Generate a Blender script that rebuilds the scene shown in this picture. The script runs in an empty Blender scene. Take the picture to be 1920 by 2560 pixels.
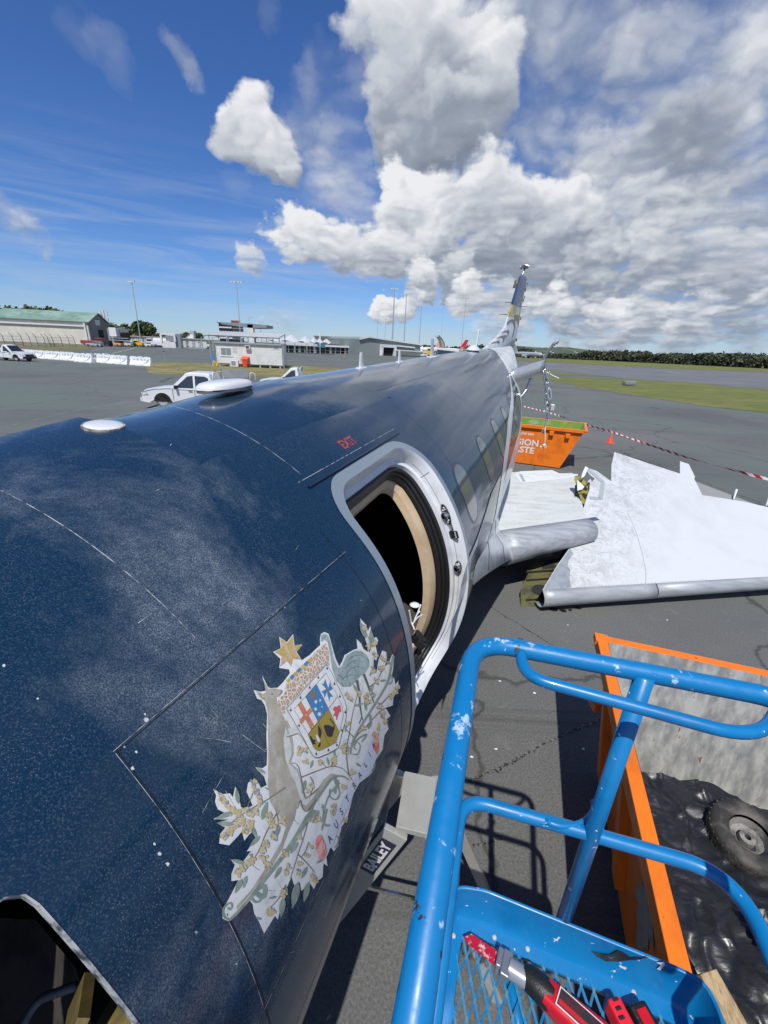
import bpy, bmesh, math, random
from mathutils import Vector, Matrix, noise
from mathutils.geometry import tessellate_polygon
random.seed(7)
sc = bpy.context.scene
col = sc.collection
rad = math.radians
V = Vector

# ------------------------------------------------------------------ camera
FPX, PCX, PCY = 1060.0, 960.0, 1280.0            # focal length and centre in pixels of the 1920x2560 photo
H = 3.3                                           # eye height: a phone held above a raised work basket
ROLL = math.atan(.0447)
PITCH = math.atan((PCY-(826+.0447*PCX))*math.cos(ROLL)/FPX)
FW = V((0, math.cos(PITCH), -math.sin(PITCH)))
RT = V((1, 0, 0))
DN = FW.cross(RT)
CXa = math.cos(ROLL)*RT-math.sin(ROLL)*DN         # picture right
CYa = math.sin(ROLL)*RT+math.cos(ROLL)*DN         # picture down
EYE = V((0, 0, H))
cd = bpy.data.cameras.new('camera'); cam = bpy.data.objects.new('camera', cd); col.objects.link(cam)
cd.sensor_fit = 'HORIZONTAL'; cd.sensor_width = 36; cd.lens = 36*FPX/1920
cd.clip_start = .02; cd.clip_end = 20000
cam.matrix_world = Matrix(((CXa.x, -CYa.x, -FW.x, 0), (CXa.y, -CYa.y, -FW.y, 0), (CXa.z, -CYa.z, -FW.z, H), (0, 0, 0, 1)))
sc.camera = cam
sc.render.resolution_x = 768; sc.render.resolution_y = 1024

def ray(px, py):
    return ((px-PCX)*CXa+(py-PCY)*CYa+FPX*FW).normalized()
def zp(px, py, z=0.0):                            # measured point -> place on the level z
    r = ray(px, py); return EYE+r*((z-H)/r.z)
def dp(px, py, y):                                # measured point -> place at distance y
    r = ray(px, py); return EYE+r*(y/r.y)
def pp(px, py, n, A):
    r = ray(px, py); return EYE+r*((A-EYE).dot(n)/r.dot(n))

# ------------------------------------------------------------------ sky, sun, exposure
SUN = V((-.34, -1.62, 2.61)).normalized()
EXPO = 0.38
sc.view_settings.view_transform = 'Standard'; sc.view_settings.look = 'None'
sc.view_settings.exposure = EXPO; sc.view_settings.gamma = 1; sc.view_settings.use_curve_mapping = False
W = bpy.data.worlds.new("World"); sc.world = W; W.use_nodes = True
wn = W.node_tree.nodes; wl = W.node_tree.links; wn.clear()
CLOUDS = [  # heaps from the farthest to the nearest: px, py, radius px, weight, brightness, softness
 (1480,110,300,.70,.60,3),(1790,160,330,.75,.62,3),(1340,40,190,.55,.62,3),(1620,330,250,.80,.56,3),(1860,430,270,.85,.52,3),(1440,330,170,.60,.60,3),(1880,120,150,.6,.8,3),
 (1510,470,180,.85,.62,2),(1670,360,130,.85,.30,2),(1750,450,120,.85,.33,2),(1800,600,190,.9,.52,2),(1620,560,170,.9,.55,2),
 (900,160,90,.55,.66,3),(870,95,62,.9,.86,1.5),(960,50,130,1,.80,1),(1070,60,140,1,.76,1),(1140,140,140,1,.72,1),(1200,240,112,1,.74,1),(990,180,120,1,.60,1),(1080,220,140,1,.46,1),(1180,340,110,.95,.44,1.3),(1020,290,120,1,.42,1),(1080,350,110,1,.36,1.2),
 (790,330,85,.45,.66,3),(850,390,85,.5,.66,3),(775,195,45,.4,.66,3),(800,445,70,.45,.62,3),(880,460,80,.55,.62,3),
 (575,285,62,1,.92,1),(625,260,66,1,.95,1),(590,335,80,1,.74,1),(650,365,86,1,.66,1),(700,410,68,1,.58,1),(735,440,40,.9,.6,1.5),
 (1000,470,80,1,.80,1),(1060,500,90,1,.84,1),(980,520,90,1,.76,1),(1190,500,88,1,.80,1),(1100,540,66,.9,.40,1.2),(1270,530,90,1,.82,1),(1330,480,62,1,.92,1),(1385,540,100,1,.66,1),(1480,600,130,1,.50,1.3),
 (1230,600,120,1,.50,1),(1100,605,110,1,.56,1),(1340,650,130,1,.42,1.2),(1500,690,140,.95,.44,1.4),(1660,700,150,.95,.46,1.6),(1840,720,150,.9,.46,1.6),
 (745,565,52,1,1.0,1),(705,600,52,1,.84,1),(770,610,56,1,.72,1),(845,600,58,1,.84,1),(900,615,70,1,.76,1),(960,640,76,1,.62,1),(835,640,56,.9,.6,1.3),(632,655,34,.85,.85,1.3),
 (1030,685,48,1,.80,1),(1070,705,44,1,.66,1),(1150,680,66,1,.52,1),(1190,735,52,1,.74,1),(1270,750,60,.9,.62,1.3),(1370,745,62,.9,.68,1.3),(1420,790,70,.85,.56,1.5),(1520,765,62,.9,.66,1.3),(1610,790,76,.85,.56,1.5),(1720,790,72,.85,.64,1.4),(1530,835,80,.7,.56,1.6),(1720,850,90,.75,.52,1.6),(1890,810,90,.8,.58,1.6),(1270,830,66,.6,.56,1.8),
 (945,768,28,1,.84,1),(978,776,28,1,.76,1),(1008,772,26,1,.82,1),(1030,740,30,.8,.7,1.3),
 (820,250,110,.30,.64,3),(700,330,80,.22,.64,3),(860,520,90,.35,.64,3),(425,85,42,.42,.7,2.5),(460,112,32,.4,.7,2.5),(290,190,70,.26,.66,3),(215,140,70,.16,.66,3),(95,565,44,.5,.72,2),(135,583,30,.45,.72,2),(20,500,40,.4,.66,2.5),(55,550,34,.4,.7,2.5),(645,15,45,.2,.66,3),(600,490,50,.15,.66,3),(700,825,66,.34,.68,2.5)]
OUT = [((-.6, -.7, .35), .3, .8, .62, 2), ((.7, -.5, .5), .45, .8, .6, 2), ((0, -.9, .35), .4, .8, .7, 2), ((.5, .12, .9), .3, .6, .6, 3), ((-.9, -.2, .3), .25, .7, .7, 2), ((.95, .1, .3), .4, .9, .55, 2)]
def wnode(t, **k):
    n = wn.new(t)
    for a, b in k.items(): setattr(n, a, b)
    return n
def wm(op, a, b=None, c=None, clamp=False):
    n = wn.new('ShaderNodeMath'); n.operation = op; n.use_clamp = clamp
    for i, x in enumerate((a, b, c)):
        if x is None: continue
        if isinstance(x, (int, float)): n.inputs[i].default_value = x
        else: wl.new(x, n.inputs[i])
    return n.outputs[0]
def wmix(a, b, f):
    n = wnode('ShaderNodeMix', data_type='FLOAT')
    for s_, q in (('A', a), ('B', b), ('Factor', f)):
        if isinstance(q, (int, float)): n.inputs[s_].default_value = q
        else: wl.new(q, n.inputs[s_])
    return n.outputs['Result']
tc = wnode('ShaderNodeTexCoord')
nv = wnode('ShaderNodeVectorMath', operation='NORMALIZE'); wl.new(tc.outputs['Generated'], nv.inputs[0]); dirv = nv.outputs[0]
sx = wnode('ShaderNodeSeparateXYZ'); wl.new(dirv, sx.inputs[0])
# broad warp makes the round heaps irregular
wz = wnode('ShaderNodeTexNoise'); wz.inputs['Scale'].default_value = 5.5; wz.inputs['Detail'].default_value = 6; wz.inputs['Roughness'].default_value = .58; wl.new(dirv, wz.inputs['Vector'])
s1 = wnode('ShaderNodeVectorMath', operation='SUBTRACT'); wl.new(wz.outputs['Color'], s1.inputs[0]); s1.inputs[1].default_value = (.5, .5, .5)
s2 = wnode('ShaderNodeVectorMath', operation='SCALE'); wl.new(s1.outputs[0], s2.inputs[0]); s2.inputs['Scale'].default_value = .17
ad = wnode('ShaderNodeVectorMath', operation='ADD'); wl.new(dirv, ad.inputs[0]); wl.new(s2.outputs[0], ad.inputs[1])
an = wnode('ShaderNodeVectorMath', operation='NORMALIZE'); wl.new(ad.outputs[0], an.inputs[0]); wd = an.outputs[0]
def detail(off):
    o = wnode('ShaderNodeVectorMath', operation='ADD'); wl.new(wd, o.inputs[0]); o.inputs[1].default_value = off
    z = wm('ADD', wm('MAXIMUM', sx.outputs[2], 0.), .30)
    o2 = wnode('ShaderNodeVectorMath', operation='SCALE'); wl.new(o.outputs[0], o2.inputs[0]); wl.new(wm('DIVIDE', .55, z), o2.inputs['Scale'])
    n = wnode('ShaderNodeTexNoise'); n.inputs['Scale'].default_value = 9; n.inputs['Detail'].default_value = 7; n.inputs['Roughness'].default_value = .56; wl.new(o2.outputs[0], n.inputs['Vector'])
    v = wnode('ShaderNodeTexVoronoi', feature='F1'); v.inputs['Scale'].default_value = 13; wl.new(o2.outputs[0], v.inputs['Vector'])
    v2 = wnode('ShaderNodeTexVoronoi', feature='F1'); v2.inputs['Scale'].default_value = 34; wl.new(o2.outputs[0], v2.inputs['Vector'])
    a = wm('MULTIPLY_ADD', n.outputs[0], 1.5, -.74)
    a = wm('ADD', a, wm('MULTIPLY_ADD', v.outputs['Distance'], -.75, .36))
    return wm('ADD', a, wm('MULTIPLY_ADD', v2.outputs['Distance'], -.34, .16))
dA = detail((0, 0, 0)); dB = detail((-.012, -.004, .024))
dl = wm('MULTIPLY', wm('SUBTRACT', dA, dB), .42)
LU = V((-.30, -.25, 1.)).normalized()
dtl = wnode('ShaderNodeVectorMath', operation='DOT_PRODUCT'); wl.new(wd, dtl.inputs[0]); dtl.inputs[1].default_value = tuple(LU); dLv = dtl.outputs['Value']
A_, B_ = 0., .6
items = []
for (px, py, r, w, br, so_) in CLOUDS:
    c = ray(px, py); e = (ray(px+r, py)-c).length*.5+(ray(px, py+r)-c).length*.5; items.append((c, e*1.12, w, br, so_))
items = [(V(c).normalized(), r, w, br, so_) for c, r, w, br, so_ in OUT]+items
dhalf = {}
for c, r, w, br, so_ in items:
    dt = wnode('ShaderNodeVectorMath', operation='DOT_PRODUCT'); wl.new(wd, dt.inputs[0]); dt.inputs[1].default_value = tuple(c)
    K = 2/(r*r); g = 2.15/so_                      # edge gain: crisp heaps, soft veils
    x = wm('MULTIPLY_ADD', dt.outputs['Value'], K*g, (1-K)*g)
    if so_ not in dhalf: dhalf[so_] = wm('MULTIPLY', dA, g*(1.0 if so_ < 2 else .9))
    al_ = wm('ADD', x, dhalf[so_], clamp=True)
    if w < 1: al_ = wm('MULTIPLY', al_, w)
    kl = .34/r if so_ < 2 else .16/r
    lb = wm('MULTIPLY_ADD', dLv, kl, br-c.dot(LU)*kl)
    B_ = wmix(B_, lb, al_); A_ = wmix(A_, 1., al_)
lt = wm('ADD', B_, dl, clamp=True)
# thin streaks of high cloud low over the horizon, all the way round
st_ = wnode('ShaderNodeMapping'); st_.inputs['Scale'].default_value = (2.2, 2.2, 26); wl.new(dirv, st_.inputs[0])
sn_ = wnode('ShaderNodeTexNoise'); sn_.inputs['Scale'].default_value = 1.6; sn_.inputs['Detail'].default_value = 7; sn_.inputs['Roughness'].default_value = .6; sn_.inputs['Distortion'].default_value = .6; wl.new(st_.outputs[0], sn_.inputs['Vector'])
s3 = wnode('ShaderNodeMapRange'); wl.new(sn_.outputs[0], s3.inputs['Value']); s3.inputs['From Min'].default_value = .42; s3.inputs['From Max'].default_value = .72; s3.inputs['To Max'].default_value = .42
bd = wnode('ShaderNodeMapRange', interpolation_type='SMOOTHSTEP'); wl.new(sx.outputs[2], bd.inputs['Value']); bd.inputs['From Min'].default_value = .36; bd.inputs['From Max'].default_value = .12
streak = wm('MULTIPLY', s3.outputs[0], bd.outputs[0])
sky = wnode('ShaderNodeTexSky', sky_type='NISHITA', sun_disc=False)
sky.sun_elevation = math.asin(SUN.z); sky.sun_rotation = math.atan2(SUN.x, SUN.y)
sky.altitude = 5; sky.air_density = 1.0; sky.dust_density = .1; sky.ozone_density = 2.2
hs = wnode('ShaderNodeHueSaturation'); hs.inputs['Saturation'].default_value = 1.05; hs.inputs['Value'].default_value = 1.0
tint = wnode('ShaderNodeVectorMath', operation='MULTIPLY'); wl.new(sky.outputs[0], tint.inputs[0]); tint.inputs[1].default_value = (.43, .57, .86)
wl.new(tint.outputs[0], hs.inputs['Color'])
SKYS = .10
ramp = wnode('ShaderNodeValToRGB'); wl.new(lt, ramp.inputs[0]); cr = ramp.color_ramp
cr.elements[0].position = .15; cr.elements[0].color = (.17, .20, .255, 1); cr.elements[1].position = 1.0; cr.elements[1].color = (.68, .69, .71, 1)
e = cr.elements.new(.42); e.color = (.25, .285, .345, 1)
e = cr.elements.new(.66); e.color = (.43, .46, .51, 1)
cs = wnode('ShaderNodeVectorMath', operation='SCALE'); wl.new(ramp.outputs[0], cs.inputs[0]); cs.inputs['Scale'].default_value = .95/SKYS
mx0 = wnode('ShaderNodeMix', data_type='RGBA'); wl.new(streak, mx0.inputs['Factor']); wl.new(hs.outputs[0], mx0.inputs['A']); mx0.inputs['B'].default_value = (3.9, 4.4, 5.2, 1)
mx = wnode('ShaderNodeMix', data_type='RGBA'); wl.new(A_, mx.inputs['Factor'])
wl.new(mx0.outputs['Result'], mx.inputs['A']); wl.new(cs.outputs[0], mx.inputs['B'])
bg = wnode('ShaderNodeBackground'); bg.inputs['Strength'].default_value = SKYS
wl.new(mx.outputs['Result'], bg.inputs[0])
wo = wnode('ShaderNodeOutputWorld'); wl.new(bg.outputs[0], wo.inputs[0])
W.cycles.sampling_method = 'MANUAL'; W.cycles.sample_map_resolution = 512
sd = bpy.data.lights.new('sun', 'SUN'); sd.energy = 3.5; sd.angle = rad(.53); sd.color = (1, .965, .90)
so = bpy.data.objects.new('sun', sd); col.objects.link(so)
so.rotation_euler = (-SUN).to_track_quat('-Z', 'Y').to_euler(); so.location = (0, 0, 60)
sc.cycles.max_bounces = 8; sc.cycles.transparent_max_bounces = 8

# ------------------------------------------------------------------ materials
MATS = {}
def mat(name, c, rough=.5, metal=0., c2=None, scale=6., thr=(.45, .6), detail=6., bump=0., bscale=40., coat=0., coord='Object', stretch=None,
        c3=None, s3=30., thr3=(.62, .66), rvar=0., emit=None, spec=.5, trans=0., bd=.01):
    if name in MATS: return MATS[name]
    m = bpy.data.materials.new(name); m.use_nodes = True
    N, L = m.node_tree.nodes, m.node_tree.links
    b = N['Principled BSDF']
    b.inputs['Base Color'].default_value = (*c, 1); b.inputs['Roughness'].default_value = rough; b.inputs['Metallic'].default_value = metal
    b.inputs['Coat Weight'].default_value = coat; b.inputs['Coat Roughness'].default_value = .06; b.inputs['Specular IOR Level'].default_value = spec
    if trans: b.inputs['Transmission Weight'].default_value = trans
    t = N.new('ShaderNodeTexCoord'); vec = t.outputs[coord]
    if stretch:
        mp = N.new('ShaderNodeMapping'); mp.inputs['Scale'].default_value = stretch; L.new(vec, mp.inputs[0]); vec = mp.outputs[0]
    base = None
    def layer(prev, cc, sc_, th, det):
        n = N.new('ShaderNodeTexNoise'); n.inputs['Scale'].default_value = sc_; n.inputs['Detail'].default_value = det; n.inputs['Roughness'].default_value = .6
        L.new(vec, n.inputs['Vector'])
        r = N.new('ShaderNodeMapRange'); L.new(n.outputs[0], r.inputs['Value']); r.inputs['From Min'].default_value = th[0]; r.inputs['From Max'].default_value = th[1]
        mxn = N.new('ShaderNodeMix'); mxn.data_type = 'RGBA'; L.new(r.outputs[0], mxn.inputs['Factor'])
        if prev is None: mxn.inputs['A'].default_value = (*c, 1)
        else: L.new(prev, mxn.inputs['A'])
        mxn.inputs['B'].default_value = (*cc, 1)
        return mxn.outputs['Result'], r.outputs[0]
    if c2 is not None: base, f2 = layer(None, c2, scale, thr, detail)
    if c3 is not None: base, f3 = layer(base, c3, s3, thr3, 4)
    if base is not None: L.new(base, b.inputs['Base Color'])
    if rvar:
        n = N.new('ShaderNodeTexNoise'); n.inputs['Scale'].default_value = scale*1.7; n.inputs['Detail'].default_value = 5; L.new(vec, n.inputs['Vector'])
        r = N.new('ShaderNodeMapRange'); L.new(n.outputs[0], r.inputs['Value']); r.inputs['From Min'].default_value = .3; r.inputs['From Max'].default_value = .7
        r.inputs['To Min'].default_value = max(.02, rough-rvar); r.inputs['To Max'].default_value = min(1, rough+rvar); L.new(r.outputs[0], b.inputs['Roughness'])
    if bump:
        n = N.new('ShaderNodeTexNoise'); n.inputs['Scale'].default_value = bscale; n.inputs['Detail'].default_value = 5; L.new(vec, n.inputs['Vector'])
        bp = N.new('ShaderNodeBump'); bp.inputs['Strength'].default_value = bump; bp.inputs['Distance'].default_value = bd; L.new(n.outputs[0], bp.inputs['Height']); L.new(bp.outputs[0], b.inputs['Normal'])
    MATS[name] = m; m['_b'] = 1
    return m

M_white = mat('white_paint', (.72, .74, .75), .32, c2=(.5, .51, .5), scale=3, thr=(.5, .8), rvar=.1, coat=.2)
M_whiteclean = mat('clean_white', (.66, .67, .68), .25, coat=.4)
M_black = mat('black_rubber', (.012, .012, .013), .45, bump=.2, bscale=120)
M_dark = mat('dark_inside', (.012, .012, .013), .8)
M_alu = mat('aluminium', (.62, .63, .64), .34, 1., c2=(.42, .43, .45), scale=14, thr=(.4, .7), rvar=.12, bump=.05, bscale=60)
M_steel = mat('shiny_metal', (.72, .72, .73), .14, 1., rvar=.06, scale=9)
M_grey = mat('grey_metal_paint', (.33, .37, .40), .4, rvar=.08)
M_orange = mat('orange_skip_paint', (.83, .19, .012), .38, c2=(.55, .12, .01), scale=2.5, thr=(.5, .75), c3=(.10, .05, .03), s3=26, thr3=(.69, .72), rvar=.1, bump=.08, bscale=25)
M_blue = mat('blue_rail_paint', (.003, .17, .42), .36, c2=(.0, .11, .30), scale=7, thr=(.5, .8), c3=(.58, .63, .68), s3=34, thr3=(.675, .70), rvar=.1, coat=.25, bump=.12, bscale=45, bd=.002)
M_blueworn = mat('worn_blue_paint', (.003, .17, .42), .38, c2=(.38, .52, .66), scale=26, thr=(.60, .65), c3=(.03, .03, .035), s3=22, thr3=(.66, .69), rvar=.1, bump=.15, bscale=60, bd=.002)
M_red = mat('red_plastic', (.55, .008, .02), .33, rvar=.08, scale=20, c2=(.40, .01, .02), thr=(.5, .8))
M_glass = mat('dark_glass', (.02, .028, .032), .05, 0., coat=1.)
M_green = mat('green_primer', (.30, .27, .05), .5, c2=(.16, .15, .04), scale=8, thr=(.45, .7))
M_cream = mat('cream_liner', (.56, .43, .29), .5, c2=(.46, .34, .22), scale=4)
M_tyre = mat('tyre_rubber', (.03, .03, .03), .7, c2=(.12, .11, .10), scale=9, bump=.3, bscale=60)

# ------------------------------------------------------------------ mesh helpers
ROOTS = {}
class MB:
    def __init__(s): s.v = []; s.f = []; s.n = None
    def add(s, vs, fs):
        b = len(s.v); s.v += [V(x) for x in vs]; s.f += [tuple(i+b for i in f) for f in fs]; return s
    def box(s, c, d, rz=0., M=None):
        c = V(c); hx, hy, hz = d[0]/2, d[1]/2, d[2]/2
        R = M if M is not None else Matrix.Rotation(rz, 3, 'Z')
        vs = [c+R@V((x*hx, y*hy, z*hz)) for z in (-1, 1) for y in (-1, 1) for x in (-1, 1)]
        return s.add(vs, [(0, 2, 3, 1), (4, 5, 7, 6), (0, 1, 5, 4), (2, 6, 7, 3), (0, 4, 6, 2), (1, 3, 7, 5)])
    def bar(s, a, b, w, h, up=V((0, 0, 1))):
        a, b = V(a), V(b); d = (b-a); L = d.length; d.normalize()
        x = d.cross(up)
        if x.length < 1e-4: x = d.cross(V((1, 0, 0)))
        x.normalize(); z = x.cross(d)
        M = Matrix((x, d, z)).transposed()
        return s.box((a+b)/2, (w, L, h), M=M)
    def prism(s, poly, off):      # poly: world points (planar), off: vector
        n = len(poly); off = V(off)
        vs = [V(p) for p in poly]+[V(p)+off for p in poly]
        tris = tessellate_polygon([[V(p) for p in poly]])
        fs = [tuple(t) for t in tris]+[tuple(i+n for i in reversed(t)) for t in tris]
        fs += [(i, i+n, (i+1) % n+n, (i+1) % n) for i in range(n)]
        return s.add(vs, fs)
    def quad(s, *p): return s.add(p, [tuple(range(len(p)))])
    def poly(s, pts, holes=()):
        allp = [V(p) for p in pts]; loops = [[V(p) for p in pts]]
        for h in holes: loops.append([V(p) for p in h]); allp += [V(p) for p in h]
        return s.add(allp, [tuple(t) for t in tessellate_polygon(loops)])
    def tube(s, pts, r, seg=12, closed=False, cap=True, flat=1.):
        pts = [V(p) for p in pts]; n = len(pts); rs = r if isinstance(r, (list, tuple)) else [r]*n
        T = []
        for i in range(n):
            if closed: t = pts[(i+1) % n]-pts[i-1]
            else: t = pts[min(i+1, n-1)]-pts[max(i-1, 0)]
            T.append(t.normalized())
        u = T[0].cross(V((0, 0, 1)))
        if u.length < 1e-3: u = T[0].cross(V((1, 0, 0)))
        u.normalize(); rings = []
        for i in range(n):
            u = (u-T[i]*u.dot(T[i])).normalized(); w = T[i].cross(u)
            rings.append([pts[i]+(u*math.cos(a)*rs[i]+w*math.sin(a)*rs[i]*flat) for a in [2*math.pi*k/seg for k in range(seg)]])
        fs = []
        for i in range(n if closed else n-1):
            for k in range(seg):
                a, b = i*seg, ((i+1) % n)*seg; fs.append((a+k, a+(k+1) % seg, b+(k+1) % seg, b+k))
        if cap and not closed: fs += [tuple(reversed(range(seg))), tuple(range((n-1)*seg, n*seg))]
        return s.add([p for r_ in rings for p in r_], fs)
    def cyl(s, a, b, r, seg=16, r2=None): return s.tube([a, b], [r, r if r2 is None else r2], seg)
    def lathe(s, prof, c=(0, 0, 0), seg=24, M=None):
        c = V(c); R = M if M is not None else Matrix.Identity(3)
        vs = [c+R@V((r*math.cos(2*math.pi*k/seg), r*math.sin(2*math.pi*k/seg), z)) for r, z in prof for k in range(seg)]
        fs = [(i*seg+k, i*seg+(k+1) % seg, (i+1)*seg+(k+1) % seg, (i+1)*seg+k) for i in range(len(prof)-1) for k in range(seg)]
        return s.add(vs, fs)
    def grid(s, rows, closed=False):   # rows of points -> quads
        m = len(rows[0]); vs = [p for r in rows for p in r]; fs = []
        for i in range(len(rows)-1):
            for k in range(m if closed else m-1): fs.append((i*m+k, i*m+(k+1) % m, (i+1)*m+(k+1) % m, (i+1)*m+k))
        return s.add(vs, fs)
    def obj(s, name, m, parent=None, smooth=False, bevel=0., normals=None, solid=0., local=False):
        me = bpy.data.meshes.new(name)
        me.from_pydata([tuple(p) for p in s.v], [], s.f); me.materials.append(m)
        o = bpy.data.objects.new(name, me); col.objects.link(o)
        if normals is not None:
            for p in me.polygons: p.use_smooth = True
            me.normals_split_custom_set_from_vertices([tuple(x) for x in normals])
        elif smooth:
            try: me.shade_smooth()
            except Exception: pass
            for p in me.polygons: p.use_smooth = True
            if smooth != 'full':
                try: me.set_sharp_from_angle(angle=rad(38))
                except Exception: pass
        else:
            bm = bmesh.new(); bm.from_mesh(me); bmesh.ops.recalc_face_normals(bm, faces=bm.faces); bm.to_mesh(me); bm.free()
        if solid: md = o.modifiers.new('s', 'SOLIDIFY'); md.thickness = solid; md.offset = 0
        if bevel: md = o.modifiers.new('b', 'BEVEL'); md.width = bevel; md.segments = 2; md.limit_method = 'ANGLE'
        if parent is not None:
            o.parent = parent
            if not local and parent.name in ROOTS: o.matrix_parent_inverse = ROOTS[parent.name].inverted()
        return o
def thing(name, label, cat, loc=(0, 0, 0), rz=0., group=None):
    o = bpy.data.objects.new(name, None); col.objects.link(o); o.location = loc; o.rotation_euler = (0, 0, rz); o.empty_display_size = .2
    o['label'] = label; o['category'] = cat
    if group: o['group'] = group
    ROOTS[o.name] = Matrix.Translation(V(loc)) @ Matrix.Rotation(rz, 4, 'Z')
    return o
def tag(o, label, cat, group=None, kind=None):
    o['label'] = label; o['category'] = cat
    if group: o['group'] = group
    if kind: o['kind'] = kind
    return o
def struct(o, kind='structure'): o['kind'] = kind; return o
def dup(root, loc, rz=0., label=None):
    r = root.copy(); col.objects.link(r); r.location = loc; r.rotation_euler = (0, 0, rz)
    if label: r['label'] = label
    for ch in list(root.children):
        c = ch.copy(); col.objects.link(c); c.parent = r
        for g in ch.children:
            d = g.copy(); col.objects.link(d); d.parent = c
    return r
def fillet(pts, r, n=6):
    pts = [V(p) for p in pts]; out = [pts[0]]
    rs = r if isinstance(r, (list, tuple)) else [r]*len(pts)
    for i in range(1, len(pts)-1):
        a = (pts[i-1]-pts[i]); b = (pts[i+1]-pts[i]); k = min(rs[i], a.length*.49, b.length*.49)
        p0 = pts[i]+a.normalized()*k; p2 = pts[i]+b.normalized()*k
        for j in range(n+1):
            t = j/n; out.append(p0*(1-t)**2+pts[i]*2*t*(1-t)+p2*t*t)
    out.append(pts[-1]); return out
def text2d(s, size=1., bold=0., spacing=1.):
    cu = bpy.data.curves.new('t', 'FONT'); cu.body = s; cu.size = size; cu.offset = bold; cu.align_x = 'CENTER'; cu.align_y = 'CENTER'; cu.space_character = spacing; cu.resolution_u = 3
    o = bpy.data.objects.new('t', cu); col.objects.link(o)
    dg = bpy.context.evaluated_depsgraph_get(); me = bpy.data.meshes.new_from_object(o.evaluated_get(dg))
    vs = [v.co.copy() for v in me.vertices]; fs = [tuple(p.vertices) for p in me.polygons]
    bpy.data.objects.remove(o); bpy.data.curves.remove(cu); bpy.data.meshes.remove(me)
    return vs, fs
def text_on(mb, s, size, O, ex, ey, off=.004, bold=0.):
    vs, fs = text2d(s, size, bold); n = ex.cross(ey).normalized()
    return mb.add([O+ex*v.x+ey*v.y+n*off for v in vs], fs)
# ------------------------------------------------------------------ ground
def asphalt(name, c, c2, grain=1., green=None):
    m = bpy.data.materials.new(name); m.use_nodes = True
    N, L = m.node_tree.nodes, m.node_tree.links; b = N['Principled BSDF']; t = N.new('ShaderNodeTexCoord'); O = t.outputs['Object']
    def nz(s, d=5, r=.6, st=None):
        vec = O
        if st: mp = N.new('ShaderNodeMapping'); mp.inputs['Scale'].default_value = st[:3]; mp.inputs['Rotation'].default_value = (0, 0, st[3]); L.new(O, mp.inputs[0]); vec = mp.outputs[0]
        n = N.new('ShaderNodeTexNoise'); n.inputs['Scale'].default_value = s; n.inputs['Detail'].default_value = d; n.inputs['Roughness'].default_value = r; L.new(vec, n.inputs['Vector']); return n.outputs[0]
    def mr(v, a, b_, lo=0., hi=1.):
        r = N.new('ShaderNodeMapRange'); L.new(v, r.inputs['Value']); r.inputs['From Min'].default_value = a; r.inputs['From Max'].default_value = b_; r.inputs['To Min'].default_value = lo; r.inputs['To Max'].default_value = hi; return r.outputs[0]
    def mix(f, A, B):
        x = N.new('ShaderNodeMix'); x.data_type = 'RGBA'; L.new(f, x.inputs['Factor'])
        for s_, q in (('A', A), ('B', B)):
            if isinstance(q, tuple): x.inputs[s_].default_value = (*q, 1)
            else: L.new(q, x.inputs[s_])
        return x.outputs['Result']
    base = mix(mr(nz(.12, 6, .6), .38, .62), c, c2)
    if green is not None: base = mix(mr(nz(.05, 5, .6, (1, 2.2, 1, .5)), .42, .58), base, green)
    base = mix(mr(nz(.35, 6, .7, (.18, 2.6, 1, -.25)), .55, .78, 0, .45), base, tuple(x*.55 for x in c))       # tyre tracks and long stains
    base = mix(mr(nz(.5, 5, .7, (.06, 3.5, 1, .9)), .60, .70, 0, .5), base, tuple(x*.42 for x in c))
    base = mix(mr(nz(.8, 5, .7, (3., .07, 1, -.2)), .62, .72, 0, .35), base, tuple(x*.5 for x in c))
    base = mix(mr(nz(1.1, 7, .75), .60, .70, 0, .4), base, tuple(x*1.5 for x in c2))
    base = mix(mr(nz(2.3, 6, .7), .66, .72, 0, .6), base, (.025, .025, .026))
    base = mix(mr(nz(60, 3, .7), .35, .65, 0, .75*grain), base, tuple(x*.48 for x in c))
    v = N.new('ShaderNodeTexVoronoi'); v.inputs['Scale'].default_value = 70; L.new(O, v.inputs['Vector'])
    base = mix(mr(v.outputs['Distance'], .16, .05, 0, .55*grain), base, (.27, .26, .24))
    v3 = N.new('ShaderNodeTexVoronoi'); v3.feature = 'DISTANCE_TO_EDGE'; v3.inputs['Scale'].default_value = .17
    dn = N.new('ShaderNodeTexNoise'); dn.inputs['Scale'].default_value = 1.5; dn.inputs['Detail'].default_value = 4; L.new(O, dn.inputs['Vector'])
    va = N.new('ShaderNodeVectorMath'); va.operation = 'MULTIPLY_ADD'; L.new(dn.outputs['Color'], va.inputs[0]); va.inputs[1].default_value = (.9, .9, 0); L.new(O, va.inputs[2]); L.new(va.outputs[0], v3.inputs['Vector'])
    base = mix(mr(v3.outputs['Distance'], .007, .002, 0, .55), base, (.02, .02, .02))
    L.new(base, b.inputs['Base Color']); b.inputs['Roughness'].default_value = .82; b.inputs['Specular IOR Level'].default_value = .35
    bp = N.new('ShaderNodeBump'); bp.inputs['Strength'].default_value = .55; bp.inputs['Distance'].default_value = .004; L.new(nz(90, 3, .7), bp.inputs['Height']); L.new(bp.outputs[0], b.inputs['Normal'])
    return m
A_near = asphalt('asphalt_apron', (.125, .127, .126), (.205, .205, .196), green=(.150, .195, .170))
A_run = asphalt('asphalt_runway', (.15, .155, .165), (.19, .195, .20), .5)
M_grass = mat('mown_grass', (.115, .14, .022), .9, c2=(.20, .18, .06), scale=.25, thr=(.42, .68), c3=(.06, .085, .015), s3=1.2, thr3=(.5, .7), bump=.6, bscale=9, bd=.05, stretch=(.4, 1.6, 1))
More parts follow.
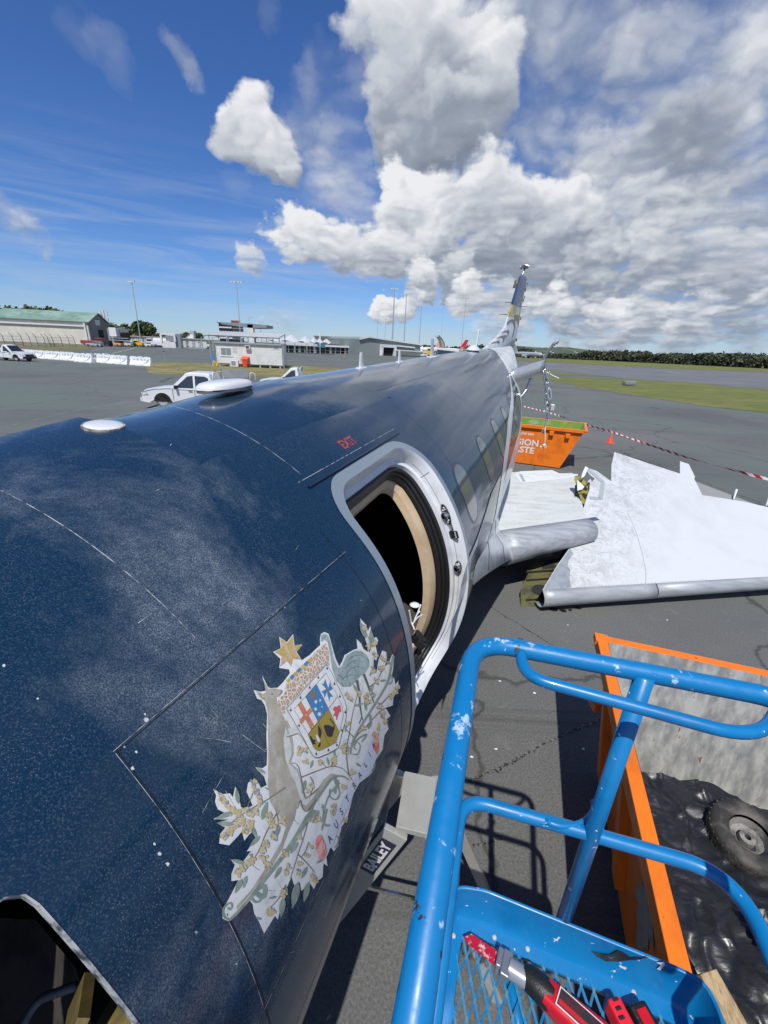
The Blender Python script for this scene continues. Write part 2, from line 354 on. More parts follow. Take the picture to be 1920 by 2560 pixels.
M_terrain = mat('far_terrain', (.09, .10, .035), .9, c2=(.05, .06, .025), scale=.01)
def sheet(name, pts, m, z=0., kind='structure'):
    o = MB().poly([V((p[0], p[1], z)) for p in pts]).obj(name, m); return struct(o, kind)
sheet('ground', [(-9000, -3000), (9000, -3000), (9000, 9000), (-9000, 9000)], M_terrain, -.06)
sheet('apron', [(-420, -80), (420, -80), (420, 330), (-60, 400), (-420, 330)], A_near, 0)
gpx = lambda L_, z=0.: [zp(x, y, z) for x, y in L_]
sheet('grass_verge', gpx([(1330, 943), (1367, 950), (1461, 968.5), (1562, 985), (1664, 1000.6), (1765, 1016), (1920, 1033), (2300, 1075), (2300, 990), (1920, 973.6), (1697, 955), (1562, 948), (1367, 941.5)]), M_grass, .012)
sheet('grass_strip', gpx([(1300, 925), (1360, 926), (1461, 936), (1529, 941.5), (1450, 939.5), (1360, 936), (1300, 934)]), M_grass, .02)
sheet('runway', gpx([(1290, 903), (1360, 905.5), (1647, 921), (1920, 932), (2400, 952), (2400, 1000), (1920, 972.6), (1697, 954.2), (1562, 946.5), (1540, 943), (1461, 935), (1360, 925), (1290, 922)]), A_run, .008)
sheet('far_grass', gpx([(1100, 888.5), (1290, 893), (1360, 896), (1647, 907), (1920, 919.8), (2400, 941), (2400, 951), (1920, 930.5), (1647, 921), (1360, 905), (1290, 901), (1100, 893)]), M_grass, .03)
sheet('hut_lawn', gpx([(362, 912), (380, 905), (520, 908.5), (700, 912), (847, 921), (866, 930), (739, 945), (560, 938), (440, 938), (372, 934)]), mat('dry_lawn', (.15, .15, .035), .9, c2=(.27, .22, .11), scale=.35, thr=(.4, .62), c3=(.08, .10, .02), s3=1.5, thr3=(.5, .7), bump=.6, bscale=9, bd=.04), .015)
sheet('grass_bank', gpx([(-200, 850), (0, 852), (150, 857), (243, 863.5), (238, 870), (150, 884), (60, 886), (0, 884), (-200, 876)]), mat('weedy_bank', (.13, .12, .04), .9, c2=(.20, .17, .10), scale=.2, c3=(.06, .07, .02), s3=.8, thr3=(.5, .7)), .015)
M_line = mat('faded_line_paint', (.40, .40, .38), .7, c2=(.13, .13, .13), scale=3, thr=(.4, .65))
def line(px, w, m=M_line, name='painted_line', z=.02):
    P = [zp(x, y) for x, y in px]; mb = MB()
    for a, b in zip(P, P[1:]):
        d = (b-a).normalized(); n = V((-d.y, d.x, 0))*w/2
        mb.quad(a+n+V((0, 0, z)), b+n+V((0, 0, z)), b-n+V((0, 0, z)), a-n+V((0, 0, z)))
    return struct(mb.obj(name, m))
line([(280, 884), (335, 871)], .5); line([(230, 877), (260, 871)], .35); line([(200, 885), (215, 882)], .35)
line([(395, 893), (500, 898)], .3); line([(380, 884), (520, 887)], .3); line([(720, 895), (960, 906)], .35); line([(700, 910), (860, 921)], .3)
line([(1700, 933), (1660, 927)], .5); line([(1645, 937), (1700, 936)], .3); line([(1640, 945), (1820, 955)], .3); line([(1360, 921), (1560, 934)], .3)
line([(1690, 950), (1920, 960)], .3, z=.025)
# sealed crack across the bay in front of the basket
def crack(name, px, w=.02):
    P = [zp(x, y) for x, y in px]; mb = MB(); P2 = []
    for a, b in zip(P, P[1:]):
        for i in range(10): P2.append(a.lerp(b, i/10)+V((random.uniform(-.012, .012), random.uniform(-.012, .012), 0)))
    P2.append(P[-1]); L_, R_ = [], []
    for i, p in enumerate(P2):
        d = (P2[min(i+1, len(P2)-1)]-P2[max(i-1, 0)]).normalized(); n = V((-d.y, d.x, 0))*w*random.uniform(.35, 1.1)
        L_.append(p+n+V((0, 0, .004))); R_.append(p-n+V((0, 0, .004)))
    return struct(mb.grid([L_, R_]).obj(name, mat('crack_sealer', (.02, .02, .02), .7, c2=(.15, .145, .135), scale=40, thr=(.45, .55))))
crack('pavement_crack', [(1165, 1955), (1240, 1925), (1300, 1895), (1370, 1855), (1450, 1820), (1530, 1790)])
crack('pavement_crack', [(1150, 1455), (1230, 1520), (1320, 1575), (1420, 1640)], .008)
crack('pavement_crack', [(1500, 1135), (1600, 1150), (1700, 1175)], .02)
crack('pavement_crack', [(1140, 2135), (1200, 2110), (1260, 2095)], .014)
mb = MB()
for x, y, r in [(1385, 1524, .06), (1408, 1527, .05), (1445, 1520, .045), (1425, 1526, .03)]:
    c = zp(x, y); mb.poly([c+V((math.cos(a)*r*random.uniform(.8, 1.3), math.sin(a)*r*.8, .005)) for a in [k*.6283 for k in range(10)]])
struct(mb.obj('oil_stains', mat('oil_stain', (.012, .012, .012), .5)))
mb = MB()
for x, y in [(1300, 1494), (1668, 1548), (1420, 1560), (1250, 1700), (1337, 1730), (1460, 1870), (1240, 1870), (1180, 1890)]:
    c = zp(x, y, .02); mb.poly([c+V((math.cos(a)*.014*random.uniform(.5, 1.5), math.sin(a)*.012*random.uniform(.5, 1.5), -.012)) for a in range(6)])
struct(mb.obj('litter', M_white), 'stuff')

# ------------------------------------------------------------------ the jet: surface of its fuselage
RF = 1.345
AX = ray(1395, 842); VV = AX.cross(V((0, 0, 1))).normalized(); UU = VV.cross(AX)
AO = EYE-VV*(1.22*RF)-UU*(1.24*RF)                # foot of the camera on the fuselage axis, t = 0
def ss(x):
    x = min(1., max(0., x)); return x*x*(3-2*x)
def frad(t, th):
    r = RF
    if t > 7: r -= .05*(t-7)**1.35
    r -= .065*ss((1.35-t)/1.1)*(1-ss((th-5)/40))*(1 if th > -60 else .6)
    r -= .058*ss((2.6-t)/1.2)*ss((th-52)/34)
    if t < .1: r *= math.sqrt(max(0.0004, 1-((.1-t)/3.4)**2.2))
    return max(r, .05)
def S(t, th, off=0.):
    r = frad(t, th); du = (RF-r) if t > 7 else (-.35*(RF-r) if t < .1 else 0.)
    a = rad(th); q = r+off
    return AO+AX*t+VV*(q*math.sin(a))+UU*(q*math.cos(a)+du)
def Nrm(t, th):
    a = S(t+.01, th)-S(t-.01, th); b = S(t, th+.5)-S(t, th-.5); return a.cross(b).normalized()*-1 if a.cross(b).dot(S(t, th, .1)-S(t, th)) < 0 else a.cross(b).normalized()
def hit(px, py):
    """first point of the fuselage skin seen at a measured point, as (t, theta)"""
    r = ray(px, py); dv, du_, da = r.dot(VV), r.dot(UU), r.dot(AX); o = EYE-AO
    ox, oz = o.dot(VV), o.dot(UU)
    A = dv*dv+du_*du_; B = ox*dv+oz*du_; C = ox*ox+oz*oz-RF*RF; D = B*B-A*C
    s = (-B-math.sqrt(D))/A if D > 0 else -B/A
    best = None
    for i in range(60):
        t = s*da; x = ox+s*dv; z = oz+s*du_; th = math.degrees(math.atan2(x, z)); f = math.hypot(x, z if t < 7 else z-(RF-frad(t, th)))-frad(t, th)
        if best is None or f < best[0]: best = (f, t, th)
        if abs(f) < 2e-4: break
        s += f*.8
        if s > -B/A+1.5: break
    return best[1], best[2]
def skin(mb_rows, off=0.):
    pass
def surf_obj(name, TT, faces, m, parent, off=0., kind=None):
    vs = [S(t, th, off) for t, th in TT]; mb = MB().add(vs, faces)
    o = mb.obj(name, m, parent, normals=[Nrm(t, th) for t, th in TT])
    if kind: o['kind'] = kind
    return o
def decal(name, polys, m, parent, off=.0012, space='px', cell=None, kind=None, extra=None):
    """flat print: polygons (photo-measured outline or t/theta outline) laid on the skin"""
    bm = bmesh.new(); cell = cell or (22 if space == 'px' else .03)
    for P in polys:
        pts = [V((p[0], p[1], 0)) for p in P]
        vs = [bm.verts.new(p) for p in pts]
        for t in tessellate_polygon([pts]):
            try: bm.faces.new([vs[i] for i in t])
            except ValueError: pass
    if extra:                                     # ready triangles: (verts2d, faces)
        for v2, f2 in extra:
            vs = [bm.verts.new((a, b, 0)) for a, b in v2]
            for f in f2:
                try: bm.faces.new([vs[i] for i in f])
                except ValueError: pass
    if bm.verts:
        xs = [v.co.x for v in bm.verts]; ys = [v.co.y for v in bm.verts]
        for ax, lo, hi, nv_ in ((0, min(xs), max(xs), (1, 0, 0)), (1, min(ys), max(ys), (0, 1, 0))):
            st = cell if (space == 'px') else (cell if ax == 0 else 1.8)
            if space != 'px' and ax == 0: st = .25
            k = lo+st
            while k < hi:
                g = bm.verts[:]+bm.edges[:]+bm.faces[:]
                bmesh.ops.bisect_plane(bm, geom=g, dist=1e-6, plane_co=(k, 0, 0) if ax == 0 else (0, k, 0), plane_no=nv_)
                k += st
    bm.verts.ensure_lookup_table(); bm.verts.index_update()
    TT = [hit(v.co.x, v.co.y) if space == 'px' else (v.co.x, v.co.y) for v in bm.verts]
    faces = [tuple(v.index for v in f.verts) for f in bm.faces]; bm.free()
    # face orientation outward
    F2 = []
    for f in faces:
        a, b, c = (S(*TT[i]) for i in f[:3]); n = (b-a).cross(c-a)
        F2.append(f if n.dot(Nrm(*TT[f[0]])) > 0 else tuple(reversed(f)))
    return surf_obj(name, TT, F2, m, parent, off, kind)
def stroke2(pts, w, n=3):
    """polyline with width -> quads in the same 2D space; w may be a (start,end) taper"""
    P = [V((p[0], p[1], 0)) for p in pts]
    if n and len(P) > 2:                          # Catmull-Rom smoothing
        Q = [P[0]]+P+[P[-1]]; O = []
        for i in range(1, len(Q)-2):
            for j in range(n):
                t = j/n; O.append(.5*((2*Q[i])+(-Q[i-1]+Q[i+1])*t+(2*Q[i-1]-5*Q[i]+4*Q[i+1]-Q[i+2])*t*t+(-Q[i-1]+3*Q[i]-3*Q[i+1]+Q[i+2])*t**3))
        O.append(P[-1]); P = O
    L_, R_ = [], []
    for i, p in enumerate(P):
        d = (P[min(i+1, len(P)-1)]-P[max(i-1, 0)]).normalized(); k = i/(len(P)-1)
        ww = (w if not isinstance(w, tuple) else w[0]*(1-k)+w[1]*k)/2; nn = V((-d.y, d.x, 0))*ww
        L_.append(p+nn); R_.append(p-nn)
    return [[(a.x, a.y) for a in (L_[i], L_[i+1], R_[i+1], R_[i])] for i in range(len(P)-1)]

# navy paint: glossy coat, road-film and sanding dust over it
def navy(name, dust=1., wave=.0):
    m = bpy.data.materials.new(name); m.use_nodes = True; N, L = m.node_tree.nodes, m.node_tree.links; b = N['Principled BSDF']
    t = N.new('ShaderNodeTexCoord'); O = t.outputs['Object']
    def nz(s, d=5, r=.6, dist=0.):
        n = N.new('ShaderNodeTexNoise'); n.inputs['Scale'].default_value = s; n.inputs['Detail'].default_value = d; n.inputs['Roughness'].default_value = r; n.inputs['Distortion'].default_value = dist; L.new(O, n.inputs['Vector']); return n.outputs[0]
    def mr(v, a, b_, lo=0., hi=1.):
        r = N.new('ShaderNodeMapRange'); L.new(v, r.inputs['Value']); r.inputs['From Min'].default_value = a; r.inputs['From Max'].default_value = b_; r.inputs['To Min'].default_value = lo; r.inputs['To Max'].default_value = hi; return r.outputs[0]
    def mth(op, a, c):
        x = N.new('ShaderNodeMath'); x.operation = op; L.new(a, x.inputs[0])
        if isinstance(c, float): x.inputs[1].default_value = c
        else: L.new(c, x.inputs[1])
        x.use_clamp = True; return x.outputs[0]
    big = mr(nz(1.5, 6, .66, .5), .49, .74); med = mr(nz(22, 7, .8), .38, .70, .35, 1.); fine = mr(nz(330, 2, .6), .42, .66, .15, 1.)
    dt = N.new('ShaderNodeVectorMath'); dt.operation = 'DOT_PRODUCT'; L.new(O, dt.inputs[0]); dt.inputs[1].default_value = tuple(AX)
    aft = mr(dt.outputs['Value'], AO.dot(AX)+1.2, AO.dot(AX)+2.9, 1., .04)
    film = mth('MULTIPLY', mth('MULTIPLY', mth('MULTIPLY', big, med), fine), aft)
    v = N.new('ShaderNodeTexVoronoi'); v.inputs['Scale'].default_value = 210; L.new(O, v.inputs['Vector'])
    sp = mth('MULTIPLY', mr(v.outputs['Distance'], .22, .10, 0, .40), mr(nz(3.5, 4, .6), .42, .62))
    base = mth('MULTIPLY', mr(nz(280, 2, .6), .50, .72, 0, .10), aft)
    s_ = N.new('ShaderNodeMath'); s_.operation = 'ADD'; L.new(film, s_.inputs[0]); L.new(sp, s_.inputs[1]); s2 = N.new('ShaderNodeMath'); s2.operation = 'ADD'; L.new(s_.outputs[0], s2.inputs[0]); L.new(base, s2.inputs[1]); s2.use_clamp = True
    f = mth('MULTIPLY', s2.outputs[0], .75*dust)
    x = N.new('ShaderNodeMix'); x.data_type = 'RGBA'; L.new(f, x.inputs['Factor']); x.inputs['A'].default_value = (.005, .026, .060, 1); x.inputs['B'].default_value = (.42, .46, .50, 1)
    L.new(x.outputs['Result'], b.inputs['Base Color'])
    L.new(mr(f, 0., .5, .22, .6), b.inputs['Roughness'])
    b.inputs['Coat Weight'].default_value = .62; b.inputs['Coat IOR'].default_value = 1.4; b.inputs['Specular IOR Level'].default_value = .12
    L.new(mr(f, 0., .35, .075, .38), b.inputs['Coat Roughness'])
    if wave:
        mp = N.new('ShaderNodeMapping'); mp.inputs['Rotation'].default_value = (0, 0, math.atan2(AX.x, AX.y)); mp.inputs['Scale'].default_value = (1., .5, 1.)
        L.new(O, mp.inputs[0]); n = N.new('ShaderNodeTexNoise'); n.inputs['Scale'].default_value = 2.2; n.inputs['Detail'].default_value = 2.5; L.new(mp.outputs[0], n.inputs['Vector'])
        bp = N.new('ShaderNodeBump'); bp.inputs['Strength'].default_value = wave; bp.inputs['Distance'].default_value = .02; L.new(n.outputs[0], bp.inputs['Height']); L.new(bp.outputs[0], b.inputs['Normal']); L.new(bp.outputs[0], b.inputs['Coat Normal'])
    return m
M_navy = navy('navy_gloss_paint', 1.25, .2)

jet = thing('jet_aircraft', 'navy blue business jet fuselage with an open doorway, being scrapped on the apron', 'aircraft', (AO.x, AO.y, 0), -math.atan2(AX.x, AX.y))
def gridsurf(ts, ths):
    TT = [(t, th) for t in ts for th in ths]; n = len(ths)
    return TT, [(i*n+k, i*n+k+1, (i+1)*n+k+1, (i+1)*n+k) for i in range(len(ts)-1) for k in range(n-1)]
def fr(a, b, s):
    n = max(1, int(round((b-a)/s))); return [a+(b-a)*i/n for i in range(n+1)]
# door opening: rounded outline in (t, theta)
DT0, DT1, DH0, DH1 = 1.43, 2.60, 37.2, 121.
def rrect(t0, t1, h0, h1, rt, n=7, rt2=None):
    """rounded rectangle in metres x degrees, clockwise; rt corner radius front, rt2 rear"""
    k = 180/math.pi/RF; rt2 = rt2 or rt; out = []
    for cx, cy, a0, r in ((t1-rt2, h0+rt2*k, -90, rt2), (t1-rt2, h1-rt2*k, 0, rt2), (t0+rt, h1-rt*k, 90, rt), (t0+rt, h0+rt*k, 180, rt)):
        for i in range(n+1):
            a = rad(a0+90*i/n); out.append((cx+r*math.cos(a), cy+r*k*math.sin(a)))
    return out
def resample(loop, N_):
    L_ = [0.]; n = len(loop); k = math.pi*RF/180
    for i in range(n): a, b = loop[i], loop[(i+1) % n]; L_.append(L_[-1]+math.hypot(a[0]-b[0], (a[1]-b[1])*k))
    out = []; j = 0
    for q in range(N_):
        s = L_[-1]*q/N_
        while L_[j+1] < s: j += 1
        f = (s-L_[j])/max(1e-9, L_[j+1]-L_[j]); a, b = loop[j], loop[(j+1) % n]; out.append((a[0]+(b[0]-a[0])*f, a[1]+(b[1]-a[1])*f))
    return out
NR = 144
op_in = resample(rrect(DT0+.055, DT1-.06, DH0+2.3, DH1-2.5, .17, rt2=.26), NR)
op_out = resample(rrect(DT0, DT1, DH0, DH1, .20, rt2=.33), NR)
bigr = resample(rrect(1.1, 3.0, 24, 136, .02), NR)
# skin: around the doorway a ring mesh, elsewhere a grid
rows = []
for j in range(15): rows.append([(a[0]+(b[0]-a[0])*(j/14), a[1]+(b[1]-a[1])*(j/14)) for a, b in zip(op_in, bigr)])
TT = [p for r in rows for p in r]; Fc = [(j*NR+k, j*NR+(k+1) % NR, (j+1)*NR+(k+1) % NR, (j+1)*NR+k) for j in range(14) for k in range(NR)]
def orient(TT, Fc):
    a, b, c = (S(*TT[i]) for i in Fc[0][:3])
    return Fc if (b-a).cross(c-a).dot(Nrm(*TT[Fc[0][0]])) > 0 else [tuple(reversed(f)) for f in Fc]
allT, allF = [], []
def acc(TT, Fc):
    b = len(allT); allT.extend(TT); allF.extend(tuple(i+b for i in f) for f in orient(TT, Fc))
acc(TT, Fc)
# side window opening of the cockpit is a real hole in the nose grid: leave those cells out
CW = [(.14, 48.5), (.14, 90), (-.75, 90), (-.62, 48.5)]
acc(*gridsurf(fr(1.1, 3.0, .1), fr(136, 384, 3)))
acc(*gridsurf(fr(3.0, 11.2, .15), fr(0, 360, 3)))
acc(*gridsurf(fr(.175, 1.1, .08), fr(0, 360, 3)))
cwr = resample(rrect(-.75, .158, 48.6, 92, .03, rt2=.045), NR); cwo = resample(rrect(-1.0, .175, 42, 111, .008), NR)
rows = [[(a[0]+(b[0]-a[0])*(j/5), a[1]+(b[1]-a[1])*(j/5)) for a, b in zip(cwr, cwo)] for j in range(6)]
acc([p for r in rows for p in r], [(j*NR+k, j*NR+(k+1) % NR, (j+1)*NR+(k+1) % NR, (j+1)*NR+k) for j in range(5) for k in range(NR)])
acc(*gridsurf(fr(-1.0, .175, .08), fr(111, 402, 3)))
acc(*gridsurf(fr(-3.25, -1.0, .12), fr(0, 360, 4)))
surf_obj('fuselage_skin', allT, allF, M_navy, jet)
# inside shell, frames, cabin floor
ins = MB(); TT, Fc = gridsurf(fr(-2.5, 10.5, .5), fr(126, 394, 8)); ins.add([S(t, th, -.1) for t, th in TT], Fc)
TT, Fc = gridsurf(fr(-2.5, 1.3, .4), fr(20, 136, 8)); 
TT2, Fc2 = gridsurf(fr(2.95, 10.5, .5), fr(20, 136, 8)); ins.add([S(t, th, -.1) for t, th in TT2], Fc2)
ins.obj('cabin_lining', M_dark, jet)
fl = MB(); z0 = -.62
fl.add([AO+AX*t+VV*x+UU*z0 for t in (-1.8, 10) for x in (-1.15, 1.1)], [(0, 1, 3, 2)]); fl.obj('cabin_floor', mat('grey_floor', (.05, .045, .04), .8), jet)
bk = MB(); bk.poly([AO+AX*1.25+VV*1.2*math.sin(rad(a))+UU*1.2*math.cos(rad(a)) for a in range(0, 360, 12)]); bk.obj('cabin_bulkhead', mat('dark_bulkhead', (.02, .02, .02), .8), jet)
# door surround: grey band, white jamb, black seal, cream liner
def ring(name, A, B, offA, offB, m, n=1):
    TTs = []; offs = []
    for j in range(n+1):
        f = j/n
        for a, b in zip(A, B): TTs.append((a[0]+(b[0]-a[0])*f, a[1]+(b[1]-a[1])*f)); offs.append(offA+(offB-offA)*f)
    F_ = [(j*NR+k, j*NR+(k+1) % NR, (j+1)*NR+(k+1) % NR, (j+1)*NR+k) for j in range(n) for k in range(NR)]
    vs = [S(t, th, o) for (t, th), o in zip(TTs, offs)]
    return MB().add(vs, F_), TTs
def inset(loop, dt, k=180/math.pi/RF):
    cx = sum(p[0] for p in loop)/len(loop); cy = sum(p[1] for p in loop)/len(loop); out = []
    for i, p in enumerate(loop):
        a, b = loop[i-1], loop[(i+1) % len(loop)]; d = V((b[0]-a[0], (b[1]-a[1])/k, 0)).normalized(); n = V((-d.y, d.x, 0))
        if n.x*(cx-p[0])+n.y*(cy-p[1])/k < 0: n = -n
        out.append((p[0]+n.x*dt, p[1]+n.y*dt*k))
    return out
M_frame = mat('grey_frame_paint', (.20, .245, .285), .38, rvar=.08, scale=8, coat=.3, bump=.03, bscale=30)
mb, TT = ring('door_frame', op_in, op_out, .003, .003, M_frame, 2)
mb.obj('door_frame', M_frame, jet, normals=[Nrm(*p) for p in TT])
M_jamb = mat('white_jamb', (.66, .68, .71), .4, c2=(.5, .51, .52), scale=7, thr=(.5, .75), rvar=.1)
mb = MB(); L0 = op_in; 
rowsJ = [[S(t, th, .003) for t, th in L0], [S(t, th, -.02) for t, th in inset(L0, .012)], [S(t, th, -.085) for t, th in inset(L0, .022)], [S(t, th, -.09) for t, th in inset(L0, .052)], [S(t, th, -.15) for t, th in inset(L0, .060)]]
mb.grid(rowsJ, closed=True); mb.obj('door_jamb', M_jamb, jet, smooth=True)
for k, (ins_, dep) in enumerate(((.068, -.125), (.078, -.15), (.088, -.175))):
    MB().tube([S(t, th, dep) for t, th in inset(L0, ins_)], .017, 8, closed=True).obj('door_seal', M_black, jet, smooth='full')
mb = MB(); mb.grid([[S(t, th, -.15) for t, th in inset(L0, .06)], [S(t, th, -.215) for t, th in inset(L0, .095)]], closed=True); mb.obj('seal_backing', M_black, jet, smooth=True)
mb = MB(); lin = lambda a, b: [S(t, th, b) for t, th in inset(L0, a)]
mb.grid([lin(.094, -.20), lin(.112, -.205), lin(.142, -.225), lin(.155, -.27)], closed=True); mb.obj('door_liner', M_cream, jet, smooth=True)
mb = MB(); mb.grid([lin(.10, -.255), lin(.16, -.24)], closed=True); 
# jamb hardware on the rear side of the doorway
def jamb_pt(th, dep, dt=0.):
    best = min((p for p in op_in if p[0] > 2.), key=lambda p: abs(p[1]-th)); return S(best[0]-dt, th, dep)
def jamb_frame(th, dep, dt):
    O = jamb_pt(th, dep, dt); ey = (S(2.4, th+1, 0)-S(2.4, th, 0)).normalized(); n = (S(2.4, th, .1)-S(2.4, th, 0)).normalized(); ex = -AX*.35+n*.94; ex.normalize(); nn = ex.cross(ey)
    if nn.dot(-AX) < 0: nn = -nn
    return O, ex, ey, nn
M_fit = mat('worn_dark_steel', (.10, .09, .085), .3, 1., c2=(.3, .28, .26), scale=40)
for th, hh, dep in ((63, .075, -.05), (80, .045, -.055)):
    O, ex, ey, nn = jamb_frame(th, dep, .022)
    pl = MB(); pl.prism([O+ey*(hh*math.cos(a)*(1 if abs(math.cos(a)) > .3 else 1))+ex*(.026*math.sin(a)) for a in [k*2*math.pi/20 for k in range(20)]], nn*.012)
    p = pl.obj('roller_bracket', M_fit, jet, bevel=.002)
    rr = MB(); q = Matrix((ex, ey, nn)).transposed(); rr.lathe([(.0, .012), (.010, .012), (.010, .026), (.024, .030), (.027, .022), (.026, .012)], O, 20, M=q); rr.obj('roller', M_steel, p, smooth=True)
    for s_ in ((-.8, .35), (-.55, -.3), (.62, .3), (.82, -.1), (-.6, .5)):
        c = O+ey*(hh*s_[0]*.85)+ex*(.012*s_[1]*2); MB().lathe([(0, .017), (.005, .017), (.006, .012)], c, 8, M=q).obj('bolt', M_white, p)
O, ex, ey, nn = jamb_frame(69.5, -.045, .022)
br = MB(); br.box(O+nn*.006, (.062, .05, .012), M=Matrix((ex, ey, nn)).transposed()); br.box(O-ex*.06+nn*.004, (.06, .04, .01), M=Matrix((ex, ey, nn)).transposed()); b_ = br.obj('latch_bracket', M_black, jet, bevel=.001)
for s_ in (-.015, 0, .015): MB().lathe([(0, .016), (.004, .016), (.005, .012)], O+ex*.018+ey*s_, 8, M=Matrix((ex, ey, nn)).transposed()).obj('bolt', M_white, b_)
O, ex, ey, nn = jamb_frame(66.9, -.05, .022)
pl = MB(); pl.box(O+nn*.004, (.03, .055, .006), M=Matrix((ex, ey, nn)).transposed()); pl.obj('striker_plate', M_alu, jet, bevel=.001)
# fine joint lines on the jamb
mb = MB()
for th in (47.5, 50): 
    p = jamb_pt(th, -.02, .013); q = jamb_pt(th, -.084, .0225); mb.tube([p, q], .0012, 4)
mb.tube([S(t, th, -.062) for t, th in inset(L0, .0185) if t > 2.2 and 44 < th < 116], .0012, 4); mb.obj('jamb_joint', M_dark, jet)
# loose wires and torn bits on the sill
for px_, py_ in (((1025, 1625), 0), ((1035, 1600), 1), ((1020, 1560), 2)): pass
random.seed(3); sill = lambda x, y, d: EYE+ray(x, y)*d
w = MB()
for pts in ([(1023, 1526, 2.15), (1028, 1555, 2.2), (1034, 1568, 2.2), (1036, 1574, 2.2)], [(1036, 1550, 2.3), (1045, 1530, 2.35), (1052, 1512, 2.4)], [(1030, 1562, 2.25), (1042, 1545, 2.3), (1056, 1536, 2.35)], [(1034, 1556, 2.3), (1040, 1540, 2.35), (1050, 1527, 2.35)]):
    w.tube([sill(*p) for p in pts], .004, 6)
o = w.obj('loose_wires', M_whiteclean, jet, smooth=True); o['kind'] = 'stuff'
rg = MB(); c = sill(1037, 1512, 2.5); rg.lathe([(0.0, -.01), (.025, -.008), (.03, 0), (.015, .01), (0, .012)], c, 10); rg.obj('torn_padding', M_jamb, jet, smooth=True)
for x, y, d in ((1050, 1608, 2.12), (1042, 1596, 2.15)):
    h_ = MB(); h_.box(sill(x, y, d), (.05, .04, .04), rz=x, M=Matrix.Rotation(x, 3, 'Y')); h_.box(sill(x+6, y-9, d+.01), (.02, .05, .03), rz=.5); h_.obj('latch_block', M_black, jet, bevel=.006)

# header gutter over the doorway, panel seams and pencil-thin scratches
M_seam = mat('seam_dark', (.008, .008, .01), .6); M_seamlt = mat('seam_bare_edge', (.45, .47, .48), .5, c2=(.05, .06, .08), scale=30, thr=(.45, .6))
gp_ = MB(); T_ = fr(1.40, 2.52, .05)
gp_.grid([[S(t, 36.3, .001) for t in T_], [S(t, 36.35, .008) for t in T_], [S(t, 36.75, .010) for t in T_], [S(t, 36.8, .001) for t in T_]]); gp_.obj('rain_gutter', mat('navy_trim', (.010, .016, .035), .35, coat=.5), jet)
kk = 180/math.pi/RF
def seam(pts, w=.003, name='panel_seam', m=M_seam, off=.0010, curved=False):   # pts in (t, theta)
    P = [(t, th/kk) for t, th in pts]; q = stroke2(P, w, 0); decal(name, [[(a, b*kk) for a, b in pp_] for pp_ in q], m, jet, off=off, space='tt')
seam([(.355, 47.1), (1.30, 49.1)], .0018); seam([(.355, 47.1), (.345, 60), (.335, 78), (.33, 96)], .002)
seam([(.35, 46.85), (1.30, 48.85)], .0011, 'seam_edge', M_seamlt, .0014); seam([(.351, 47.1), (.341, 60), (.331, 78)], .0009, 'seam_edge', M_seamlt, .0014)
seam([(1.262, 44), (1.285, 60), (1.29, 80), (1.29, 100)], .003)
seam([(.30, 79.0), (.8, 80.5), (1.29, 82)], .004); seam([(.30, 78.8), (.8, 80.2), (1.29, 81.6)], .0018, 'seam_edge', M_seamlt, .0014)
seam([(1.436, -14), (1.436, 10), (1.436, 34)], .0025, 'panel_seam', M_seamlt)
seam([(2.9, -14), (2.9, 80)], .002); seam([(.62, 8), (.62, 44)], .002, m=M_seamlt)
seam([(.45, -6), (1.0, -6), (1.43, -6)], .003, m=M_seamlt); seam([(2.52, 34.9), (1.38, 34.9)], .002, m=M_seamlt)
for tt in (4.4, 5.9, 7.4, 8.9): seam([(tt, -30), (tt, 80)], .0025)
seam([(3.0, 20), (9, 20)], .002)
random.seed(11); q = []
for i in range(46):
    t = random.uniform(.4, 1.28); th = random.uniform(50, 80); L_ = random.uniform(.015, .09); a = random.gauss(1.2, .5)
    q += [[(u, v_*kk) for u, v_ in pp_] for pp_ in stroke2([(t, th/kk), (t+L_*.5*math.cos(a), th/kk+L_*.5*math.sin(a)+random.uniform(-.004, .004)), (t+L_*math.cos(a), th/kk+L_*math.sin(a))], .0011, 2)]
for i in range(10):
    t = random.uniform(.2, 1.3); th = random.uniform(10, 45); L_ = random.uniform(.01, .04)
    q += [[(u, v_*kk) for u, v_ in pp_] for pp_ in stroke2([(t, th/kk), (t+L_, th/kk+random.uniform(-.01, .01))], .0018, 2)]
decal('scratches', q, M_seamlt, jet, off=.0012, space='tt', kind='stuff')
q = []
for (x, y, r) in [(365, 1800, 6), (362, 1786, 3), (331, 1921, 5), (385, 2110, 4), (398, 2135, 5), (418, 2160, 5), (711, 1519, 2), (10, 1665, 4), (94, 1747, 3), (590, 2410, 3), (490, 2330, 4), (340, 1880, 3), (310, 1868, 3)]:
    if r: q.append([(x+math.cos(a)*r*random.uniform(.5, 1.3), y+math.sin(a)*r*random.uniform(.5, 1.3)) for a in [k*.7 for k in range(9)]])
decal('paint_chips', q, mat('paint_chip', (.62, .64, .64), .6, c2=(.3, .34, .38), scale=60), jet, off=.0012, kind='stuff')
# EXIT lettering above the doorway
vs, fs = text2d('EXIT', .078, .003); 
c0 = hit(870, 1107)
M_redprint = mat('red_print', (.40, .06, .05), .5, c2=(.12, .04, .06), scale=60)
decal('exit_lettering', [], M_redprint, jet, off=.0012, space='tt', extra=[([(c0[0]+v.x, c0[1]-v.y*kk) for v in vs], fs)])
o = [(c0[0]+a*.145, c0[1]+b*.052*kk) for a, b in ((-1, -1), (1, -1), (1, 1), (-1, 1))]
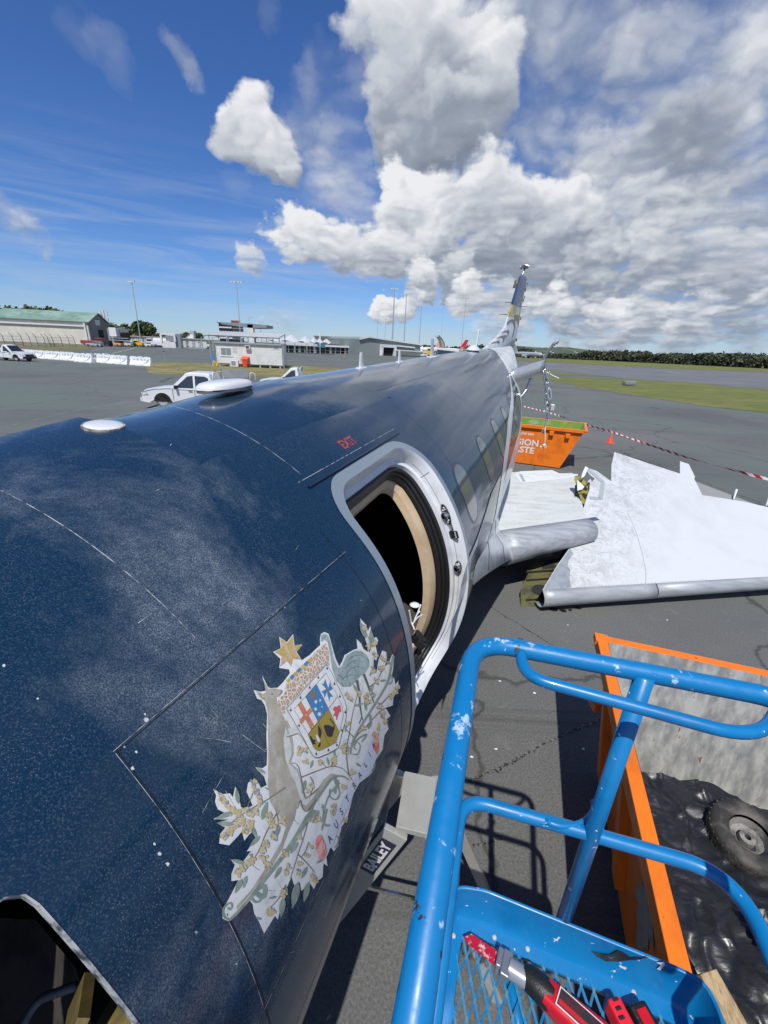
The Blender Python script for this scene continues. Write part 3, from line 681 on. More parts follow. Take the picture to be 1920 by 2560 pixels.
# windows
M_win = mat('window_pane', (.060, .068, .066), .08, coat=.5, c2=(.10, .11, .10), scale=1.5)
M_winrim = mat('window_rim', (.02, .035, .07), .35, coat=.2)
for i in range(8):
    tcn = 3.02+.95*i if i else 2.98
    if tcn > 9: break
    a = rrect(tcn-.15, tcn+.15, 54.5, 73, .13); decal('window_rim', [rrect(tcn-.17, tcn+.17, 53.5, 74, .15)], M_winrim, jet, off=.001, space='tt')
    decal('window', [a], M_win, jet, off=.0025, space='tt')
# livery: white tail, white stripe
M_tail = mat('white_livery', (.70, .73, .75), .3, coat=.35, rvar=.05, c2=(.5, .54, .56), scale=2)
def edge_t(th):      # where the white tail begins
    pts = [(-60, 9.6), (-20, 11.0), (0, 11.6), (15.7, 11.2), (28, 10.1), (41.6, 9.15), (52, 8.9), (70, 8.75), (90, 8.5), (130, 8.0), (200, 8.0), (300, 9.6)]
    for (a, b), (c, d) in zip(pts, pts[1:]):
        if a <= th <= c: return b+(d-b)*(th-a)/(c-a)
    return 8.
ths = fr(-60, 300, 3); TT = []; n = 26
for j in range(n+1):
    for th in ths: e0 = edge_t(th); TT.append((e0+(16.6-e0)*(j/n)**1.0, th))
Fc = [(j*len(ths)+k, j*len(ths)+k+1, (j+1)*len(ths)+k+1, (j+1)*len(ths)+k) for j in range(n) for k in range(len(ths)-1)]
Fc = orient(TT, Fc)
surf_obj('tail_skin', TT, Fc, M_tail, jet, .003)
decal('livery_stripe', [[(9.3, 43), (9.12, 43), (7.1, 55.5), (5.9, 63), (4.9, 73), (4.2, 84), (3.9, 96), (4.15, 96), (4.6, 84.5), (5.5, 73.5), (6.5, 64), (7.6, 56)]], M_whiteclean, jet, off=.0032, space='tt')
o = decal('belly_paint', [[(4.6, 84), (8.9, 72), (8.9, 130), (3.2, 130), (3.35, 97)]], M_tail, jet, off=.0016, space='tt')
# antennas along the crown
def blade(t, th, h, w0, w1, name='blade_antenna', base=True, lean=0.):
    O = S(t, th, 0); n = Nrm(t, th); s_ = AX.cross(n).normalized(); mb = MB(); rows = []
    for k in range(9):
        f = k/8; c = O+n*h*f+AX*lean*f; w_ = w0*.92+(w1-w0*.92)*f; th_ = .016*(1-.4*f)
        if f == 1: w_ *= .92; th_ *= .7
        rows.append([c+AX*(w_/2*math.cos(a))+s_*(th_*math.sin(a)) for a in [q*2*math.pi/14 for q in range(14)]])
    mb.grid(rows, closed=True); mb.v.append(O+n*(h+.004)+AX*lean); b = len(mb.v)-1
    for q in range(14): mb.f.append((b-14+q, b-14+(q+1) % 14, b))
    if base: mb.lathe([(0, .008), (w0*.80, .007), (w0*.88, .001), (w0*.88, -.01)], O, 20, M=Matrix((AX, s_*.40, n)).transposed())
    return mb.obj(name, M_whiteclean, jet, smooth=True)
blade(3.85, -1.6, .135, .12, .055); blade(4.95, -1.5, .13, .10, .05); blade(6.43, -1.7, .25, .20, .17)
bl = S(9.63, 1.7); n_ = Nrm(9.63, 1.7); s_ = AX.cross(n_)
mb = MB(); mb.lathe([(0, .10), (.05, .09), (.13, .04), (.16, 0), (.12, -.04)], bl-AX*.12+n_*.02, 20, M=Matrix((AX*1.6, s_*.9, n_)).transposed()); mb.obj('dome_antenna', M_whiteclean, jet, smooth=True)
mb = MB(); mb.prism([bl+AX*.12+n_*z+AX*x for x, z in ((-.03, 0), (.05, 0), (.08, .42), (.02, .42))], s_*.03); mb.obj('mast_antenna', M_whiteclean, jet, bevel=.01)
# satellite dome: shallow oval box
O = S(2.02, -3.5); n_ = Nrm(2.02, -3.5); s_ = AX.cross(n_).normalized(); rows = []
for f, sc_, hh in ((0, 1.0, .0), (.0, 1.0, .022),): rows.append([O+AX*(.18*sc_*math.cos(a)*(1+.06*math.cos(2*a)))+s_*(.155*sc_*math.sin(a))+n_*hh for a in [q*2*math.pi/40 for q in range(40)]])
MB().grid([[O+AX*(.19*math.cos(a))+s_*(.115*math.sin(a))+n_*z for a in [q*2*math.pi/40 for q in range(40)]] for z in (-.01, .004)], closed=True).obj('dome_gasket', mat('dark_gasket', (.13, .12, .115), .7), jet, smooth=True)
rows = []
for sc_, hh in ((1.0, .006), (.985, .016), (.95, .026), (.84, .038), (.6, .045), (.3, .048), (.01, .049)):
    rows.append([O+AX*(.183*sc_*math.copysign(abs(math.cos(a))**.75, math.cos(a)))+s_*(.107*sc_*math.copysign(abs(math.sin(a))**.75, math.sin(a)))+n_*hh for a in [q*2*math.pi/40 for q in range(40)]])
MB().grid(rows, closed=True).obj('satellite_dome', M_whiteclean, jet, smooth=True)
O = S(*hit(259, 1064)); n_ = Nrm(*hit(259, 1064)); s_ = AX.cross(n_).normalized()
MB().lathe([(.0, .010), (.035, .009), (.058, .006), (.063, .002), (.063, -.01)], O, 36, M=Matrix((AX, s_, n_)).transposed()).obj('round_antenna', M_whiteclean, jet, smooth=True)
MB().lathe([(.058, .003), (.068, .0028), (.070, -.01)], O, 36, M=Matrix((AX, s_, n_)).transposed()).obj('antenna_gasket', mat('brown_sealant', (.16, .13, .10), .7, c2=(.4, .38, .34), scale=40), jet, smooth=True)
# ------------------------------------------------------------------ fin, pylon, wing stub
def inter(tab, x):
    if x <= tab[0][0]: return tab[0][1]
    for (a, b), (c, d) in zip(tab, tab[1:]):
        if x <= c: return b+(d-b)*(x-a)/(c-a)
    return tab[-1][1]
FLE = [(.9, 10.0), (1.33, 10.9), (1.60, 13.3), (1.93, 15.1), (2.25, 15.6), (2.62, 16.3), (3.3, 17.3), (3.62, 17.9), (3.75, 18.6), (3.8, 19.3)]
FTE = [(.9, 19.0), (1.7, 19.5), (2.64, 19.9), (3.4, 20.6), (3.8, 20.9)]
def fin_row(u, g=0.):
    a, b = inter(FLE, u), inter(FTE, u); w = (.52*(1-(u-1)/4.6)+.03); out = []
    if u < 1.6: w *= .6+.4*(u-.9)/.7
    for k in range(30):
        q = 2*math.pi*k/30; x = (1-math.cos(q))/2
        y = math.copysign(math.sqrt(max(0, x*(1-x)**.8))*1.15, math.sin(q))*w*.5
        out.append(AO+AX*(a+(b-a)*x)+UU*u+VV*(y+(g if y > 0 else -g)))
    return out
M_gold = mat('olive_gold', (.48, .38, .12), .4, c2=(.30, .26, .08), scale=1.2, thr=(.47, .53), coat=.4)
M_olive = mat('olive_paint', (.24, .21, .06), .4)
M_swoop = mat('grey_brown_paint', (.17, .16, .14), .4)
M_finnavy = mat('fin_navy', (.02, .05, .14), .35, coat=.15, rvar=.05)
for nm, m, u0, u1 in (('fin_lower', M_tail, .9, 1.95), ('fin_middle', M_tail, 1.95, 2.22), ('fin_gold_band', M_gold, 2.22, 2.62), ('fin_tip', M_finnavy, 2.62, 3.8)):
    MB().grid([fin_row(u) for u in fr(u0, u1, .06)], closed=True).obj(nm, m, jet, smooth='full')
def fin_pt(t, u, off=.012):
    a, b = inter(FLE, u), inter(FTE, u); w = (.52*(1-(u-1)/4.6)+.03); w *= (.6+.4*(u-.9)/.7) if u < 1.6 else 1; x = min(1, max(0, (t-a)/(b-a)))
    return AO+AX*t+UU*u+VV*(math.sqrt(max(0, x*(1-x)**.8))*1.15*w*.5+off)
def fin_band(name, pts, w, m):          # pts (fraction of chord, u)
    P = []
    q = stroke2([(x*3, u) for x, u in pts], w, 5); mb = MB()
    for pl in q: mb.quad(*[fin_pt(inter(FLE, u)+(inter(FTE, u)-inter(FLE, u))*x/3, u) for x, u in pl])
    mb.obj(name, m, jet)
fin_band('fin_marking', [(.02, 2.02), (.15, 2.12), (.3, 2.10), (.45, 1.95), (.55, 1.6)], .09, M_swoop)
fin_band('fin_marking', [(.03, 1.74), (.10, 1.79), (.22, 1.77), (.27, 1.68), (.22, 1.63), (.12, 1.65)], .05, M_swoop)
fin_band('fin_marking', [(.02, 1.60), (.10, 1.63), (.2, 1.58), (.26, 1.48)], .05, M_swoop)
fin_band('fin_marking', [(.01, 1.47), (.10, 1.50), (.18, 1.45)], .035, M_swoop)
fin_band('fin_marking', [(.3, 2.22), (.6, 2.25), (.9, 2.1)], .22, M_olive)
fin_band('fin_marking', [(.65, 2.75), (.75, 2.4), (.85, 2.0)], .10, M_tail)
# stripped top and rear edge: stub mast, torn frames, hinge arms
mb = MB(); tp = AO+AX*18.8+UU*3.74
mb.tube([tp, tp+UU*.14+AX*.1+VV*.03, tp+UU*.25+AX*.12+VV*.05], .032, 8); tq = tp+UU*.30+AX*.12+VV*.05; mb.box(tq, (.22, .12, .09), rz=.4); mb.tube([tq-VV*.17+UU*.01, tq+UU*.06, tq+VV*.15+UU*.02], .035, 8); mb.box(tq-VV*.14-UU*.03, (.07, .07, .07)); mb.obj('tail_mast', mat('torn_metal', (.5, .5, .48), .4, .8, c2=(.12, .10, .08), scale=8, thr=(.45, .55)), jet)
random.seed(5); mb = MB()
for u in fr(1.5, 3.7, .14):
    p = AO+AX*(inter(FTE, u)+.02)+UU*u; mb.box(p+AX*random.uniform(0, .25)+VV*random.uniform(-.03, .08), (.04, random.uniform(.05, .2), random.uniform(.03, .12)), rz=random.uniform(-.4, .1))
for u in (3.4, 3.25): p = AO+AX*(inter(FLE, u)-.05)+UU*u; mb.box(p-VV*.05, (.06, .14, .12), rz=.3)
o = mb.obj('torn_frames', mat('torn_primer', (.45, .40, .16), .5, c2=(.10, .09, .06), scale=6, thr=(.45, .55)), jet); o['kind'] = 'stuff'
for u, f, s_ in ((2.75, .2, -1), (2.75, .85, 1), (2.3, .02, -1)):
    p = AO+AX*(inter(FLE, u)*(1-f)+inter(FTE, u)*f)+UU*u; MB().tube([p, p+VV*s_*.32+AX*.03], [.035, .015], 8).obj('static_wick', M_grey, jet)
# pylon: bare-metal nose, skins, strut beneath, curved cowl arch, dangling harness
pa = S(9.2, 50, -.03)
def lat(px, py, L_): r = ray(px, py); return EYE+r*((9.95+(L_-2.05)*1.5)/r.dot(AX))
pb = lat(1360, 916, 2.0); 
def dsec(c, r_, ch, n_=14, fl=1.):
    f = AX; u = UU; out = []
    for k in range(n_+1):
        a = -math.pi/2+math.pi*k/n_; out.append(c-f*(r_*1.1*math.cos(a))+u*(r_*math.sin(a)*fl))
    return out
MB().grid([dsec(pa.lerp(pb, k/6), .155-.03*k/6, 0) for k in range(7)]).obj('pylon_leading_edge', mat('pale_bare_metal', (.66, .66, .65), .24, .65, rvar=.08, scale=7), jet, smooth='full', solid=.006)
mb = MB()
for s_ in (1, -1):
    q = [pa+UU*s_*.15, pb+UU*s_*.125, pb+UU*s_*.05+AX*1.0, pa+UU*s_*.08+AX*1.4]; mb.prism(q, UU*s_*.006)
mb.obj('pylon_skin', M_tail, jet)
mb = MB(); mb.prism([pb+UU*.12, pb-UU*.12, pb-UU*.05+AX*1., pb+UU*.05+AX*1.], -VV*.02); mb.obj('pylon_end_rib', M_dark, jet)
mb = MB(); mb.tube(fillet([pa.lerp(pb, .62)-UU*.16+AX*.1, pa.lerp(pb, .58)-UU*.34+AX*.1, pa.lerp(pb, .1)-UU*.75+AX*.1], .15), .035, 8); mb.obj('pylon_strut', M_alu, jet, smooth='full')
arch = [lat(x, y, 2.06) for x, y in ((1359, 918), (1358, 905), (1362, 893), (1372, 876), (1384, 860), (1397, 853))]
mb = MB(); P = []
for i in range(len(arch)-1):
    for j in range(4): P.append(arch[i].lerp(arch[i+1], j/4))
P.append(arch[-1])
mb.grid([[p-AX*.02+VV*.0+AX*w_+UU*h_ for w_, h_ in ((0, 0), (.09, .02), (.13, -.03))] for p in P]); mb.tube(P, [.075-.045*abs(i/(len(P)-1)-.25) for i in range(len(P))], 10, flat=.55).obj('cowl_arch', mat('arch_grey', (.22, .22, .21), .4, .4), jet, solid=0)
mb = MB()
for i in (3, 8, 13, 18): mb.box(P[i], (.05, .05, .13), rz=.4)
mb.obj('arch_clips', M_whiteclean, jet)
mb = MB(); P = [lat(x, y, 2.05) for x, y in ((1366, 930), (1380, 938), (1397, 946))]; mb.tube(P, .012, 6); mb.obj('bent_wire', M_whiteclean, jet)
hv = thing('hanging_harness', 'tangled silver pipes and wires hanging from the cut engine pylon', 'wiring', tuple(pb))
random.seed(9)
def lpath(L_, lv, r, m, n, seg=6):
    o = MB().tube(fillet([lat(x, y, lv) for x, y in L_], .1, 3), r, seg).obj(n, m, hv, smooth='full'); return o
lpath([(1357, 922), (1361, 950), (1369, 985), (1375, 1010), (1372, 1022)], 2.05, .022, M_alu, 'bent_pipe')
lpath([(1362, 918), (1366, 945), (1372, 965), (1376, 990), (1377, 1006)], 2.08, .016, M_steel, 'bent_pipe')
lpath([(1372, 968), (1368, 985), (1374, 1003), (1379, 992), (1376, 972), (1370, 975)], 2.0, .014, M_grey, 'cable_loop')
lpath([(1368, 1004), (1365, 1022), (1366, 1035), (1363, 1060), (1358, 1085)], 2.02, .008, M_alu, 'wire')
lpath([(1362, 1062), (1363, 1090), (1362, 1112)], 2.05, .012, M_white, 'wire')
lpath([(1361, 1066), (1352, 1084), (1346, 1092), (1351, 1102)], 2.05, .008, mat('pink_wire', (.5, .3, .25), .5), 'wire')
lpath([(1353, 1114), (1350, 1130), (1346, 1145)], 2.05, .005, mat('orange_wire', (.8, .2, .05), .5), 'wire')
for k in range(16):
    x = 1368+random.uniform(-6, 6); y = random.uniform(925, 1040); P = []
    for j in range(5): P.append((x+random.uniform(-5, 5), y+j*random.uniform(4, 8)))
    lpath(P, 2.05+random.uniform(-.08, .08), random.uniform(.004, .011), random.choice([M_alu, M_grey, M_steel, M_dark]), 'wire', 5)
for x, y, s_ in ((1381, 1018, .12), (1366, 1026, .09), (1362, 1115, .10), (1352, 1118, .06)):
    mb = MB(); c = lat(x, y, 2.05); mb.box(c, (s_*.6, s_*.5, s_), M=Matrix.Rotation(random.uniform(-.6, .6), 3, 'Y')@Matrix.Rotation(.3, 3, 'X')); mb.obj('clip', M_white, hv, bevel=.005)
# wing stub still on the jet
s0, s1, s2 = zp(1238, 1328, .93), zp(1470, 1299, .99), zp(1274, 1181, .95)
sn = (s1-s0).cross(s2-s0).normalized(); sn = sn if sn.z > 0 else -sn
SP = lambda x, y, d=0.: pp(x, y, sn, s0)+sn*d
M_wing = mat('wing_white', (.60, .62, .61), .42, c2=(.46, .48, .45), scale=2.2, thr=(.45, .72), c3=(.33, .36, .38), s3=16, thr3=(.60, .70), rvar=.1, stretch=(1, 3, 1))
M_wingold = mat('wing_scuffed', (.56, .58, .60), .42, c2=(.50, .51, .52), scale=1.6, thr=(.5, .8), rvar=.08)
top = [(1238, 1328), (1252, 1258), (1274, 1181), (1300, 1179), (1380, 1176), (1398, 1184), (1430, 1182), (1443, 1190), (1449, 1225), (1456, 1262), (1461, 1281), (1470, 1299)]
mb = MB(); mb.prism([SP(*p) for p in top], -sn*.012); mb.obj('wing_stub_skin', M_wing, jet)
mb = MB(); mb.prism([SP(*p) for p in [(1285, 1186), (1300, 1179), (1380, 1176), (1398, 1184), (1445, 1186), (1443, 1192), (1309, 1206), (1300, 1205)]], sn*.008); mb.obj('wing_stub_panel', M_white, jet)
mb = MB()
for a, b in (((1301, 1187), (1310, 1205)),): mb.bar(SP(*a, .012), SP(*b, .012), .05, .004, up=sn)
mb.obj('walkway_line', M_grey, jet)
mb = MB(); mb.prism([SP(*p, -.02) for p in top][::-1], -sn*.40); mb.obj('wing_stub_box', mat('wing_box_grey', (.25, .25, .24), .6), jet)  # plain grey box below the stub skin
# leading edge wrap, built outward from the seam
fwd = (s1-s0).cross(sn).normalized(); fwd = fwd if fwd.dot(AX) < 0 else -fwd
prof = [(0, .004), (.09, -.012), (.165, -.04), (.21, -.085), (.232, -.15), (.228, -.22), (.20, -.28), (.14, -.33), (0, -.36)]
def le_rows(a, b, n_, fw, nn, k0=1., k1=1., m_=8):
    return [[a.lerp(b, i/m_)+fw*(x*(k0+(k1-k0)*i/m_))+nn*(z*(k0+(k1-k0)*i/m_)) for x, z in prof] for i in range(m_+1)]
ra, rb = SP(1250, 1327), SP(1472, 1296)
MB().grid(le_rows(ra, rb, 0, fwd, sn, 1.4, 1.0)).obj('wing_stub_leading_edge', mat('brushed_leading_edge', (.46, .48, .50), .5, .3, c2=(.30, .33, .37), scale=5, thr=(.4, .65), stretch=(.3, 4, 4), rvar=.08), jet, smooth='full', solid=.006)
mb = MB(); q = [rb+fwd*x+sn*z for x, z in prof]; mb.poly(q); mb.obj('leading_edge_end_rib', mat('rib_grey', (.10, .10, .10), .6), jet)
mb = MB(); mb.prism([rb+sn*.006+fwd*.0, rb+(rb-ra).normalized()*.12+sn*.006, rb+(rb-ra).normalized()*.13+fwd*.09-sn*.01, rb+fwd*.09-sn*.01], sn*.004); mb.obj('leading_edge_tab', M_alu, jet)
for f, w_ in ((.33, .3),):
    c = ra.lerp(rb, f)+fwd*.31-sn*.33; e = (rb-ra).normalized(); u = (fwd*.6+sn*1.0).normalized()
    MB().poly([c+e*.19*math.cos(a)+u*.10*math.sin(a)+fwd*.02-sn*.02 for a in [k*.2618 for k in range(13)]]).obj('landing_light_recess', M_dark, jet)
# root fairing between fuselage and stub
fc = [(1262, 1166), (1246, 1195), (1228, 1232), (1212, 1285), (1192, 1345), (1168, 1400), (1152, 1455), (1140, 1520), (1120, 1575)]
def atL(x, y, L_): r = ray(x, y); return EYE+r*((L_-1.22*RF)/r.dot(VV))
wc = [SP(1275, 1180), SP(1266, 1206), SP(1256, 1245), SP(1247, 1290), ra, ra+fwd*.28-sn*.05, ra+fwd*.39-sn*.25, atL(1196, 1438, 1.28), atL(1158, 1500, 1.22)]
rows = []
for (x, y), q in zip(fc, wc):
    t, th = hit(x, y); p = S(t, th, .006); mid = p.lerp(q, .5)-VV*.04-UU*.05; rows.append([p*(1-k)**2+mid*2*k*(1-k)+q*k*k for k in [i/8 for i in range(9)]])
MB().grid(rows).obj('root_fairing', M_tail, jet, smooth='full')
rows2 = [[q, q-VV*.15-UU*.12, q-VV*.6-UU*.25] for q in wc[5:]]
MB().grid(rows2).obj('root_fairing_lower', M_tail, jet, smooth='full')
mb = MB()
for k in (1, 3, 6): mb.tube([r[k]+(r[k]-AO-AX*(r[k]-AO).dot(AX)).normalized()*.002 for r in rows[:7]], .003, 4)
mb.obj('fairing_joint', MATS['seam_dark'], jet)
mb = MB(); mb.box(AO+AX*7.8-UU*1.25, (1.9, 4.6, .35), rz=-math.atan2(AX.x, AX.y)); mb.obj('belly_fairing', M_tail, jet, bevel=.15)
# trestle under the nose half so that the fuselage is carried
mb = MB()
for t in (.2, 6.6):
    c = AO+AX*t; c.z = 0; top_ = (AO+AX*t).z-RF-.02
    if top_ > .1: mb.box(c+V((0, 0, top_/2)), (1.0, .5, top_), rz=-math.atan2(AX.x, AX.y))
mb.obj('support_block', mat('timber_block', (.22, .16, .09), .8), jet)
# yellow-green structure, liner and cable seen through the side window
for a, b, w_ in (((205, 2478), (186, 2600), .055), ((262, 2545), (330, 2600), .05)):
    P = [EYE+ray(*a)*1.36, EYE+ray(*b)*1.26]; MB().bar(P[0], P[1], w_, .02, up=VV).obj('cockpit_frame', mat('tan_primer', (.20, .15, .05), .6, c2=(.10, .08, .03), scale=9), jet)
MB().tube(fillet([EYE+ray(40, 2600)*1.5, EYE+ray(90, 2500)*1.5, EYE+ray(190, 2465)*1.45], .1), .008, 8).obj('cockpit_cable', mat('grey_cable', (.12, .12, .12), .5), jet, smooth='full')
M_trim = mat('dark_trim', (.05, .043, .038), .7, c2=(.025, .022, .02), scale=9, bump=.2, bscale=30)
mb = MB(); mb.grid([[EYE+ray(x, y)*d for x, y, d in row] for row in ([(-300, 2250, 1.9), (-60, 2290, 1.75), (90, 2300, 1.6), (190, 2420, 1.5)], [(-300, 2500, 1.9), (-40, 2480, 1.8), (110, 2470, 1.7), (230, 2560, 1.55)], [(-300, 2800, 2.1), (0, 2750, 2.), (150, 2700, 1.9), (300, 2800, 1.8)])]); mb.obj('cockpit_trim_panel', M_trim, jet, smooth='full')
o = MB().grid([[S(t, th, .0015) for t, th in inset(cwr, -.0015)], [S(t, th, .0018) for t, th in inset(cwr, .0015)], [S(t, th, -.012) for t, th in inset(cwr, .003)]], closed=True).obj('side_window_edge', M_seamlt, jet, smooth=True)

# ------------------------------------------------------------------ coat of arms decal (outline measured on the skin)
arms = bpy.data.objects.new('coat_of_arms', None); col.objects.link(arms); arms.parent = jet; arms.matrix_parent_inverse = ROOTS[jet.name].inverted()
ROOTS[arms.name] = Matrix.Identity(4)
K6 = lambda L_: [(500+x/2.633, 1520+y/2.633) for x, y in L_]
K3 = lambda L_: [(640+x/5.184, 1540+y/5.184) for x, y in L_]
base6 = [(350,540),(395,552),(432,545),(408,445),(445,520),(462,528),(510,525),(545,490),(590,430),(585,405),(520,395),(528,335),(480,290),(530,265),(520,190),(570,225),(612,172),(620,245),(672,242),(635,290),(668,345),(720,310),(770,262),(790,245),(788,200),(795,172),(815,158),(845,170),(865,240),(890,330),(915,385),(935,350),(950,310),(1010,275),(1035,268),(1030,205),(1060,235),(1075,270),(1104,290),(1098,240),(1070,150),(1053,68),(1090,110),(1105,150),(1120,118),(1132,200),(1160,192),(1172,215),(1155,250),(1168,310),(1160,345),(1142,335),(1140,385),(1160,420),(1175,340),(1198,280),(1225,290),(1228,340),(1215,385),(1240,365),(1265,302),(1278,320),(1270,400),(1260,450),(1278,465),(1285,505),(1304,478),(1306,540),(1272,590),(1268,640),(1222,660),(1252,710),(1225,735),(1240,795),(1212,840),(1200,932),(1172,975),(1150,1010),(1150,1060),(1112,1105),(1050,1150),(1010,1220),(990,1300),(965,1390),(930,1440),(915,1500),(910,1560),(880,1602),(860,1572),(830,1640),(838,1700),(812,1680),(805,1770),(770,1800),(748,1850),(722,1812),(680,1935),(700,1830),(665,1862),(655,1800),(600,1980),(625,1840),(600,1770),(565,1850),(545,1920),(510,2050),(492,2025),(420,2142),(385,2062),(355,2010),(345,1950),(325,1925),(240,2010),(185,2062),(145,2042),(148,1990),(200,1890),(252,1790),(205,1798),(205,1750),(228,1690),(200,1655),(285,1665),(335,1598),(305,1602),(350,1540),(368,1518),(340,1475),(322,1490),(290,1532),(275,1470),(240,1510),(190,1562),(125,1550),(130,1490),(165,1445),(107,1415),(192,1392),(230,1378),(85,1390),(165,1350),(115,1325),(97,1275),(105,1235),(85,1192),(150,1225),(195,1220),(215,1245),(230,1175),(248,1215),(268,1310),(300,1325),(345,1300),(305,1210),(315,1150),(350,1130),(382,1150),(400,1185),(438,1165),(420,1110),(362,1048),(410,1055),(437,1035),(440,960),(435,850),(440,700),(425,640),(402,605),(375,598)]
# the outline must not cross itself: drop the leaf doubled back on itself at the lower left
base6 = [p for p in base6 if p not in ((230,1378),)]
M_awhite = mat('decal_white', (.70, .71, .70), .42, c2=(.5, .5, .5), scale=25, thr=(.5, .8))
decal('backing', [K6(base6)], M_awhite, arms, off=.0010)
def blob(c, r, n=7, j=.15, k=1., a0=0.): return [(c[0]+r*math.cos(a)*random.uniform(1-j, 1+j), c[1]+r*k*math.sin(a)*random.uniform(1-j, 1+j)) for a in [a0+i*2*math.pi/n for i in range(n)]]
mant = mat('mantle_print', (.42, .29, .19), .5, c2=(.55, .42, .32), scale=60, thr=(.4, .6))
# mantle: brown cells parted by white veins
Mv = bpy.data.materials.new('mantle_cells'); Mv.use_nodes = True; N, L = Mv.node_tree.nodes, Mv.node_tree.links; b = N['Principled BSDF']; tcx = N.new('ShaderNodeTexCoord'); vo = N.new('ShaderNodeTexVoronoi'); vo.feature = 'DISTANCE_TO_EDGE'; vo.inputs['Scale'].default_value = 75
L.new(tcx.outputs['Object'], vo.inputs['Vector']); cr_ = N.new('ShaderNodeValToRGB'); L.new(vo.outputs['Distance'], cr_.inputs[0]); cr_.color_ramp.elements[0].position = .06; cr_.color_ramp.elements[0].color = (.66, .62, .56, 1); cr_.color_ramp.elements[1].position = .12; cr_.color_ramp.elements[1].color = (.36, .23, .15, 1); e_ = cr_.color_ramp.elements.new(.5); e_.color = (.50, .39, .28, 1)
L.new(cr_.outputs[0], b.inputs['Base Color']); b.inputs['Roughness'].default_value = .45
decal('mantle', [K6([(550, 555), (565, 500), (600, 440), (720, 335), (800, 250), (828, 232), (845, 290), (850, 380), (825, 372), (560, 660), (555, 700), (540, 690), (505, 640), (520, 590), (548, 575)]), K6([(565, 730), (600, 800), (590, 830), (570, 790)])], Mv, arms, off=.0015)
chk = []; chg = []
for i in range(7):
    a = (563+i*23, 480-i*22); q = [(a[0], a[1]), (a[0]+23, a[1]-22), (a[0]+37, a[1]-8), (a[0]+14, a[1]+15)]; (chg if i % 2 == 0 else chk).append(K6(q))
M_agold = mat('decal_gold', (.47, .33, .06), .45, c2=(.55, .44, .16), scale=80, thr=(.45, .6)); M_ablue = mat('decal_blue', (.05, .20, .42), .45); M_ared = mat('decal_red', (.60, .14, .12), .45, c2=(.5, .24, .12), scale=60, thr=(.5, .55)); M_adark = mat('decal_dark', (.035, .03, .035), .5); M_agreen = mat('decal_green', (.20, .26, .21), .45, c2=(.30, .36, .30), scale=50, thr=(.4, .65)); M_abrown = mat('decal_branch', (.20, .16, .12), .5)
decal('torse_gold', chg, M_agold, arms, off=.0018); decal('torse_blue', chk, M_ablue, arms, off=.0018)
st = []
for i in range(14):
    pass
tips = [(480,290),(520,190),(612,172),(672,242),(668,345),(600,395),(520,395)]; cst = (580, 292); star = []
for i, tpt in enumerate(tips):
    nx = tips[(i+1) % 7]; m_ = ((tpt[0]+nx[0])/2, (tpt[1]+nx[1])/2); star += [(cst[0]+(tpt[0]-cst[0])*.93, cst[1]+(tpt[1]-cst[1])*.93), (cst[0]+(m_[0]-cst[0])*.55, cst[1]+(m_[1]-cst[1])*.55)]
decal('star', [K6(star)], mat('star_gold', (.42, .31, .10), .45, c2=(.50, .36, .24), scale=45, thr=(.48, .55)), arms, off=.0018)
decal('star_ridges', [K6(pl) for i in range(7) for pl in stroke2([cst, (cst[0]+(tips[i][0]-cst[0])*.85, cst[1]+(tips[i][1]-cst[1])*.85)], (3.5, 1), 0)], mat('star_light', (.60, .52, .30), .5), arms, off=.0021)
M_fur = mat('kangaroo_print', (.36, .33, .26), .5, c2=(.48, .46, .41), scale=35, thr=(.4, .68), c3=(.27, .24, .18), s3=12, thr3=(.5, .75))
kang = [(365,548),(412,565),(432,555),(412,470),(446,532),(490,530),(528,538),(538,560),(500,585),(505,620),(540,700),(560,740),(598,800),(612,905),(612,960),(592,1020),(640,1060),(665,1120),(680,1200),(695,1250),(770,1190),(810,1130),(860,1088),(905,1100),(905,1112),(862,1135),(800,1205),(745,1280),(705,1330),(680,1335),(658,1300),(650,1268),(635,1300),(620,1385),(580,1470),(540,1580),(480,1680),(400,1790),(240,1985),(235,1962),(330,1860),(400,1755),(470,1645),(530,1545),(560,1450),(552,1400),(500,1350),(458,1275),(443,1160),(447,1000),(445,800),(442,690),(428,620),(392,590)]
decal('kangaroo', [K6(kang)], M_fur, arms, off=.0018)
M_furlt = mat('kangaroo_belly', (.58, .59, .57), .5, c2=(.46, .45, .42), scale=40, thr=(.45, .7))
decal('kangaroo_belly', [K6([(560,780),(598,905),(600,965),(580,1020),(632,1068),(655,1130),(668,1205),(690,1262),(760,1215),(745,1245),(695,1300),(672,1290),(650,1230),(625,1150),(600,1110),(560,1000),(545,870)])], M_furlt, arms, off=.0022)
decal('kangaroo_arm', [K6([(570,800),(580,790),(625,795),(660,815),(690,860),(702,905),(690,900),(665,855),(640,828),(600,838),(562,848),(560,838),(585,825)])], M_furlt, arms, off=.0034)
decal('kangaroo_lines', [K6(p) for L_, w_ in (([(562,848),(600,838),(640,828),(668,858),(692,900)], 3.5), ([(592,1020),(632,1030),(655,1100),(672,1190),(690,1250),(770,1185)], 4), ([(655,1260),(670,1320),(700,1335),(760,1260)], 5), ([(650,1268),(632,1320)], 4), ([(535,548),(520,572),(500,585)], 3), ([(388,562),(400,590),(425,600)], 3)) for p in stroke2(L_, w_)]+[K6(blob((468, 566), 5)), K6(blob((531, 545), 5))], M_abrown, arms, off=.0037)
M_emu = mat('emu_print', (.24, .31, .31), .5, c2=(.34, .42, .42), scale=28, thr=(.35, .65), c3=(.17, .21, .21), s3=50, thr3=(.55, .7))
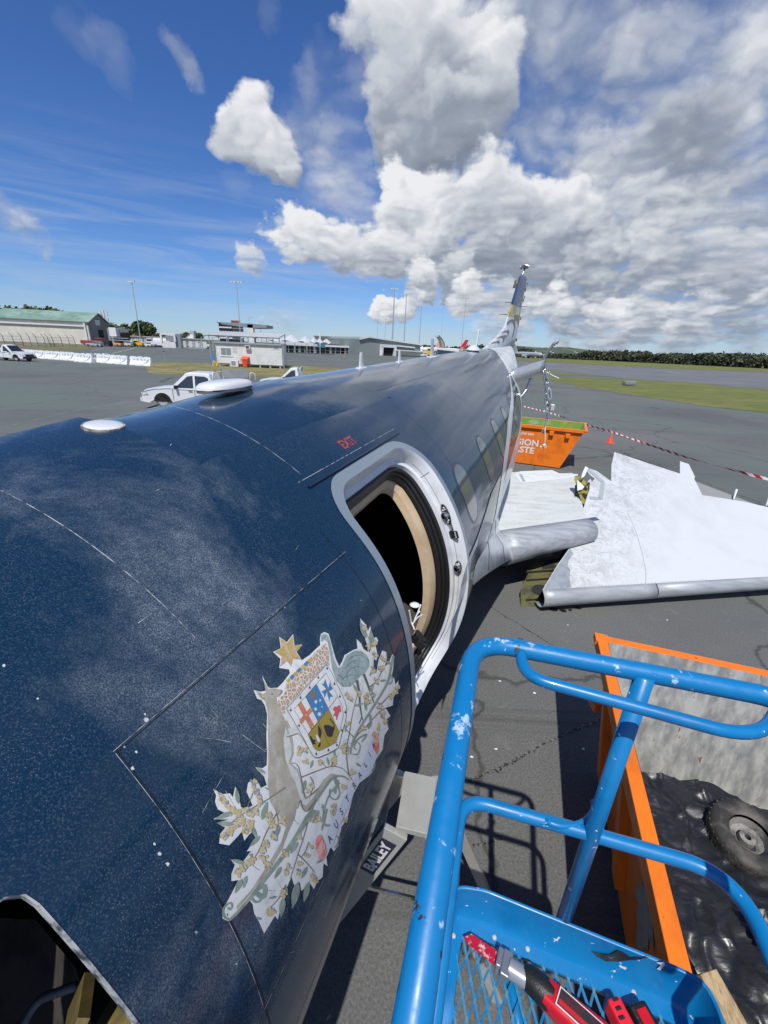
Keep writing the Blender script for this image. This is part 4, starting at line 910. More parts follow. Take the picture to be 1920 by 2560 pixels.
emu = [(792,215),(795,188),(812,168),(840,178),(858,235),(878,330),(905,395),(930,385),(962,312),(1010,285),(1055,280),(1095,310),(1112,345),(1112,385),(1085,425),(1045,455),(1030,480),(985,518),(935,518),(895,480),(868,400),(852,300),(838,225),(815,208),(798,225)]
decal('emu', [K6(emu)], M_emu, arms, off=.0018)
decal('emu_feathers', [K6(p) for L_ in ([(955,400),(985,360),(1030,345),(1070,360)], [(960,440),(990,400),(1040,385),(1080,405)], [(930,470),(960,450),(1000,440),(1030,450)], [(975,340),(1010,315),(1050,310),(1085,330)], [(900,440),(930,455),(950,480)]) for p in stroke2(L_, (4, 1.5))]+[K6(blob((818, 192), 4))], mat('emu_lines', (.09, .12, .12), .5), arms, off=.0021)
decal('emu_legs', [K6(p) for L_, w_ in (([(1030,475),(1045,560),(1050,640),(1062,715)], (18, 7)), ([(1075,435),(1100,500),(1120,560),(1140,620)], (18, 8)), ([(1062,715),(1045,760)], 6), ([(1062,715),(1075,755)], 6)) for p in stroke2(L_, w_)], MATS['emu_lines'], arms, off=.0021)
# scroll stems
stems = [([(190,2052),(150,2030),(150,1975),(190,1940),(205,1960),(190,1985),(175,1970)], 12), ([(185,2055),(240,2005),(330,1900),(420,1785),(520,1660),(620,1520),(690,1400),(740,1330)], (16, 34)), ([(330,1895),(350,1930),(385,1930),(395,1890),(370,1870)], 14), ([(370,1850),(420,1830),(415,1900),(380,1890),(350,1860)], 28), ([(690,1390),(745,1370),(760,1330)], 44), ([(720,1320),(800,1205),(865,1120),(930,1105),(975,1130)], (20, 8)), ([(1270,315),(1252,400),(1235,480),(1180,580),(1110,690),(1040,800),(1000,880),(985,950)], (16, 10)), ([(1235,470),(1255,440),(1262,480),(1240,500)], 9), ([(1115,700),(1120,760),(1100,790)], 16), ([(985,960),(1000,900),(1050,850),(1095,830),(1060,880)], 9), ([(1000,960),(1035,960),(1050,905),(1025,880),(1010,920),(1025,930)], 7), ([(830,1320),(810,1420),(850,1430)], 14), ([(800,1400),(810,1330),(840,1240),(880,1180),(915,1150)], 8), ([(850,1190),(850,1240),(890,1260),(915,1220),(900,1180),(875,1195),(885,1220)], 8), ([(800,1290),(810,1380),(795,1460)], 8), ([(905,1130),(890,1180),(885,1220)], 12), ([(880,1580),(905,1540),(900,1500),(875,1510)], 9), ([(1110,1080),(1145,1050),(1140,1005),(1115,1010)], 8), ([(855,1310),(890,1290),(880,1330),(850,1335)], 8)]
for i, (L_, w_) in enumerate(stems): decal('scroll_stem', [K6(p) for p in stroke2(L_, w_)], M_agreen, arms, off=.0026+i*.00002)
twigs = [[(660,1115),(760,1075),(860,1042),(940,1060),(1000,1135)], [(975,1100),(960,950),(980,820),(1000,700),(1035,560)], [(985,950),(1020,850),(1090,780),(1180,680),(1240,650)], [(760,1270),(720,1360),(680,1500),(640,1620),(590,1780)], [(640,1620),(700,1680),(750,1740)], [(560,1180),(440,1260),(300,1340),(180,1430)], [(500,1350),(430,1480),(380,1600),(300,1720)], [(720,1110),(745,1160),(720,1230)], [(860,1042),(880,990),(870,930)], [(560,1820),(520,1900),(470,1960)], [(1000,620),(960,560)], [(1110,520),(1160,480),(1210,380)], [(1110,290),(1120,240),(1090,160)], [(710,1540),(690,1600),(660,1640)], [(1170,660),(1200,620),(1260,560)], [(1010,850),(960,800),(950,740)], [(790,1010),(830,1050)], [(500,1350),(510,1420),(490,1500)], [(300,1330),(350,1200)]]
decal('branches', [K6(p) for L_ in twigs for p in stroke2(L_, (7, 3.5))], M_abrown, arms, off=.0024)
def leaf(x, y, l, a, w=.28):
    c, s = math.cos(rad(a)), math.sin(rad(a)); out = []
    for k in range(7): u = k/6; out.append((u*l, w*l*.5*math.sin(math.pi*u)**.8*(1.3-u*.6)))
    for k in range(5, 0, -1): u = k/6; out.append((u*l, -w*l*.5*math.sin(math.pi*u)**.8*(1.3-u*.6)))
    return K6([(x+p*c-q*s, y+p*s+q*c) for p, q in out])
LV = [(150,1265,72,-125),(248,1290,108,-98),(205,1345,118,158),(215,1425,112,185),(330,1430,95,65),(425,1090,70,-145),(400,1395,130,-72),(390,1500,100,135),(520,1430,100,112),(290,1680,95,195),(300,1760,90,105),(270,1780,110,115),(640,1540,95,125),(700,1700,90,115),(530,1700,95,120),(640,1800,180,102),(740,1680,0,0),(710,1800,140,103),(500,1900,60,170),(545,1900,140,98),(690,1130,95,105),(590,1480,0,0),(740,1000,60,110),(830,980,60,75),(870,900,80,80),(880,1110,90,70),(1005,500,60,65),(1015,645,60,-20),(1080,610,70,80),(1110,560,60,-60),(1210,350,60,20),(1130,260,120,-95),(1090,200,120,-110),(1180,480,45,-10),(1120,380,60,50),(950,880,60,60),(1020,1020,50,30),(1150,720,0,0),(1165,620,50,40),(400,2050,45,200),(560,1830,60,80),(420,1180,40,30),(810,1650,60,150),(960,760,60,100)]
decal('leaves', [leaf(*q) for q in LV if q[2]], M_agreen, arms, off=.0028)
random.seed(21); gold = []; bluev = []; shade = []
CL = [(135,1260),(170,1295),(210,1340),(250,1360),(290,1335),(330,1350),(365,1330),(160,1500),(200,1465),(240,1430),(300,1460),(330,1420),(345,1160),(370,1215),(390,1270),(270,1400),(450,1370),(470,1420),(480,1500),(400,1590),(430,1560),(310,1680),(270,1710),(240,1745),(340,1650),(410,1640),(730,1165),(710,1205),(650,1500),(715,1570),(700,1620),(650,1680),(575,1700),(560,1740),(730,1760),(750,1790),(640,1740),(550,1620),(540,1400),(650,960),(690,930),(690,1010),(790,1010),(880,1020),(880,990),(660,930),(940,910),(950,940),(965,760),(1000,1080),(940,1180),(860,1340),(880,1310),(950,1390),(455,2000),(540,1880),(960,570),(985,600),(1040,560),(1095,580),(1130,570),(1160,480),(1170,780),(1150,830),(1200,700),(1215,740),(1250,590),(1280,560),(1200,330),(1190,400),(1140,230),(1150,310),(1100,250),(1125,420),(1290,520),(1150,880),(1100,620),(1180,650),(1080,130),(770,1390),(740,1400),(1070,790),(440,1680)]
for c in CL:
    n_ = 13 if c[0] < 560 else 9
    for i in range(n_):
        a = random.uniform(0, 6.28); q = random.uniform(0, 27 if c[0] < 560 else 19); p = (c[0]+q*math.cos(a), c[1]+q*math.sin(a)*1.1)
        (bluev if random.random() < .17 else gold).append(K6(blob(p, random.uniform(7.5, 10.5) if c[0] < 560 else random.uniform(5.5, 8), 7, .08, 1.2)))
decal('blossom_shade', [[(x+(x-sum(p[0] for p in g)/7)*.22, y+(y-sum(p[1] for p in g)/7)*.22) for x, y in g] for g in gold[::2]], mat('blossom_edge', (.36, .26, .12), .5), arms, off=.0029, kind='stuff', cell=1e3)
def dots(name, L_, m, off):
    mb = MB()
    for g in L_:
        c = (sum(p[0] for p in g)/len(g), sum(p[1] for p in g)/len(g)); t, th = hit(*c)
        q = [hit(*p) for p in g]; off += .0000015
        mb.poly([S(a, b_, off) for a, b_ in q]) if len(q) > 2 else None
    o = mb.obj(name, m, arms); o['kind'] = 'stuff'
dots('blossom_gold', gold, mat('blossom_gold', (.52, .42, .20), .5, c2=(.58, .5, .33), scale=90, thr=(.4, .6)), .0031); dots('blossom_blue', bluev, mat('blossom_blue', (.25, .29, .33), .5), .0033)
# shield
sh_o = [(905,625),(970,730),(1145,1105),(1165,1195),(1155,1330),(1100,1530),(1055,1712),(930,1785),(790,1842),(745,1835),(712,1800),(650,1680),(540,1480),(380,1200),(540,1030)]
sc_ = lambda L_, k, c=(800, 1280): [(c[0]+(x-c[0])*k, c[1]+(y-c[1])*k) for x, y in L_]
decal('shield_edge', [K3(sh_o)], mat('shield_line', (.10, .10, .11), .5), arms, off=.0038)
decal('shield_border', [K3(sc_(sh_o, .982))], M_awhite, arms, off=.0042)
lines = []
inn = [(892,738),(1040,1040),(1100,1165),(1112,1290),(1062,1505),(1018,1640),(925,1690),(800,1748),(765,1740),(728,1700),(655,1535),(470,1210),(625,1048),(765,885)]
lines += [K3(p) for i in range(len(inn)) for p in stroke2([inn[i], inn[(i+1) % len(inn)]], 3, 0)]
decal('shield_gold', [K3([(655,1535),(785,1368),(922,1200),(1060,1505),(1018,1640),(925,1690),(800,1748),(765,1740),(728,1700)])], mat('shield_gold', (.34, .26, .05), .45), arms, off=.0046)
decal('shield_blue', [K3([(625,1048),(765,887),(920,1197),(785,1365)])], M_ablue, arms, off=.0046)
decal('shield_cross', [K3([(525,1157),(572,1105),(742,1425),(697,1478)]), K3([(548,1350),(692,1185),(722,1228),(575,1405)])], M_ared, arms, off=.0046)
for c_, r_ in (((635, 1285), 22), ((563, 1372), 16), ((700, 1208), 16), ((565, 1150), 14), ((715, 1440), 14)): decal('cross_emblem', [K3(blob(c_, r_))], M_agold, arms, off=.0050)
mal = [[(910,965),(835,885),(866,882),(885,818)], [(910,965),(944,848),(955,905),(985,948)], [(910,965),(988,1050),(942,1048),(938,1112)], [(910,965),(830,985),(868,1010),(872,1068)]]
mal = [[(910,965),(832,878),(862,880),(882,818),(920,930)], [(910,965),(925,930),(945,848),(958,905),(986,945),(935,975)], [(910,965),(938,985),(988,1050),(945,1048),(938,1112),(905,1000)], [(910,965),(900,995),(872,1068),(862,1008),(830,985),(890,950)]]
decal('shield_maltese_cross', [K3(p) for p in mal], M_ablue, arms, off=.0046)
decal('shield_crowns', [K3(blob((915, 962), 22)), K3([(688,985),(715,968),(745,975),(768,1045),(722,1100),(680,1030)])], M_abrown, arms, off=.0050)
def star7(c, r): return [(c[0]+(r if i % 2 == 0 else r*.55)*math.cos(i*math.pi/7), c[1]+(r if i % 2 == 0 else r*.55)*math.sin(i*math.pi/7)*1.15) for i in range(14)]
decal('shield_stars', [K3(star7(c, r)) for c, r in (((760,1115), 25), ((815,1095), 18), ((838,1178), 12), ((755,1208), 24), ((805,1273), 30))], M_whiteclean, arms, off=.0050)
decal('shield_lion', [K3([(980,1205),(1005,1170),(1030,1180),(1050,1160),(1075,1158),(1085,1175),(1075,1185),(1090,1215),(1085,1250),(1070,1240),(1060,1260),(1045,1300),(1035,1345),(1022,1352),(1020,1300),(1000,1290),(985,1305),(985,1280),(1002,1262),(1005,1235),(985,1225)])], mat('lion_red', (.62, .10, .12), .5), arms, off=.0050)
decal('shield_swan', [K3([(862,1420),(885,1412),(925,1412),(955,1425),(985,1440),(992,1410),(965,1375),(940,1345),(940,1328),(955,1330),(955,1348),(985,1375),(1003,1410),(1003,1460),(985,1510),(975,1560),(940,1570),(910,1560),(890,1530),(880,1490),(865,1450)]), K3([(785,1415),(800,1430),(830,1480),(832,1530),(818,1585),(795,1560),(790,1500)]), K3([(678,1550),(700,1560),(720,1600),(760,1605),(745,1640),(765,1660),(720,1665),(700,1630)]), K3([(800,1650),(825,1635),(815,1690),(790,1705),(785,1690)])], M_adark, arms, off=.0050)
decal('shield_shrike', [K3([(755,1540),(775,1540),(800,1580),(815,1620),(795,1640),(770,1610)])], M_whiteclean, arms, off=.0054)
lines += [K3(p) for a, b in (((625,1048),(785,1368)), ((785,1368),(932,1682)), ((765,887),(922,1200)), ((922,1200),(1040,1045)), ((655,1535),(922,1200)), ((922,1200),(1060,1505)), ((822, 820), (892, 738))) for p in stroke2([a, b], 3.2, 0)]
erm = []
for x, y in ((905,680),(790,800),(680,930),(560,1060),(432,1222),(540,1420),(1000,880),(1070,1042),(1140,1245),(1095,1480),(1030,1670),(918,1735),(762,1785)):
    erm += [K3([(x, y-22), (x+14, y+14), (x+3, y+10), (x, y+24), (x-4, y+10), (x-14, y+8)]), K3(blob((x-4, y-32), 4, 5))]
decal('shield_lines', lines+erm, M_adark, arms, off=.0056)
# ribbon with the country's name
decal('ribbon', [K6([(828,1600),(818,1500),(880,1365),(935,1255),(985,1165),(1040,1075),(1090,955),(1120,860),(1150,835),(1168,900),(1160,980),(1128,1060),(1100,1105),(1045,1150),(1008,1215),(980,1290),(940,1370),(900,1460),(868,1565)])], mat('ribbon_white', (.56, .61, .70), .45), arms, off=.0034)
M_rr = mat('ribbon_red', (.66, .16, .14), .5, c2=(.74, .45, .42), scale=30, thr=(.45, .6))
decal('ribbon_end', [K6([(750,1555),(765,1500),(790,1490),(802,1520),(828,1600),(810,1650),(775,1648)])], M_rr, arms, off=.0038); decal('ribbon_end', [K6([(1135,860),(1148,815),(1162,830),(1176,925),(1160,965),(1140,930)])], M_rr, arms, off=.0038)
ex = V((.46, -.888, 0)); let = []
for ch, (x, y), sz in (('A', (848,1520), 50), ('U', (890,1425), 50), ('S', (925,1340), 48), ('T', (965,1258), 46), ('R', (1010,1168), 44), ('A', (1046,1100), 42), ('L', (1082,1030), 40), ('I', (1112,965), 38), ('A', (1136,905), 36)):
    vs, fs = text2d(ch, sz*1.3, .5); ux = (.46*.8, -.888*.8); uy = (-.43, -.90)
    let.append(([(500+(x+v.x*ux[0]+v.y*uy[0])/2.633, 1520+(y+v.x*ux[1]+v.y*uy[1])/2.633) for v in vs], fs))
for l_ in let: decal('ribbon_letter', [], M_adark, arms, off=.0042, extra=[l_])
# ------------------------------------------------------------------ severed outer wing lying against the stub
q0, q1 = zp(1356, 1475, .33), zp(1920, 1442, .36); q2 = EYE+ray(1540, 1130)*(8.1/ray(1540, 1130).y)
wn_ = (q1-q0).cross(q2-q0).normalized(); wn_ = wn_ if wn_.z > 0 else -wn_
WP = lambda x, y, d=0.: pp(x, y, wn_, q0)+wn_*d
sw = thing('severed_wing', 'white severed aircraft wing with bare metal leading edge resting on the asphalt', 'aircraft wing', (q0.x, q0.y, 0))
e1 = (q1-q0).normalized(); wf = e1.cross(wn_).normalized(); wf = wf if wf.dot(AX) < 0 else -wf
wend = q0+e1*9.5
tipTE = WP(1920, 1268); tdir = (tipTE-WP(1755, 1240)).normalized(); wte = tipTE+tdir*2.2
out_ = [(1356, 1475), (1392, 1415), (1425, 1368), (1440, 1330), (1455, 1290), (1458, 1272), (1474, 1222), (1475, 1206), (1468, 1204), (1476, 1197), (1480, 1205), (1487, 1196), (1476, 1188), (1467, 1176), (1468, 1170), (1490, 1176), (1528, 1203), (1529, 1162), (1536, 1130), (1620, 1158), (1700, 1184), (1700, 1153), (1722, 1160), (1738, 1193), (1735, 1196), (1756, 1238), (1798, 1244), (1860, 1254), (1920, 1268)]
P = [WP(*p) for p in out_]+[wte, wend]
mb = MB(); mb.prism(P, -wn_*.012); mb.obj('upper_skin', M_wingold, sw)
def dirt_near_cut():
    N, L = M_wingold.node_tree.nodes, M_wingold.node_tree.links; b = N['Principled BSDF']; src = b.inputs['Base Color'].links[0].from_socket
    t = N.new('ShaderNodeTexCoord'); d = N.new('ShaderNodeVectorMath'); d.operation = 'SUBTRACT'; L.new(t.outputs['Object'], d.inputs[0]); d.inputs[1].default_value = tuple(q0)
    cutd = (WP(1536, 1130)-q0).normalized(); nd = wn_.cross(cutd).normalized(); nd = nd if nd.dot(e1) > 0 else -nd
    dd = N.new('ShaderNodeVectorMath'); dd.operation = 'DOT_PRODUCT'; L.new(d.outputs[0], dd.inputs[0]); dd.inputs[1].default_value = tuple(nd)
    m = N.new('ShaderNodeMapRange'); m.interpolation_type = 'SMOOTHSTEP'; L.new(dd.outputs['Value'], m.inputs['Value']); m.inputs['From Min'].default_value = 1.5; m.inputs['From Max'].default_value = .25; m.inputs['To Max'].default_value = 1.
    def nz(s, dist, lo, hi):
        n = N.new('ShaderNodeTexNoise'); n.inputs['Scale'].default_value = s; n.inputs['Detail'].default_value = 8; n.inputs['Roughness'].default_value = .68; n.inputs['Distortion'].default_value = dist; L.new(t.outputs['Object'], n.inputs['Vector'])
        r = N.new('ShaderNodeMapRange'); L.new(n.outputs[0], r.inputs['Value']); r.inputs['From Min'].default_value = lo; r.inputs['From Max'].default_value = hi; return r.outputs[0]
    prev = src
    for s_, ds, lo, hi, c, k in ((4, 1.2, .44, .68, (.33, .34, .34), .75), (11, 2.5, .53, .62, (.30, .31, .32), .7), (38, .5, .60, .68, (.22, .23, .25), .8)):
        w = N.new('ShaderNodeMath'); w.operation = 'MULTIPLY'; L.new(nz(s_, ds, lo, hi), w.inputs[0]); L.new(m.outputs[0], w.inputs[1]); w2 = N.new('ShaderNodeMath'); w2.operation = 'MULTIPLY'; L.new(w.outputs[0], w2.inputs[0]); w2.inputs[1].default_value = k
        x = N.new('ShaderNodeMix'); x.data_type = 'RGBA'; L.new(w2.outputs[0], x.inputs['Factor']); L.new(prev, x.inputs['A']); x.inputs['B'].default_value = (*c, 1); prev = x.outputs['Result']
    L.new(prev, b.inputs['Base Color'])
# painted shadow patch near the cut; the second, scuffed skin panel with smears of grime is switched off
M_scuff = mat('scuffed_skin', (.56, .58, .60), .45, c2=(.36, .37, .38), scale=4.5, thr=(.46, .68), c3=(.24, .25, .27), s3=16, thr3=(.60, .70), detail=9, stretch=(1, 2.2, 1))
mb = MB(); mb.prism([WP(x, y) for x, y in [(1359, 1474), (1392, 1418), (1425, 1371), (1434, 1385), (1422, 1400), (1419, 1415), (1426, 1425), (1424, 1445), (1428, 1468), (1415, 1471)]], wn_*.002); mb.obj('painted_shadow_patch', mat('painted_shadow_grey', (.27, .30, .335), .45, c2=(.22, .245, .275), scale=9), sw)  # jagged shadow on the white skin, painted as a flat grey patch
if 0: mb = MB(); mb.prism([WP(x, y) for x, y in [(1362, 1472), (1394, 1418), (1427, 1370), (1442, 1330), (1457, 1288), (1476, 1222), (1500, 1230), (1520, 1212), (1533, 1205), (1534, 1165), (1540, 1136), (1556, 1141), (1572, 1200), (1590, 1262), (1600, 1320), (1560, 1400), (1545, 1440), (1512, 1468), (1440, 1470)]], wn_*.003); mb.obj('scuffed_panel', M_scuff, sw)
dirt_near_cut()
mb = MB(); P1 = [WP(x, y, .006) for x, y in ((1474, 1245), (1501, 1247), (1507, 1206), (1468, 1172))]
for a, b in zip(P1, P1[1:]): mb.bar(a, b, .07, .004, up=wn_)
mb.obj('walkway_line', M_grey, sw)
mb = MB()
for pts in ([(1567, 1275), (1590, 1330), (1606, 1385), (1615, 1430), (1614, 1470)], [(1580, 1322), (1588, 1340)], [(1500, 1382), (1526, 1380)], [(1560, 1290), (1570, 1300)]): mb.tube([WP(*p, .002) for p in pts], .006, 4)
mb.obj('scratches', mat('pencil_grey', (.45, .46, .47), .6), sw)['kind'] = 'stuff'
prof2 = [(0, .004), (.06, -.010), (.115, -.035), (.15, -.08), (.162, -.13), (.155, -.18), (.13, -.225), (.08, -.26), (0, -.29)]
def le2(a, b, k0, k1, m_=10):
    return [[a.lerp(b, i/m_)+wf*(x*(k0+(k1-k0)*i/m_))+wn_*(z*(k0+(k1-k0)*i/m_)) for x, z in prof2] for i in range(m_+1)]
M_le = mat('dull_leading_edge', (.42, .44, .46), .5, .25, c2=(.30, .32, .345), scale=3, thr=(.4, .65), stretch=(.4, 3, 3), rvar=.08)
j0 = q0+e1*((WP(1640, 1460)-q0).dot(e1))
MB().grid(le2(q0, j0-e1*.008, 1., .92)).obj('leading_edge', M_le, sw, smooth='full', solid=.006)
MB().grid(le2(j0+e1*.008, wend, .90, .5)).obj('leading_edge', M_le, sw, smooth='full', solid=.006)
mb = MB()
for k in range(46): 
    p = q0+e1*(.08+k*.055)+wn_*.004-wf*.012; mb.box(p, (.010, .010, .004))
mb.obj('rivets', MATS['pencil_grey'], sw)['kind'] = 'stuff'
M_darkgreen = mat('shaded_primer', (.10, .095, .035), .6, c2=(.05, .05, .025), scale=7)  # green primer darkened in colour for the shade below the upper skin
# lower skin, sticking out beyond the cut, with green primed stringers and holes
lo = -.34; L_ = [(1354, 1482), (1322, 1500), (1322, 1440), (1340, 1400), (1352, 1370), (1420, 1360), (1470, 1280), (1530, 1210), (1560, 1300), (1560, 1460)]
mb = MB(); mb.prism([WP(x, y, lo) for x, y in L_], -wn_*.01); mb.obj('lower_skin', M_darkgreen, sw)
for x, y, r in ((1372, 1442, .13), (1395, 1385, .12)):
    c = WP(x, y, lo+.012); MB().poly([c+e1*r*math.cos(a)+wf*r*.7*math.sin(a) for a in [k*.314 for k in range(20)]]).obj('lightening_hole', M_dark, sw)
mb = MB()
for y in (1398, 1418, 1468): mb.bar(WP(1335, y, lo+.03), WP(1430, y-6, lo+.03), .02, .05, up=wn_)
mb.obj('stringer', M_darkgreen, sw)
mb = MB(); mb.quad(WP(1358, 1474, -.01), WP(1425, 1368, -.01), WP(1425, 1368, lo), WP(1358, 1474, lo)); mb.obj('cut_rib', M_dark, sw)
for k, (x, y, s_) in enumerate(((1466, 1208, 1.), (1470, 1232, .8))):
    c = WP(x, y, -.1); mb = MB(); mb.poly([c+e1*.2*s_*math.cos(a)*(1 if math.sin(a) > 0 else .6)+wf*.32*s_*math.sin(a) for a in [i*.5236 for i in range(12)]], ); mb.obj('torn_rib', M_green, sw)
    MB().poly([c+wn_*.006+e1*.05*math.cos(a)+wf*.09*math.sin(a) for a in [i*.5236 for i in range(12)]]).obj('lightening_hole', M_dark, sw)
mb = MB(); mb.prism([WP(x, y, .01) for x, y in ((1452, 1190), (1460, 1172), (1467, 1176), (1458, 1196), (1450, 1202))], wn_*.05); mb.obj('torn_strip', M_white, sw)
mb = MB(); mb.prism([WP(x, y, -.05) for x, y in ((1446, 1196), (1464, 1212), (1458, 1219), (1446, 1222))], wn_*.01); mb.obj('torn_strip', M_white, sw)
mb = MB(); mb.quad(*[WP(x, y, -.22) for x, y in ((1450, 1190), (1520, 1180), (1530, 1212), (1475, 1300), (1452, 1290))]); mb.obj('spar_bay', MATS['wing_box_grey'], sw)
for x, y in ((1832, 1234), (1914, 1250)):
    MB().tube([WP(x, y+16, .02), WP(x, y, .10)], [.012, .02], 8).obj('hinge_pin', M_whiteclean, sw, smooth=True)
mb = MB(); mb.prism([p-wn_*.02-V((0, 0, 0)) for p in (WP(1380, 1470), WP(1560, 1300), WP(1700, 1186), WP(1920, 1270), wte, wend)], -wn_*.2); mb.obj('wing_box', MATS['wing_box_grey'], sw)
# landing-gear leg that holds the trailing edge up
c = WP(1560, 1230, -.2); mb = MB(); mb.tube([c, V((c.x+.1, c.y+.1, .25))], .06, 10); mb.tube([c+V((.1, -.2, -.1)), V((c.x+.1, c.y+.05, .4))], .03, 8); mb.obj('gear_leg', M_alu, sw, smooth=True)
mb = MB(); mb.lathe([(.12, -.09), (.24, -.09), (.28, -.05), (.28, .05), (.24, .09), (.12, .09)], (c.x+.1, c.y+.1, .28), 24, M=Matrix.Rotation(rad(90), 3, 'Y')); mb.obj('gear_wheel', M_tyre, sw, smooth=True)

# ------------------------------------------------------------------ skips
def skip(name, label, O, ex, ey, Lx, Ly, z1, slope_x, slope_y, M_in, base=.08):
    """O near-left rim corner; ex, ey horizontal unit vectors along the rim; ends slope in by slope_x, sides by slope_y"""
    s = thing(name, label, 'skip', (O.x, O.y, 0)); up = V((0, 0, 1))
    R4 = [O, O+ex*Lx, O+ex*Lx+ey*Ly, O+ey*Ly]; R4 = [V((p.x, p.y, z1)) for p in R4]
    B4 = [O+ex*slope_x+ey*slope_y, O+ex*(Lx-slope_x)+ey*slope_y, O+ex*(Lx-slope_x)+ey*(Ly-slope_y), O+ex*slope_x+ey*(Ly-slope_y)]; B4 = [V((p.x, p.y, base)) for p in B4]
    c = (R4[0]+R4[2])/2
    names = ('front_panel', 'end_panel', 'back_panel', 'end_panel')
    for i in range(4):
        a, b, d, e = R4[i], R4[(i+1) % 4], B4[(i+1) % 4], B4[i]; n = (b-a).cross(e-a).normalized(); n = n if n.dot(c-a) > 0 else -n
        MB().prism([a, b, d, e], n*.005).obj(names[i], M_orange, s)
        MB().quad(*[p+n*.010 for p in (a, b, d, e)]).obj('inner_lining', M_in[i], s)
    MB().prism(B4, V((0, 0, .01))).obj('skip_floor', M_in[0], s)
    for i in range(4):
        a, b = R4[i], R4[(i+1) % 4]; d = (b-a).normalized(); o_ = d.cross(up); o_ = o_ if o_.dot(a-c) > 0 else -o_
        m_ = MB(); m_.bar(a+o_*.03-d*.065-up*.02, b+o_*.03+d*.065-up*.02, .075, .05); m_.box(b+o_*.03+d*.03-up*.016, (.10, .10, .049), rz=math.atan2(d.y, d.x)); m_.bar(a+o_*.062-d*.06-up*.055, b+o_*.062+d*.06-up*.055, .008, .07); m_.obj('rim', M_orange, s, bevel=.004)
    return s, R4, B4
M_bare = mat('worn_bare_steel', (.27, .275, .27), .55, .2, c2=(.50, .50, .475), scale=6, thr=(.40, .62), c3=(.26, .10, .06), s3=9, thr3=(.655, .70), detail=10, rvar=.12, bump=.25, bscale=22, stretch=(2.2, 2.2, .7))
o2 = zp(1516, 1603, 1.2); exs = V((.954, -.30, 0)).normalized(); eys = V((-.30, -.954, 0)).normalized()
sk, R4, B4 = skip('waste_skip', 'near orange waste skip with bare metal inside, filled with black plastic and a tyre', o2, eys, exs, 3.2, 1.75, 1.2, .16, .15, [M_bare]*4)
n = (R4[1]-R4[0]).cross(B4[0]-R4[0]).normalized(); n = n if n.dot(exs) < 0 else -n
def sidep(x, y): return pp(x, y, n, R4[0])+n*.004
M_worn = mat('peeled_patch', (.30, .31, .32), .6, c2=(.22, .22, .22), scale=12)
MB().poly([sidep(x, y) for x, y in ((1595, 2212), (1605, 2208), (1616, 2225), (1627, 2270), (1635, 2330), (1638, 2385), (1625, 2345), (1621, 2378), (1596, 2372), (1590, 2350), (1597, 2310), (1592, 2285), (1600, 2258), (1590, 2240))]).obj('peeled_patch', M_worn, sk)
mb = MB(); dn = (B4[0]-R4[0]).normalized(); al_ = (R4[1]-R4[0]).normalized()
text_on(mb, 'REGION', .17, sidep(1652, 2300), al_, -dn, .001) if (al_.cross(-dn)).dot(n) > 0 else text_on(mb, 'REGION', .17, sidep(1652, 2300), al_, -dn, -.001)
mb.obj('skip_lettering', mat('ghost_lettering', (.55, .42, .33), .6), sk)
for f in (.1, .32, .62):
    c = R4[0].lerp(R4[1], f); MB().prism([c+dn*.12-al_*.03, c+dn*.12+al_*.03, c+dn*.95+al_*.06+n*.0, c+dn*.95-al_*.06], n*.05).obj('stiffener', M_orange, sk)
c = R4[0]+dn*.55+al_*.02; MB().box(c+n*.06, (.05, .12, .08)).obj('lifting_lug', M_orange, sk, bevel=.01)
# contents
cen = (R4[0]+R4[2])/2
M_plas = mat('black_plastic', (.015, .016, .019), .40, rvar=.14, scale=5, bump=.4, bscale=8, bd=.02, stretch=(1, 2.2, 1))
def crumple(x, y):
    return .22*noise.noise(V((x*1.5, y*1.5, 0)))+.06*abs(noise.noise(V((x*3.4+2*noise.noise(V((x, y, 9))), y*5, 3))))+.045*abs(noise.noise(V((x*9, y*5, 5))))+.03*max(0, 1-abs(noise.noise(V((x*3, y*4.5, 31))))*9)**2+.018*max(0, 1-abs(noise.noise(V((x*8+y*3, y*4-x*2, 17))))*8)**2+.005*noise.noise(V((x*24, y*15, 5)))+.14*math.exp(-((x-1.5)**2+(y-.8)**2)/.10)
rows = []
for i in range(170):
    u = .52+(3.1-.52)*i/169; r_ = []
    for j in range(120):
        w = .10+(1.75-.2)*j/119; p = R4[0]+eys*u+exs*w; z = .50+.75*crumple(u, w)+.1*math.sin(u*2.4)-.25*max(0, .9-u)
        if w < .18: z -= .02
        r_.append(V((p.x, p.y, z)))
    rows.append(r_)
o = MB().grid(rows).obj('plastic_sheeting', M_plas, None, smooth='full'); tag(o, 'crumpled black plastic sheeting filling the near orange skip', 'plastic sheeting')
